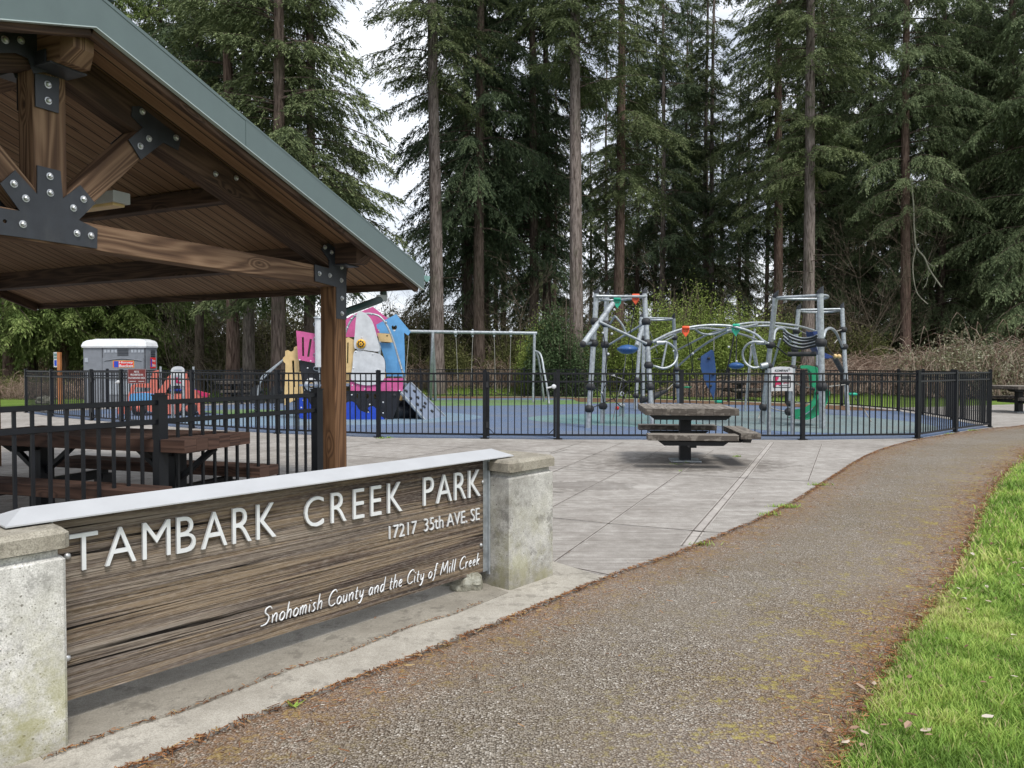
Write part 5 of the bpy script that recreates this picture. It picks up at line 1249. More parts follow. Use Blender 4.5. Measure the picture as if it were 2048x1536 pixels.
# ropes
def rope(pts, r=.012, mat='rope_dark', name='rope'): return tb(pts, r, name, M[mat], 3, True, 5)
for (pts, mt) in (
    ([A6(585, 225, 18.5), A6(525, 590, 18.6)], 'rope_dark'), ([A6(505, 660, 18.6), A6(490, 810, 18.7), A6(440, 1020, 18.9), A6(385, 1270, 19)], 'rope'),
    ([A6(560, 660, 18.6), A6(568, 830, 18.7)], 'rope_dark'), ([A6(300, 480, 17.8), A6(330, 690, 18), A6(320, 830, 18.2), A6(345, 960, 18.4), A6(400, 1080, 18.6), A6(470, 1150, 18.8)], 'rope_dark'),
    ([A6(335, 850, 18.2), A6(460, 890, 18.4), A6(530, 930, 18.6)], 'rope'), ([A6(370, 1010, 18.3), A6(450, 1000, 18.4), A6(540, 920, 18.5), A6(580, 850, 18.5)], 'rope_dark'),
    ([A6(210, 970, 17.9), A6(285, 1020, 18.6), A6(300, 1110, 19)], 'rope_dark'), ([A6(200, 1155, 17.9), A6(300, 1110, 18.5), A6(400, 1070, 18.8), A6(520, 1020, 18.8), A6(680, 985, 18.3)], 'rope_dark'),
    ([A6(330, 930, 19), A6(290, 1020, 18.8)], 'rope_dark'), ([A6(445, 1150, 18.9), A6(490, 1090, 18.9), A6(520, 1010, 18.9)], 'rope'),
    ([A6(265, 320, 17.9), A6(270, 370, 17.9)], 'rope_dark'), ([A6(725, 470, 18.4), A6(790, 660, 20)], 'rope'), ([A6(745, 710, 20), A6(830, 710, 21)], 'rope_dark'),
    ([A6(1060, 505, 19), A6(1100, 760, 19.5), A6(1130, 900, 19.8), A6(1180, 1090, 20)], 'rope_dark'), ([A6(1090, 570, 20), A6(1110, 760, 20.4), A6(1065, 960, 20.8), A6(1080, 1100, 21)], 'rope_dark'),
    ([A6(1485, 500, 19.5), A6(1430, 780, 19.5), A6(1380, 980, 19.6), A6(1345, 1100, 19.7)], 'rope_dark'), ([A6(1505, 500, 19.6), A6(1500, 760, 19.6)], 'rope'),
    ([A7(125, 490, 19.5), A7(80, 730, 19.5), A7(20, 960, 19.6)], 'rope_dark'), ([A7(150, 500, 19.6), A7(148, 750, 19.6), A7(142, 1100, 19.7)], 'rope_dark'),
    ([A6(880, 990, 18.6), A6(940, 930, 22)], 'rope'), ([A6(1300, 500, 20), A6(1300, 640, 20)], 'rope'),
    ([A7(945, 540, 18), A7(975, 620, 18.6), A7(1030, 680, 19.5)], 'rope_dark'), ([A7(1035, 570, 19), A7(1060, 540, 19.5)], 'rope'),
    ([A7(1160, 950, 22.3), A7(1200, 1040, 21), A7(1300, 1170, 19.2)], 'rope_dark'), ([A7(1300, 1170, 19.2), A7(1365, 1278, 18.3)], 'chain'),
    ([A7(1130, 945, 22.3), A7(1040, 955, 20), A7(970, 965, 17.9)], 'chain'), ([A7(725, 460, 22.6), A7(780, 485, 22), A7(835, 485, 21)], 'chain'),
    ([A7(1045, 465, 20.5), A7(1095, 450, 22.5)], 'chain'), ([A7(460, 1155, 19), A7(540, 1180, 19), A7(610, 1188, 19)], 'chain'), ([A7(680, 930, 19), A7(760, 965, 19), A7(840, 975, 18.6)], 'chain'),
    ([A7(690, 1100, 19), A7(760, 1120, 18.8), A7(850, 1085, 18.4)], 'chain'), ([A7(250, 1060, 21.9), A7(270, 900, 21.8), A7(275, 600, 21.8)], 'chain'),
    ([A7(700, 800, 22), A7(735, 800, 20)], 'rope_dark'), ([A7(350, 1250, 18.9), A7(375, 1160, 19)], 'chain')):
    rope(pts, .016 if mt == 'chain' else .012, mt)
for (c, lab) in ((A6(297, 478, 17.8), 0), (A6(378, 485, 18.6), 0), (A6(345, 668, 18), 0), (A6(400, 268, 18.5), 0), (A6(395, 860, 18.3), 0), (A6(285, 1020, 18.6), 0), (A6(1110, 665, 19.4), 0), (A6(935, 640, 25), 0), (A7(80, 605, 19.5), 0), (A7(285, 600, 21.7), 0), (A7(270, 745, 21.8), 0), (A7(150, 735, 19.6), 0)):
    m = MB(); m.ball(c, .032, 8); m.build('rope_clip', M['white'], net)
m = MB(); m.ball(A6(427, 1158, 18.9), .05, 10); m.build('rope_knob', M['red'], net)
m = MB(); c = A6(470, 1028, 18.7); m.tube(catmull([c + Vector((.04 * math.cos(a), 0, .045 * math.sin(a))) for a in [2 * math.pi * k / 8 for k in range(8)]], 2, True), .016, 6); m.build('rope_ring', M['white'], net)
m = MB(); c = gr(*Z6(467, 1240)); m.lathe(c, [(.085, 0), (.075, .30), (.10, .32), (.10, .38), (.03, .42)], 12); m.build('ground_anchor', M['galv'], net)
m = MB(); m.tube([A6(640, 1100, 18.4), A6(760, 1050, 18.6), A6(880, 995, 18.8)], [.05, .09, .03], 10); m.build('hammock_seat', M['rubber_black'], net)
# coloured hand holds, discs, leaf panels
def kite(c, s, mat, name='hand_hold'):
    m = MB(); f = lambda x, z: c + Vector((x * s, 0, z * s))
    m.prism([f(-.5, .35), f(-.3, .5), f(.3, .5), f(.5, .35), f(.45, -.1), f(0, -.75), f(-.45, -.1)], (0, .05, 0), [[f(-.22, .1), f(-.08, .1), f(-.08, -.12), f(-.22, 0)], [f(.08, .1), f(.22, .1), f(.22, 0), f(.08, -.12)]])
    m.lathe(c + Vector((0, -.02, .5 * s)), [(.02, -.1), (.045, -.08), (.045, .08)], 8, (1, 0, 0)); return m.build(name, mat, net)
kite(A6(428, 205, 18.6), .19, M['teal']); kite(A6(594, 175, 18.3), .18, M['orange']); kite(A6(1046, 465, 18.7), .19, M['orange']); kite(A7(145, 450, 19.0), .22, M['teal'])
for c, r in ((A6(520, 623, 18.5), .27), (A6(1500, 772, 19.4), .20), (A7(146, 772, 19.5), .205)):
    if r == .20: continue
    m = MB(); m.lathe(c, [(.001, -.13 * r / .27), (r * .55, -.11 * r / .27), (r * .92, -.04), (r, 0), (r * .92, .03), (r * .5, .09 * r / .27), (.001, .11 * r / .27)], 18); m.build('disc_seat', M['navy'] if False else paint('paint_disc', (.03, .10, .28), .3, .1, .02), net)
lp = [(1185, 690), (1280, 628), (1300, 650), (1308, 720), (1318, 800), (1316, 960), (1300, 1085), (1290, 1050), (1245, 970), (1205, 880), (1180, 780)]
o = MB(); P = [A6(x, y, 20.6) for x, y in lp]; o.prism(P, (0, .03, 0)); lf = o.build('leaf_panel', paint('paint_leaf', (.025, .07, .20), .4, .1, .03), net)
for (x, y) in ((1255, 708), (1165, 715), (1295, 850), (1270, 955)):
    m = MB(); m.ball(A6(x, y, 20.57), .05, 8, .7); sub(m, 'climbing_grip', M['rubber_black'], lf)
# green half-pipe seat: a crescent swept sideways
outer = [(728, 772), (800, 770), (870, 785), (895, 800), (890, 900), (905, 985), (975, 985), (985, 1040), (970, 1110), (920, 1190), (850, 1245), (780, 1262), (680, 1255), (675, 1170)]
inner_ = [(760, 1160), (820, 1120), (850, 1060), (858, 1000), (835, 960), (832, 890), (825, 830), (790, 800), (730, 800)]
mb = MB(); mb.prism([A7(x, y, 18.3) for x, y in outer[:4] + [(893, 900), (900, 1000), (890, 1070), (860, 1130), (800, 1190), (680, 1255), (675, 1170)] + inner_], (0, .035, 0)); mb.build('slide_side', M['green'], net)
mb = MB(); cv = catmull([A7(x, y, 18.3) for x, y in [(872, 790), (890, 900), (905, 985), (985, 1000), (982, 1060), (935, 1170), (855, 1240), (780, 1262), (682, 1255)]], 3)
vs = []
for p in cv: vs += [p + Vector((0, -.02, 0)), p + Vector((0, .55, 0)), p + Vector((0, .55, 0)) + Vector((-.02, 0, .02)), p + Vector((-.02, -.02, .02))]
fs = [(k * 4 + j, k * 4 + (j + 1) % 4, k * 4 + 4 + (j + 1) % 4, k * 4 + 4 + j) for k in range(len(cv) - 1) for j in range(4)] + [(0, 1, 2, 3), tuple(len(vs) - 4 + k for k in (3, 2, 1, 0))]
mb.add(vs, fs); mb.build('slide_trough', M['green'], net)
for (x, y) in ((880, 1018), (620, 1190), (845, 985)): 
    m = MB(); m.ball(A7(x, y, 18.25), .10 if x == 620 else .045, 10); m.build('ball_joint', M['rubber_black'], net)
mb = MB(); P = catmull([A7(x, y, 19.4) for x, y in [(850, 490), (870, 600), (905, 670), (960, 700), (1020, 690)]], 3); vs = []
for p in P: vs += [p, p + Vector((.06, .7, .12)), p + Vector((.06, .7, .09)), p + Vector((0, 0, -.03))]
mb.add(vs, [(k * 4 + j, k * 4 + (j + 1) % 4, k * 4 + 4 + (j + 1) % 4, k * 4 + 4 + j) for k in range(len(P) - 1) for j in range(4)] + [(0, 1, 2, 3), tuple(len(vs) - 4 + k for k in (3, 2, 1, 0))]); mb.build('seat_shell', M['navy'], net)
mb = MB(); mb.prism([A7(840, 465, 20), A7(885, 462, 20), A7(890, 500, 20), A7(845, 505, 20)], (0, .3, 0)); mb.build('blue_block', M['navy'], net)
for x, y in ((1040, 688), (1075, 690)):
    m = MB(); m.ball(A7(x, y, 19.6), .06, 8); m.build('grip_knob', M['tan'], net)
for c in (A6(1345, 1100, 19.7), A7(1200, 1032, 21.0)):
    m = MB(); m.lathe(c, [(.001, -.03), (.11, -.03), (.12, .02), (.09, .04), (.001, .03)], 12); m.build('foot_disc', M['teal'], net)
m = MB(); m.lathe(A6(1060, 968, 20.8), [(.001, -.02), (.11, -.02), (.11, .02), (.001, .02)], 12); m.build('foot_disc', M['green'], net)

# ------------------------------------------------------------------ rules boards
def rules_board(x0, x1, ytop, ybot, yarch, Yb, label, zf, legx, scale=1.0, text=True, mat='galv'):
    A, B = at(*zf(x0, ytop), Yb), at(*zf(x1, ytop), Yb); c = (A + B) / 2; zb_ = at(*zf(x0, ybot), Yb).z
    g = thing('rules_board', label, 'sign', (c.x, Yb, 0)); wd = (B - A).length
    top = at(*zf((x0 + x1) / 2, yarch), Yb).z
    arch = [Vector((A.x + wd * (.5 - .5 * math.cos(math.pi * k / 12)), Yb, A.z + (top - A.z) * math.sin(math.pi * k / 12))) for k in range(13)]
    arcb = [Vector((p.x, Yb, zb_ + (top - A.z) * .35 * math.sin(math.pi * (12 - k) / 12))) for k, p in enumerate(reversed(arch))]
    mb = MB(); mb.prism(arch + arcb, (0, .02, 0)); bd_ = mb.build('board', M['white'], g)
    for lx in legx:
        p = at(*zf(lx, ytop + 20), Yb + .05); mb = MB(); mb.tube([Vector((p.x, Yb + .06, 0)), Vector((p.x, Yb + .06, A.z))], .045, 10); mb.build('post', M['galv'], g)
    return g, bd_, A, B, wd, zb_, top
g, bd_, A, B, wd, zb_, top = rules_board(465, 660, 800, 1008, 782, 15.9, 'white rules board with red and black print under the right climbing tower', Z7, (447, 662))
ex = Vector((1, 0, 0)); ez = Vector((0, -1, 0)); O = Vector((A.x, 15.898, zb_)); H_ = A.z - zb_
mb = MB(); put_text(mb, 'KOMPAN', O + ex * wd * .16 + up * H_ * .86, ex, up, ez, wd * .60, H_ * .10, .003, .02)
sub(mb, 'lettering', M['plate'], bd_)
mb = MB()
for k in range(5): a = k * 2 * math.pi / 5; mb.beam(O + ex * wd * .82 + up * H_ * .97, O + ex * (wd * .82 + .03 * math.cos(a)) + up * (H_ * .97 + .03 * math.sin(a)), .003, .008, up=ez, bev=.001)
sub(mb, 'star_mark', M['plate'], bd_)
mb = MB(); mb.box(tuple(O + ex * wd * .5 + up * H_ * .79), (wd * .86, .004, H_ * .05)); sub(mb, 'red_stripe', M['crimson'], bd_)
mb = MB()
for a, b in (((.10, .18), (.88, .18)), ((.10, .66), (.88, .66)), ((.10, .18), (.10, .66)), ((.88, .18), (.88, .66))):
    mb.beam(O + ex * wd * a[0] + up * H_ * a[1], O + ex * wd * b[0] + up * H_ * b[1], .004, .018, up=up if a[1] == b[1] else ex, bev=.001)
mb.beam(O + ex * wd * .48 + up * H_ * .59, O + ex * wd * .85 + up * H_ * .59, .003, .035, bev=.001); mb.beam(O + ex * wd * .35 + up * H_ * .26, O + ex * wd * .8 + up * H_ * .26, .003, .012, bev=.001)
mb.beam(O + ex * wd * .48 + up * H_ * .50, O + ex * wd * .85 + up * H_ * .50, .003, .015, bev=.001)
sub(mb, 'print', M['plate'], bd_)
mb = MB(); f = lambda x, z: O + ex * wd * x + up * H_ * z + Vector((0, -.004, 0))
mb.prism([f(.14, .64), f(.34, .64), f(.32, .54), (f(.26, .50)), f(.30, .42), f(.46, .38), f(.46, .30), f(.24, .30), f(.20, .20), f(.12, .20), f(.16, .50)], (0, .004, 0)); put_text(mb, '5-12', f(.56, .34), ex, up, ez, wd * .26, H_ * .10, .003, .02); sub(mb, 'red_print', M['crimson'], bd_)
# second board beside the play car
g, bd_, A, B, wd, zb_, top = rules_board(1143, 1230, 600, 712, 576, 20.6, 'narrow white rules board with rounded top before the coral play car', Z3, (1150, 1222))
O = Vector((A.x, 20.598, zb_)); H_ = A.z - zb_
mb = MB(); mb.box(tuple(O + ex * wd * .5 + up * H_ * .40), (wd * .62, .004, H_ * .55)); mb.box(tuple(O + ex * wd * .5 + up * H_ * .98), (wd * .62, .004, H_ * .08)); sub(mb, 'print', M['pottylight'], bd_)
mb = MB(); mb.box(tuple(O + ex * wd * .40 + up * H_ * .38 + Vector((0, -.004, 0))), (wd * .22, .004, H_ * .34)); mb.box(tuple(O + ex * wd * .60 + up * H_ * .24 + Vector((0, -.004, 0))), (wd * .26, .004, H_ * .1)); sub(mb, 'red_print', M['crimson'], bd_)

# ------------------------------------------------------------------ coral play car
car = thing('play_car', 'coral pink toy fire truck playhouse with blue bonnet behind the left fence', 'play car', tuple(gr(*Z3(1080, 905))))
Yc = 22.2
def carside(Yd, nm='side_panel'):
    body = [(780, 895), (790, 850), (850, 820), (858, 760), (880, 700), (940, 690), (1000, 690), (1015, 612), (1058, 600), (1050, 745), (1085, 700), (1125, 640), (1180, 618), (1250, 612), (1258, 665), (1275, 730), (1310, 735), (1400, 758), (1385, 800), (1345, 800), (1368, 850), (1360, 890)]
    wheel = lambda cx: [(cx + 68 * math.cos(a), 905 - 62 * math.sin(a)) for a in [0.15 + (math.pi - .3) * k / 8 for k in range(9)]]
    low = [(1330, 898)] + wheel(1262)[1:-1] + [(1190, 895), (1090, 895)] + wheel(930)[1:-1] + [(860, 895)]
    panel(car, nm, body + low, Z3, Yd, M['coral'], th=.03, holes=[[(890, 750), (1000, 745), (1008, 720), (900, 715)], [(1100, 760), (1140, 690), (1180, 660), (1215, 655), (1225, 760)]])
carside(Yc); carside(Yc + 1.2)
for cx in (930, 1262):
    for Yd in (Yc - .02, Yc + 1.22):
        m = MB(); c = at(*Z3(cx, 880), Yd); c.z = .24; m.lathe(c, [(.05, -.03), (.22, -.03), (.24, 0), (.22, .05), (.05, .05)], 18, (0, 1, 0)); wl = m.build('wheel', M['rubber_black'], car)
        m = MB(); m.lathe(c + Vector((0, -.04, 0)), [(.001, 0), (.10, 0), (.11, .02)], 14, (0, 1, 0)); sub(m, 'hub', M['coral'], wl)
panel(car, 'bonnet', [(862, 775), (880, 757), (960, 752), (1025, 760), (1032, 808), (862, 812)], Z3, Yc - .06, M['skyblue'], th=.06)
panel(car, 'fin', [(1312, 735), (1398, 760), (1385, 782), (1345, 775)], Z3, Yc - .05, M['crimson'])
m = MB(); a, b = at(*Z3(870, 820), Yc), at(*Z3(1350, 820), Yc); m.prism([Vector((a.x, Yc + .05, .42)), Vector((b.x, Yc + .05, .42)), Vector((b.x, Yc + 1.18, .42)), Vector((a.x, Yc + 1.18, .42))], (0, 0, .04)); m.build('floor_panel', M['slate'], car)
m = MB(); a, b = at(*Z3(1100, 800), Yc), at(*Z3(1230, 800), Yc); m.prism([Vector((a.x, Yc + .3, .75)), Vector((b.x, Yc + .3, .75)), Vector((b.x, Yc + .9, .75)), Vector((a.x, Yc + .9, .75))], (0, 0, .05)); m.build('seat', M['royal'], car)
for x in (1150, 1235, 1010):
    m = MB(); m.tube([Vector((at(*Z3(x, 700), Yc).x, Yc + .6, .0)), Vector((at(*Z3(x, 700), Yc).x, Yc + .6, 1.5))], .035, 8); m.build('post', M['galv'], car)

# ------------------------------------------------------------------ portable toilet, park post sign
Yp = 27.4
tl = thing('portable_toilet', 'wide grey portable toilet with white domed roof standing behind the left fence', 'portable toilet', tuple(at(240, 816, Yp)))
def TP3(x, y, Y=Yp): return at(*Z3(x, y), Y)
xa, xb = TP3(556, 450).x, TP3(975, 450).x; xc = TP3(1068, 450, 28.2).x; zt_ = TP3(700, 452).z
mb = MB(); mb.prism([(xa, Yp, .05), (xb, Yp, .05), (xc, Yp + .55, .05), (xc - .62, Yp + 1.7, .05), (xa, Yp + 1.7, .05)], (0, 0, zt_ - .05)); mb.build('cabin', M['potty'], tl)
for (x0, y0, x1, y1) in ((690, 470, 965, 510), ):
    pass
def rel(x0, y0, x1, y1, nm, mat, th=.02, off=0.0):
    a, b = TP3(x0, y0), TP3(x1, y1); mb = MB(); mb.box(((a.x + b.x) / 2, Yp - th / 2 - off, (a.z + b.z) / 2), (abs(b.x - a.x), th, abs(a.z - b.z))); return mb.build(nm, mat, tl)
dr = rel(686, 520, 965, 905, 'door', M['potty'], .03); 
rel(682, 452, 690, 905, 'door_jamb', M['plate'], .02); rel(966, 452, 976, 905, 'door_jamb', M['plate'], .02)
a, b = TP3(700, 530), TP3(950, 530); mb = MB(); mb.tube(catmull([a + Vector((0, -.04, -.05)), (a + b) / 2 + Vector((0, -.05, .03)), b + Vector((0, -.04, -.05))], 6), .018, 6); sub(mb, 'door_rib', M['potty'], dr)
mb = MB(); mb.box(((TP3(720, 700).x + TP3(935, 700).x) / 2, Yp - .04, TP3(720, 720).z), (TP3(935, 700).x - TP3(720, 700).x, .02, .5)); sub(mb, 'door_recess', M['pottylight'], dr)
for k in range(5): rel(785, 459 + k * 10, 858, 463 + k * 10, 'vent_slat', M['plate'], .02)
for x in (696, 718, 744, 766, 876, 897, 922, 944): rel(x, 465, x + 16, 485, 'vent_pane', M['pottylight'], .015)
pt = [(TP3(552, 425).x, Yp - .05, zt_), (xb + .02, Yp - .05, zt_), (xc + .05, Yp + .5, zt_), (xc - .57, Yp + 1.75, zt_), (xa - .05, Yp + 1.75, zt_)]
mb = MB(); lo_ = [Vector(p) for p in pt]; cx_ = sum((p for p in lo_), Vector()) / 5
rings = [(1.0, 0), (1.02, .06), (.98, .20), (.90, .27), (.70, .33), (.35, .35)]; vs = []
for k, h_ in rings: vs += [cx_ + (p - cx_) * k + Vector((0, 0, h_)) for p in lo_]
mb.add(vs, [(i * 5 + j, i * 5 + (j + 1) % 5, i * 5 + 5 + (j + 1) % 5, i * 5 + 5 + j) for i in range(5) for j in range(5)] + [tuple(range(25, 30)), (4, 3, 2, 1, 0)], None, False)
rf = mb.build('roof', M['letter'], tl)
for k in range(4):
    mb = MB(); x = xa + .35 + k * .42; mb.ball(Vector((x, Yp + .35, zt_ + .28)), .19, 12, .35); sub(mb, 'roof_rib', M['white_metal'], rf)
mb = MB(); mb.box((xa + .12, Yp - .01, TP3(560, 535).z), (.12, .03, .16)); mb.build('hinge_block', M['pottylight'], tl)
st = rel(757, 538, 898, 585, 'sticker', M['yellow'], .004, .032); 
a, b = TP3(760, 541), TP3(895, 583)
mb = MB(); mb.box(((a.x + b.x) / 2, Yp - .038, (a.z + b.z) / 2), (b.x - a.x, .003, a.z - b.z)); sub(mb, 'sticker_field', M['red'], st)
c = TP3(765, 541); d_ = TP3(795, 583); mb = MB(); mb.box(((c.x + d_.x) / 2, Yp - .041, (c.z + d_.z) / 2), (d_.x - c.x, .003, c.z - d_.z)); sub(mb, 'sticker_emblem', M['royal'], st)
mb = MB(); c = TP3(798, 561); d_ = TP3(893, 543); put_text(mb, 'Honey', Vector((c.x, Yp - .041, c.z)), ex, up, ez, d_.x - c.x, d_.z - c.z, .004, .03)
c = TP3(798, 582); d_ = TP3(893, 564); put_text(mb, 'Bucket', Vector((c.x, Yp - .041, c.z)), ex, up, ez, d_.x - c.x, d_.z - c.z, .004, .03); sub(mb, 'lettering', M['white'], st)
# small side sticker on the slanting corner
p0 = Vector((xb, Yp, 0)); p1 = Vector((xc, Yp + .55, 0)); dx_ = (p1 - p0); nn_ = Vector((dx_.y, -dx_.x, 0)).normalized(); zc_ = TP3(1030, 553).z
mb = MB(); f = lambda a, z: p0 + dx_ * a + nn_ * .012 + Vector((0, 0, z)); mb.prism([f(.35, zc_ - .2), f(.85, zc_ - .2), f(.85, zc_ + .2), f(.35, zc_ + .2)], nn_ * .006); s2 = mb.build('sticker', M['red'], tl)
mb = MB(); mb.prism([f(.38, zc_ - .15), f(.48, zc_ - .15), f(.48, zc_ + .15), f(.38, zc_ + .15)], nn_ * .010); sub(mb, 'sticker_emblem', M['royal'], s2)
mb = MB(); dn = dx_.normalized(); put_text(mb, 'Honey', f(.52, zc_ + .02) + nn_ * .007, dn, up, nn_, dx_.length * .28, .11, .004, .03); put_text(mb, 'Bucket', f(.52, zc_ - .14) + nn_ * .007, dn, up, nn_, dx_.length * .28, .11, .004, .03); sub(mb, 'lettering', M['white'], s2)
mb = MB()
for k in range(4): mb.prism([f(.4, zt_ - .10 - k * .07), f(.8, zt_ - .10 - k * .07), f(.8, zt_ - .13 - k * .07), f(.4, zt_ - .13 - k * .07)], nn_ * .012)
mb.build('side_vent', M['plate'], tl)
# tall post sign
Yq = 29.5
q0 = at(*Z3(384, 580), Yq)
pg = thing('post_sign', 'tall thin orange wooden post with a blue and white plate at the left', 'sign', (q0.x, Yq, 0)); zt2 = at(*Z3(384, 482), Yq).z
mb = MB(); x = at(*Z3(396, 500), Yq).x; mb.box((x, Yq, zt2 / 2), (.12, .12, zt2)); mb.build('post', M['postwood'], pg)
mb = MB(); x = at(*Z3(376, 500), Yq).x; z0_, z1_ = at(*Z3(376, 582), Yq).z, zt2; mb.box((x, Yq - .03, (z0_ + z1_) / 2), (.15, .05, z1_ - z0_)); pp = mb.build('plate', M['white'], pg)
mb = MB(); mb.box((x, Yq - .06, z0_ + (z1_ - z0_) * .28), (.09, .01, (z1_ - z0_) * .38)); sub(mb, 'blue_mark', M['royal'], pp)
mb = MB(); mb.box((x, Yq - .06, z0_ + (z1_ - z0_) * .83), (.12, .01, (z1_ - z0_) * .18)); mb.box((x, Yq - .06, z0_ + (z1_ - z0_) * .62), (.12, .01, (z1_ - z0_) * .12)); sub(mb, 'teal_mark', M['rbt'], pp)
# ------------------------------------------------------------------ trees
def crown_arrays(seed, z0, z1, R, nb, droop, twig=.24, leaf=(.17, .048), dens=1.15, low=.75, az_bias=None, upk=.16, gap=0.0, hang=.6):
    r = np.random.default_rng(seed)
    f = np.sort(r.random(nb)); h = z0 + (z1 - z0) * f
    prof = np.where(f < .12, low + (1 - low) * f / .12, 1.0) * (1 - f) ** .62 + .10
    Lb = R * prof * (.45 + .65 * r.random(nb)); az = r.random(nb) * 6.283
    if az_bias is not None: az = az_bias[0] + az_bias[1] * r.standard_normal(nb)
    clump = np.array([mnoise.noise(Vector((math.cos(a) * 1.3, math.sin(a) * 1.3, z * .35 + seed * 3))) for a, z in zip(az, h)])
    keep = clump > (-.6 + gap); Lb = Lb[keep]; az = az[keep]; h = h[keep]; nb = len(h)
    dr = droop * (.6 + .8 * r.random(nb)); upv = upk * (r.random(nb) * 1.4)
    # twigs
    nt_ = np.maximum(4, (Lb * 15 * dens).astype(int)); bi = np.repeat(np.arange(nb), nt_); n = len(bi)
    s = .12 + .88 * r.random(n) ** .8
    rad = Lb[bi] * s; z = h[bi] + Lb[bi] * (upv[bi] * s - dr[bi] * s * s)
    ca, sa = np.cos(az[bi]), np.sin(az[bi])
    bend = (r.random(nb) - .5)[bi] * .35 * s * s; az2 = az[bi] + bend; ca, sa = np.cos(az2), np.sin(az2)
    P = np.stack([ca * rad, sa * rad, z], 1)
    side = np.where(r.random(n) < .5, -1., 1.); sp_ = (.35 + .75 * r.random(n)) * side
    dirx = ca * np.cos(sp_) - sa * np.sin(sp_); diry = sa * np.cos(sp_) + ca * np.sin(sp_)
    slope = -hang * r.random(n) - .1; lt = (Lb[bi] * twig * (1.15 - s) + .28) * (.5 + .9 * r.random(n))
    D = np.stack([dirx, diry, slope], 1); D /= np.linalg.norm(D, axis=1)[:, None]
    m = np.maximum(4, (lt / (leaf[0] * .27)).astype(int)); ti = np.repeat(np.arange(n), m); k = len(ti)
    u = r.random(k); sag = -.35 * lt[ti] * u * u
    C = P[ti] + D[ti] * (lt[ti] * u)[:, None]; C[:, 2] += sag; C += r.normal(0, .025, (k, 3))
    sd = np.where(r.random(k) < .5, -1., 1.) * (.15 + .55 * r.random(k))
    dx = D[ti, 0] * np.cos(sd) - D[ti, 1] * np.sin(sd); dy = D[ti, 1] * np.cos(sd) + D[ti, 0] * np.sin(sd)
    dz = D[ti, 2] - .35 * r.random(k) * hang * 2 + .15 * r.standard_normal(k)
    E = np.stack([dx, dy, dz], 1); E /= np.linalg.norm(E, axis=1)[:, None]
    W = np.cross(E, np.stack([r.normal(0, .5, k), r.normal(0, .5, k), np.ones(k)], 1)); W /= np.linalg.norm(W, axis=1)[:, None] + 1e-9
    ll = leaf[0] * (.55 + .9 * r.random(k)); lw = leaf[1] * (.6 + .8 * r.random(k))
    a = C; b = C + E * (ll * .45)[:, None] + W * (lw * .5)[:, None]; c = C + E * ll[:, None]; d = C + E * (ll * .45)[:, None] - W * (lw * .5)[:, None]
    V = np.stack([a, b, c, d], 1).reshape(-1, 3)
    # limbs: three sided tapered sticks following each branch
    segs = 7; t = np.linspace(0, 1, segs); LV = []; LF = []
    base = 0
    for i in range(nb):
        rr = Lb[i] * t; a2 = az[i] + (0) * t; zz = h[i] + Lb[i] * (upv[i] * t - dr[i] * t * t)
        th = (.022 + .012 * Lb[i] * .5) * (1 - t * .85)
        cx, sx = math.cos(az[i]), math.sin(az[i])
        for q in range(3):
            an = 2.094 * q; LV.append(np.stack([cx * rr - sx * th * math.cos(an), sx * rr + cx * th * math.cos(an), zz + th * math.sin(an)], 1))
        for j in range(segs - 1):
            for q in range(3):
                q2 = (q + 1) % 3; LF.append((base + q * segs + j, base + q2 * segs + j, base + q2 * segs + j + 1, base + q * segs + j + 1))
        base += 3 * segs
    return V, np.concatenate(LV), np.array(LF)
def mesh_of(name, V, F, n, mat):
    o = np_mesh(name, V, n, mat, idx=F); me = o.data; bpy.data.objects.remove(o); return me
CR = {}
def crown_kind(key, mat, **kw):
    V, LV, LF = crown_arrays(**kw); CR[key] = (mesh_of('crown_' + key, V, None, 4, mat), mesh_of('limbs_' + key, LV, LF, 4, M['bark_dark']), len(V) // 4)
crown_kind('a', M['fir'], seed=1, z0=0, z1=20, R=5.0, nb=150, droop=.30, gap=.16)
crown_kind('b', M['fir'], seed=2, z0=0, z1=22, R=4.8, nb=140, droop=.42, gap=.18)
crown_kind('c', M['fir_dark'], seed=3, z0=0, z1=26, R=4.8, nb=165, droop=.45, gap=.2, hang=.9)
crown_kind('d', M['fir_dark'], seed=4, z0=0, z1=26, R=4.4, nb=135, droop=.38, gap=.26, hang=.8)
crown_kind('e', M['fir_blue'], seed=5, z0=0, z1=26, R=5.2, nb=250, droop=.36, gap=.08, hang=.85, twig=.19, leaf=(.14, .042))
crown_kind('f', M['cedar_leaf'], seed=6, z0=0, z1=22, R=4.8, nb=190, droop=.48, gap=.02, hang=1.1, leaf=(.19, .055))
crown_kind('g', M['fir'], seed=7, z0=0, z1=24, R=2.7, nb=120, droop=.30, gap=.15, hang=.6)
crown_kind('h', M['fir'], seed=8, z0=0, z1=3.4, R=3.6, nb=16, droop=.42, gap=-.5, leaf=(.15, .05), dens=1.4, hang=.8)
print('crowns', {k: v[2] for k, v in CR.items()})
_tm = {}
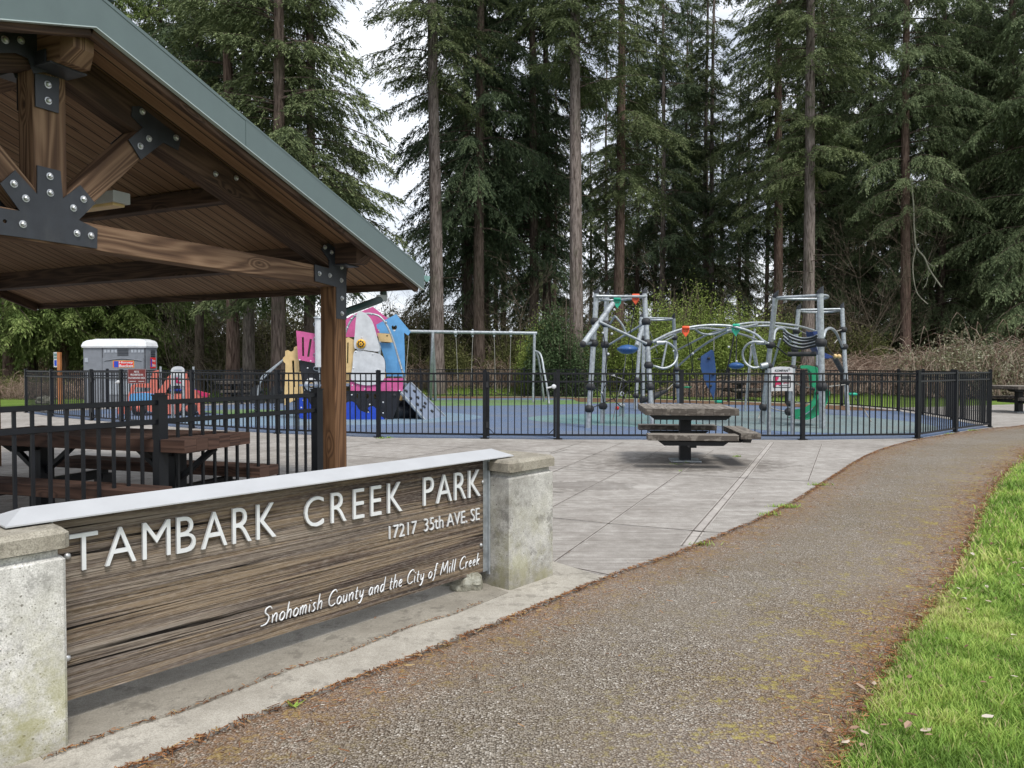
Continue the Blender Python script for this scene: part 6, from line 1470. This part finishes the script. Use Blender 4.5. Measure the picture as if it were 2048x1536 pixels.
def trunk_mesh(h, r, seed, lean, mat):
    rr = random.Random(seed); n = 14; m = 18; V = []; F = []
    for i in range(m):
        f = i / (m - 1); z = h * f - .3; rad = r * (1 - .78 * f ** 1.1) * (1 + .35 * math.exp(-max(z, 0) * 1.6)) 
        cx = lean[0] * f + .06 * math.sin(f * 7 + seed); cy = lean[1] * f + .06 * math.cos(f * 6 + seed)
        for k in range(n):
            a = 2 * math.pi * k / n; q = rad * (1 + .05 * math.sin(3 * a + seed) + .035 * rr.uniform(-1, 1)); V.append((cx + q * math.cos(a), cy + q * math.sin(a), z))
    for i in range(m - 1):
        for k in range(n): F.append((i * n + k, i * n + (k + 1) % n, (i + 1) * n + (k + 1) % n, (i + 1) * n + k))
    return mesh_of('trunk', np.array(V), np.array(F), 4, mat)
def add_part(name, me, root, loc=(0, 0, 0), rz=0.0, sc=(1, 1, 1)):
    o = bpy.data.objects.new(name, me); COL.objects.link(o); o.parent = root; o.location = Vector(loc) * S; o.rotation_euler = (0, 0, rz); o.scale = sc
    if 'limbs' in name: o['kind'] = 'stuff'
    return o
def stubs(root, seed, z0, z1, r, n, lean, h):
    rr = random.Random(seed); mb = MB()
    for k in range(n):
        z = rr.uniform(z0, z1); a = rr.random() * 6.28; L_ = rr.uniform(.3, 1.0) * (2.6 if rr.random() < .3 else 1); cx = lean[0] * z / h; cy = lean[1] * z / h
        p = Vector((cx + math.cos(a) * r * .6, cy + math.sin(a) * r * .6, z)); d = Vector((math.cos(a), math.sin(a), rr.uniform(-.35, .15)))
        mb.tube([p, p + d * L_ * .6, p + d * L_ + Vector((0, 0, rr.uniform(-.3, .05)))], [.022, .014, .004], 4)
    if n: mb.build('dead_branches', M['bark_dark'], root, origin=(0, 0, 0))['kind'] = 'stuff'
def tree(px, Y, wpx, bare, kind, label, mat='bark', H=34, lean_px=0, rz=None, sc=1.0, grp=None, name='fir_tree', nst=0, tufts=()):
    x = (px - CX) / FPX * Y; g = float(terr(x, Y)); root = thing(name, label, 'tree', (x, Y, g), grp)
    r = wpx * .9 / FPX * Y / 2; lean = (lean_px / FPX * Y * H / (.5 * Y), 0)
    seed = int(px * 7 + Y * 3)
    tr = trunk_mesh(H, r, seed, lean, M[mat]); tr.polygons.foreach_set('use_smooth', np.ones(len(tr.polygons), bool)); add_part('trunk', tr, root)
    rr = random.Random(seed); rz = rr.random() * 6.28 if rz is None else rz
    cm, lm, _ = CR[kind]; k = (H - bare) / 24.0
    cxo = lean[0] * (bare / H)
    add_part('crown', cm, root, (cxo, 0, bare), rz, (sc, sc, k)); add_part('limbs', lm, root, (cxo, 0, bare), rz, (sc, sc, k))
    if nst: stubs(root, seed, 2.5, bare + 5, r, nst * 2, lean, H)
    for (z, az, s_) in tufts:
        cm, lm, _ = CR['h']; add_part('low_crown', cm, root, (lean[0] * z / H, 0, z), az, (s_, s_, s_)); add_part('low_limbs', lm, root, (lean[0] * z / H, 0, z), az, (s_, s_, s_))
    return root
T = [
 # px, Y, width px, bare height, crown, label, bark, H, lean, sc, stubs, tufts
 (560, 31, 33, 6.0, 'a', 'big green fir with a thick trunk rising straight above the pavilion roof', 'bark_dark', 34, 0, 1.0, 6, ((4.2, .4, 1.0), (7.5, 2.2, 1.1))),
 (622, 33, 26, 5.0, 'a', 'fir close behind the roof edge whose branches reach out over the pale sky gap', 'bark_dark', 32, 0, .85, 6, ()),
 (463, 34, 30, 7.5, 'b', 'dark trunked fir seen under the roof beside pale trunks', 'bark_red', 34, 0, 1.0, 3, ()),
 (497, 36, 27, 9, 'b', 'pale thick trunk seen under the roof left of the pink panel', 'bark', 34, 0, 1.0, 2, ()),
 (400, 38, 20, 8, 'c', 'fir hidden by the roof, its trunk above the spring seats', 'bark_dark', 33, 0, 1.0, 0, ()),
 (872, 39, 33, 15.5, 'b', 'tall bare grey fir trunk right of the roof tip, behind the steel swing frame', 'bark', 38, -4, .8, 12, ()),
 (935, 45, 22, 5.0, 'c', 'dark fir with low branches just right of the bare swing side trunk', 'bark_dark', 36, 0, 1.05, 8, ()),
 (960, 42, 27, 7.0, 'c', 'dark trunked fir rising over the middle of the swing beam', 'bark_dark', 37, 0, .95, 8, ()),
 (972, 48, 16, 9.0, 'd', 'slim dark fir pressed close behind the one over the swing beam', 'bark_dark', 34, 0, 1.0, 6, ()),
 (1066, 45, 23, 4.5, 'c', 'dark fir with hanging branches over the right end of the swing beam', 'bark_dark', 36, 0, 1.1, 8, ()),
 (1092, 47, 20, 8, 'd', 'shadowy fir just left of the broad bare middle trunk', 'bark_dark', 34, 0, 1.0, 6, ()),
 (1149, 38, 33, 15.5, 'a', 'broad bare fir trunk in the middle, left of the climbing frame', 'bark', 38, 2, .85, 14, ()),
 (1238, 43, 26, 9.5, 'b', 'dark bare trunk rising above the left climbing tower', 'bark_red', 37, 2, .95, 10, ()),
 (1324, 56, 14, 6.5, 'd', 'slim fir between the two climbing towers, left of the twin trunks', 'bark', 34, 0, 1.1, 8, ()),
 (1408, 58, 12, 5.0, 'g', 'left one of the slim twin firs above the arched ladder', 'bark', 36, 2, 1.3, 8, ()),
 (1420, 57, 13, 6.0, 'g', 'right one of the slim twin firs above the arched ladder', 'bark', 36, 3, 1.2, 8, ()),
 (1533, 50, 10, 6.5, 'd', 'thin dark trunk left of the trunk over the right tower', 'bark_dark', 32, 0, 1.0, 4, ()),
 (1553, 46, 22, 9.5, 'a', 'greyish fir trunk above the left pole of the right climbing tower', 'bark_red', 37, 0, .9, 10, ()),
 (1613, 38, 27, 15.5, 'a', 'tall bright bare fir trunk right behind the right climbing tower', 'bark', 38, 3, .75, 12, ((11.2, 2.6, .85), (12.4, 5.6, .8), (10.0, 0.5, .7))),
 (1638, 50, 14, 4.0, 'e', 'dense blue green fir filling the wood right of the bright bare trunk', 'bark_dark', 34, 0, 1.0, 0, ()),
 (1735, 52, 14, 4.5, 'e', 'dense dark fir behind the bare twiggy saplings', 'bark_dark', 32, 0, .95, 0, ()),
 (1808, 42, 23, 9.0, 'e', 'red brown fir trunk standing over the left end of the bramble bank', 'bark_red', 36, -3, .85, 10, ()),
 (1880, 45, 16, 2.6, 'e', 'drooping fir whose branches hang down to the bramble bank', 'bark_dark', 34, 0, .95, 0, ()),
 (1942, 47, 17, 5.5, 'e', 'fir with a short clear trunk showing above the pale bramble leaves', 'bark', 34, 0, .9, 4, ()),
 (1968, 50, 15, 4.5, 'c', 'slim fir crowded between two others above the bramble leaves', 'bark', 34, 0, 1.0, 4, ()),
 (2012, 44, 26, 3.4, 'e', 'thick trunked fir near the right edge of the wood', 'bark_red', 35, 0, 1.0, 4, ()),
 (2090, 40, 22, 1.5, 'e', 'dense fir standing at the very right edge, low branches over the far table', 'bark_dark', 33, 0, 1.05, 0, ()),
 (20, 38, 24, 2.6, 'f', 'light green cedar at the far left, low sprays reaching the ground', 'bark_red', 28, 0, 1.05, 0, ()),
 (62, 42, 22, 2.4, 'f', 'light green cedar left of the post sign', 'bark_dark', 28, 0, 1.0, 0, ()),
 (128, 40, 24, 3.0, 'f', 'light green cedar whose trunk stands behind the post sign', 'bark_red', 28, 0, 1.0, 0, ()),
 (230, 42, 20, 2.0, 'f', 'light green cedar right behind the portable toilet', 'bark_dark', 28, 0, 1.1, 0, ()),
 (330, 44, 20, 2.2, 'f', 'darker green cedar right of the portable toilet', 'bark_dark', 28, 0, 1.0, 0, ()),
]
for (px, Y, wp, bare, kd, lab, bk, H, ln, sc_, ns_, tf) in T:
    tree(px, Y, wp, bare, kd, lab, bk, H, ln, None, sc_, None, 'cedar_tree' if kd == 'f' else 'fir_tree', ns_, tf)
rr = random.Random(5)
far = []
for k in range(12):
    far.append((890 + 780 * (k + rr.random()) / 12, rr.uniform(58, 84)))
for k in range(40):
    px = -150 + 2400 * (k + rr.random()) / 40; Y = rr.uniform(56, 88)
    if 640 < px < 860 and Y < 200: continue
    if 690 < px < 860: continue
    far.append((px, Y))
for (px, Y) in far:
    right = px > 1620
    tree(px, Y, rr.uniform(8, 14), rr.uniform(1.0, 3.5) if right or px < 500 else rr.uniform(1.0, 5.5), rr.choice('cdg' if not right else 'ced'), 'dark fir crowded in the depth of the wood', 'bark_dark', rr.uniform(27, 36), 0, None, rr.uniform(.75, 1.1), 'dark firs crowded in the depth of the wood')

# ------------------------------------------------------------------ shrubs and undergrowth
def leafcloud(r, n, C, R, size, hollow=.45):
    d = r.normal(0, 1, (n, 3)); d /= np.linalg.norm(d, axis=1)[:, None]; d[:, 2] = d[:, 2] * .55 + .45
    rad = hollow + (1 - hollow) * r.random(n) ** .5
    lump = np.array([1 + .38 * mnoise.noise(Vector(tuple(q * 2.3)) + Vector((C[0], C[1], 0))) + .2 * mnoise.noise(Vector(tuple(q * 6)) + Vector((C[1], 0, 3))) for q in d])
    P = np.array(C) + d * (rad * lump)[:, None] * np.array(R)
    E = r.normal(0, 1, (n, 3)); E[:, 2] += .3; E /= np.linalg.norm(E, axis=1)[:, None]; W = np.cross(E, r.normal(0, 1, (n, 3))); W /= np.linalg.norm(W, axis=1)[:, None]
    l = size * (.6 + .8 * r.random(n)); w_ = l * .42
    return np.stack([P, P + E * (l * .5)[:, None] + W * w_[:, None] * .5, P + E * l[:, None], P + E * (l * .5)[:, None] - W * w_[:, None] * .5], 1).reshape(-1, 3)
def shrub(px, Y, wpx, ytop, mat, label, seed, n=9000, size=.13, name='shrub', stem=True, grp=None, depth=1.0, bot=None):
    x = (px - CX) / FPX * Y; g = float(terr(x, Y)); hh = at(px, ytop, Y).z - g; r = np.random.default_rng(seed)
    root = thing(name, label, 'shrub', (x, Y, g), grp); Rx = wpx / FPX * Y / 2
    V = []; 
    n = int(n * 2.3); size = size * 1.3
    for k in range(7):
        a = r.random() * 6.28; q = r.random() ** .5 * .6; f = .55 + .45 * r.random() if k else 1.0
        V.append(leafcloud(r, n // 7, (Rx * q * math.cos(a), depth * q * math.sin(a), 0), (Rx * .72, depth * .8, hh * .9 * f), size))
    o = np_mesh('foliage', np.concatenate(V), 4, M[mat]); o.parent = root
    if stem:
        mb = MB(); rs = random.Random(seed)
        for k in range(26):
            a = rs.random() * 6.28; q = rs.random() ** .5; e = Vector((Rx * q * math.cos(a) * .9, depth * q * math.sin(a) * .9, hh * rs.uniform(.55, 1.06)))
            b = Vector((Rx * .25 * rs.uniform(-1, 1), .3 * rs.uniform(-1, 1), -.05)); mb.tube(catmull([b, b * .4 + e * .45 + Vector((0, 0, .2)), e], 3), [.022] * 3 + [.014] * 3 + [.006], 4, caps=False)
        mb.build('stems', M['twig'], root, origin=(0, 0, 0))
    return root
shrub(1330, 38.6, 160, 578, 'shrub', 'tall fresh green shrub behind the left climbing tower', 21, 15000, .085)
shrub(1405, 39.5, 150, 556, 'shrub', 'bright green shrub below the slim twin firs', 22, 15000, .085)
shrub(1485, 39.2, 130, 590, 'shrub', 'fresh green shrub left of the right climbing tower', 23, 11000, .085)
shrub(1225, 40.5, 120, 610, 'shrub', 'green shrub right of the broad bare middle trunk', 24, 9000, .09)
shrub(1085, 38.6, 90, 618, 'shrub', 'fresh green shrub at the right end of the swing beam', 25, 9000, .085)
shrub(1128, 37.0, 120, 598, 'laurel', 'dark glossy evergreen shrub left of the climbing frame', 26, 15000, .10, depth=.75)
shrub(1565, 39.5, 120, 618, 'shrub', 'green shrub seen between the poles of the right climbing tower', 27, 9000, .085)
shrub(1700, 42, 130, 640, 'salal', 'olive shrub right of the right climbing tower', 28, 9000, .09)
shrub(1010, 42, 120, 660, 'salal', 'olive undergrowth bush between the swing chains', 29, 9000, .09)
shrub(900, 42, 110, 668, 'salal', 'olive undergrowth bush left of the first swing', 30, 9000, .09)
shrub(800, 42, 100, 662, 'salal', 'olive undergrowth bush behind the blue bird house panel', 31, 8000, .09)
shrub(640, 42, 160, 672, 'salal', 'olive undergrowth bush behind the white mast', 32, 8000, .09)
shrub(1965, 34.3, 170, 640, 'brleaf', 'pale leaved bramble mound above the far right table', 33, 6500, .075, 'bramble_bush', False, None, 1.7)
shrub(1845, 35.0, 170, 672, 'brleaf', 'low pale leaved bramble clump under the red brown trunk', 34, 4200, .075, 'bramble_bush', False, None, 1.2)
shrub(2075, 33.5, 120, 668, 'brleaf', 'pale leaved bramble clump at the right edge of the photo', 35, 4000, .075, 'bramble_bush', False, None, 1.2)
shrub(30, 36, 170, 742, 'salal', 'brownish low hedge at the far left beyond the grass strip', 36, 6000, .08)

rs_ = random.Random(77)
for k in range(40):
    px = -120 + 2300 * ((k % 26) + rs_.random() * .6) / 26 if k < 26 else 380 + 1300 * ((k - 26) + rs_.random() * .6) / 14; Y = rs_.uniform(47, 56) if k < 26 else rs_.uniform(43.5, 46)
    shrub(px, Y, rs_.uniform(120, 190), rs_.uniform(585, 640) if not 650 < px < 880 else rs_.uniform(590, 615), 'undergrowth', 'dim olive brown bush deep between the trunks of the wood', 100 + k, 8500, .12, 'undergrowth_bush', k % 2 == 0, 'dim bushes deep between the trunks of the wood')
# cane masses nobody could count
def canes(n, xr, yf, hr, lr, seed, name, label, mat, r0=.011, arch=1.0):
    rs = random.Random(seed); VV = []; FF = []; base = 0
    for k in range(n):
        x = rs.uniform(*xr); y = yf(x) + rs.random() ** 1.3 * 3.2; g = float(terr(x, y)); hh = rs.uniform(*hr) * (1 if not callable(arch) else arch(x)) * (.62 + .75 * (mnoise.noise(Vector((x * .55, y * .35, seed))) + .35 * mnoise.noise(Vector((x * 2.1, y, seed))) + .35)) * (1.5 if rs.random() < .06 else 1); L_ = rs.uniform(*lr); a = rs.random() * 6.28
        d = np.array([math.cos(a), math.sin(a), 0]); P = []
        for t in np.linspace(0, 1, 8):
            p = np.array([x, y, g]) + d * L_ * (t - .3) + np.array([0, 0, hh * 4 * t * (1 - t) * (.6 + .4 * t)]) + np.array([rs.gauss(0, .03), rs.gauss(0, .03), rs.gauss(0, .03)])
            P.append(p)
        P = np.array(P); m = len(P); th = r0 * rs.uniform(.6, 1.4) * np.linspace(1, .35, m)
        for q in range(3):
            an = 2.094 * q; off = np.stack([-d[1] * math.cos(an) * th, d[0] * math.cos(an) * th, math.sin(an) * th], 1); VV.append(P + off)
        for j in range(m - 1):
            for q in range(3): q2 = (q + 1) % 3; FF.append((base + q * m + j, base + q2 * m + j, base + q2 * m + j + 1, base + q * m + j + 1))
        base += 3 * m
    o = np_mesh(name, np.concatenate(VV), 4, M[mat], idx=np.array(FF)); tag(o, label, 'brambles', kind='stuff'); return o
canes(6500, (9, 29), lambda x: 36.5 - .30 * max(x - 12, 0) * 1.0, (.5, 2.0), (1.4, 4.4), 41, 'bramble_thicket', 'tangled bare brown bramble canes heaped along the bank at the right', 'cane_mix', .015, lambda x: .55 + .95 * min(max((x - 15) / 7, 0), 1))
canes(3600, (-13, 10), lambda x: 40.2, (.5, 1.6), (.8, 2.4), 42, 'brushwood', 'thin brown brushwood along the foot of the wood behind the back fence', 'cane_mix', .012)
canes(1800, (-34, -19), lambda x: 33.5, (.5, 1.3), (.8, 2.0), 43, 'dry_hedge', 'dry brown cane hedge at the far left', 'bramble', .012)
# bare saplings: multi-stemmed, ramified
def sapling(px, Y, ytop, label, seed, wide=.6, n=5, mat='twig', grp=None, name='bare_sapling', thick=.03):
    x = (px - CX) / FPX * Y; g = float(terr(x, Y)); h = at(px, ytop, Y).z - g; rs = random.Random(seed); root = thing(name, label, 'sapling', (x, Y, g), grp); mb = MB()
    def grow(p, d, L_, r, lv):
        pts = [p]; q = p; dd = d
        for k in range(4):
            dd = (dd + Vector((rs.gauss(0, .13), rs.gauss(0, .13), rs.gauss(.03, .06)))).normalized(); q = q + dd * L_ / 4; pts.append(q)
        mb.tube(pts, [r * (1 - .17 * k) for k in range(5)], 4 if lv < 2 else 3, caps=False)
        if lv < 3:
            for k in range(rs.randint(3, 5) if lv else 6):
                j = rs.randint(1, 4); nd = (dd + Vector((rs.gauss(0, .75), rs.gauss(0, .6), rs.gauss(.1, .4)))).normalized(); grow(pts[j], nd, L_ * rs.uniform(.32, .6), max(r * .42, .006), lv + 1)
    for k in range(n):
        grow(Vector((rs.gauss(0, .15), rs.gauss(0, .15), 0)), Vector((rs.gauss(0, wide * .4), rs.gauss(0, .2), 1)).normalized(), h * rs.uniform(.65, 1.0), thick, 0)
    mb.build('branches', M[mat], root, origin=(0, 0, 0)); return root
for (px, Y, yt, lab, sd, wd, n_) in (
    (1045, 39.5, 560, 'bare thorny sapling spreading above the swing beam', 51, 1.3, 3), (1185, 40, 600, 'thin bare sapling left of the left climbing tower', 52, .9, 3),
    (445, 37, 600, 'pale bare twiggy sapling under the roof, above the black seat', 53, .7, 6), (530, 38, 598, 'bare twiggy sapling between two trunks under the roof', 54, .7, 6),
    (600, 37, 610, 'bare twiggy sapling just left of the wooden post', 55, .7, 6), (770, 40, 590, 'bare twiggy sapling below the roof tip', 56, .7, 6), (820, 41, 610, 'bare twiggy sapling left of the bare swing side trunk', 57, .7, 4),
    (1760, 41, 430, 'tall thin bare sapling left of the red brown trunk', 58, .5, 2), (1700, 42, 470, 'leaning bare sapling right of the right climbing tower', 59, 1.2, 3), (1665, 41, 560, 'low spreading bare sapling beside the right tower', 60, 1.2, 4),
    (1500, 42, 560, 'thin bare sapling behind the right end of the arched ladder', 61, .7, 4), (1300, 43, 560, 'thin bare sapling over the left climbing tower', 62, .7, 4), (360, 39, 640, 'bare sapling right of the portable toilet', 63, .8, 5), (1740, 41, 560, 'thicket like bare sapling over the bramble bank', 64, 1.0, 5)):
    sapling(px, Y, yt, lab, sd, wd, n_)
# pale dead branch hanging in the drooping fir
db = thing('dead_branch', 'pale broken branch hanging in front of the drooping fir at right', 'branch', tuple(at(1840, 560, 41)))
Z8 = lambda x, y: (1548 + x / 2.194, y / 2.194)
mb = MB()
for pts_, r_ in (([(600, 790), (612, 900), (615, 1000), (625, 1085), (660, 1130), (680, 1180), (720, 1240), (735, 1260)], .045), ([(625, 1085), (610, 1150), (612, 1220), (630, 1290), (675, 1335)], .03), ([(650, 1120), (690, 1165), (720, 1165)], .02), ([(680, 1180), (670, 1240), (655, 1265)], .016), ([(615, 1000), (640, 1020), (668, 1035)], .016), ([(690, 1200), (710, 1230), (700, 1260)], .014)):
    mb.tube(catmull([at(*Z8(*p), 40.5) for p in pts_], 3), r_, 5)
mb.build('wood', M['deadwood'], db)

# weeds rooted in the paving edges
V = []; C = []; rt = random.Random(9)
spots = [(gr(*p), n_, w_) for p, n_, w_ in (((1640, 972), 90, .30), ((1572, 1016), 130, .35), ((1540, 1032), 70, .3), ((1400, 1092), 40, .3), ((764, 878), 80, .28), ((778, 877), 50, .2), ((1945, 862), 90, .35), ((1900, 869), 60, .3), ((1368, 927), 12, .2), ((1475, 915), 40, .16), ((340, 862), 60, .3), ((588, 1418), 10, .03), ((1350, 930), 20, .3), ((1360, 944), 8, .05))]
for c, n_, w_ in spots:
    for k in range(n_):
        x, y = c.x + rt.gauss(0, w_ * .22), c.y + rt.gauss(0, w_ * .08); a = rt.random() * 6.28; h_ = rt.uniform(.012, .05); l_ = rt.uniform(.01, .05); w2 = rt.uniform(.003, .008)
        dx, dy = math.cos(a), math.sin(a); V += [(x - dy * w2, y + dx * w2, .012), (x + dy * w2, y - dx * w2, .012), (x + dx * l_ + dy * w2 * .5, y + dy * l_, h_), (x + dx * l_, y + dy * l_ + .001, h_)]; C += [rt.uniform(.1, .9)] * 4
o = np_mesh('weeds', np.array(V), 4, gm, cols=np.array(C)); tag(o, 'small green weeds and moss rooted in the paving edges and fence foot', 'weeds', kind='stuff')
ck = np.array([tuple(L0 + ws * (k * .27 - .1) + nb * (-.02 + .02 * math.sin(k * 2.1) - .02)) for k in range(11)]); ck[:, 2] = .02
A5 = scatter_needles(420, ck, .010, -.006, 1, .022, .0025, 21)
V = A5[0]; V[:, 2] += .008
o = np_mesh('crack_debris', V, 4, nm, cols=A5[1]); tag(o, 'dark needles and grit caught along the crack below the sign', 'needle litter', kind='stuff')
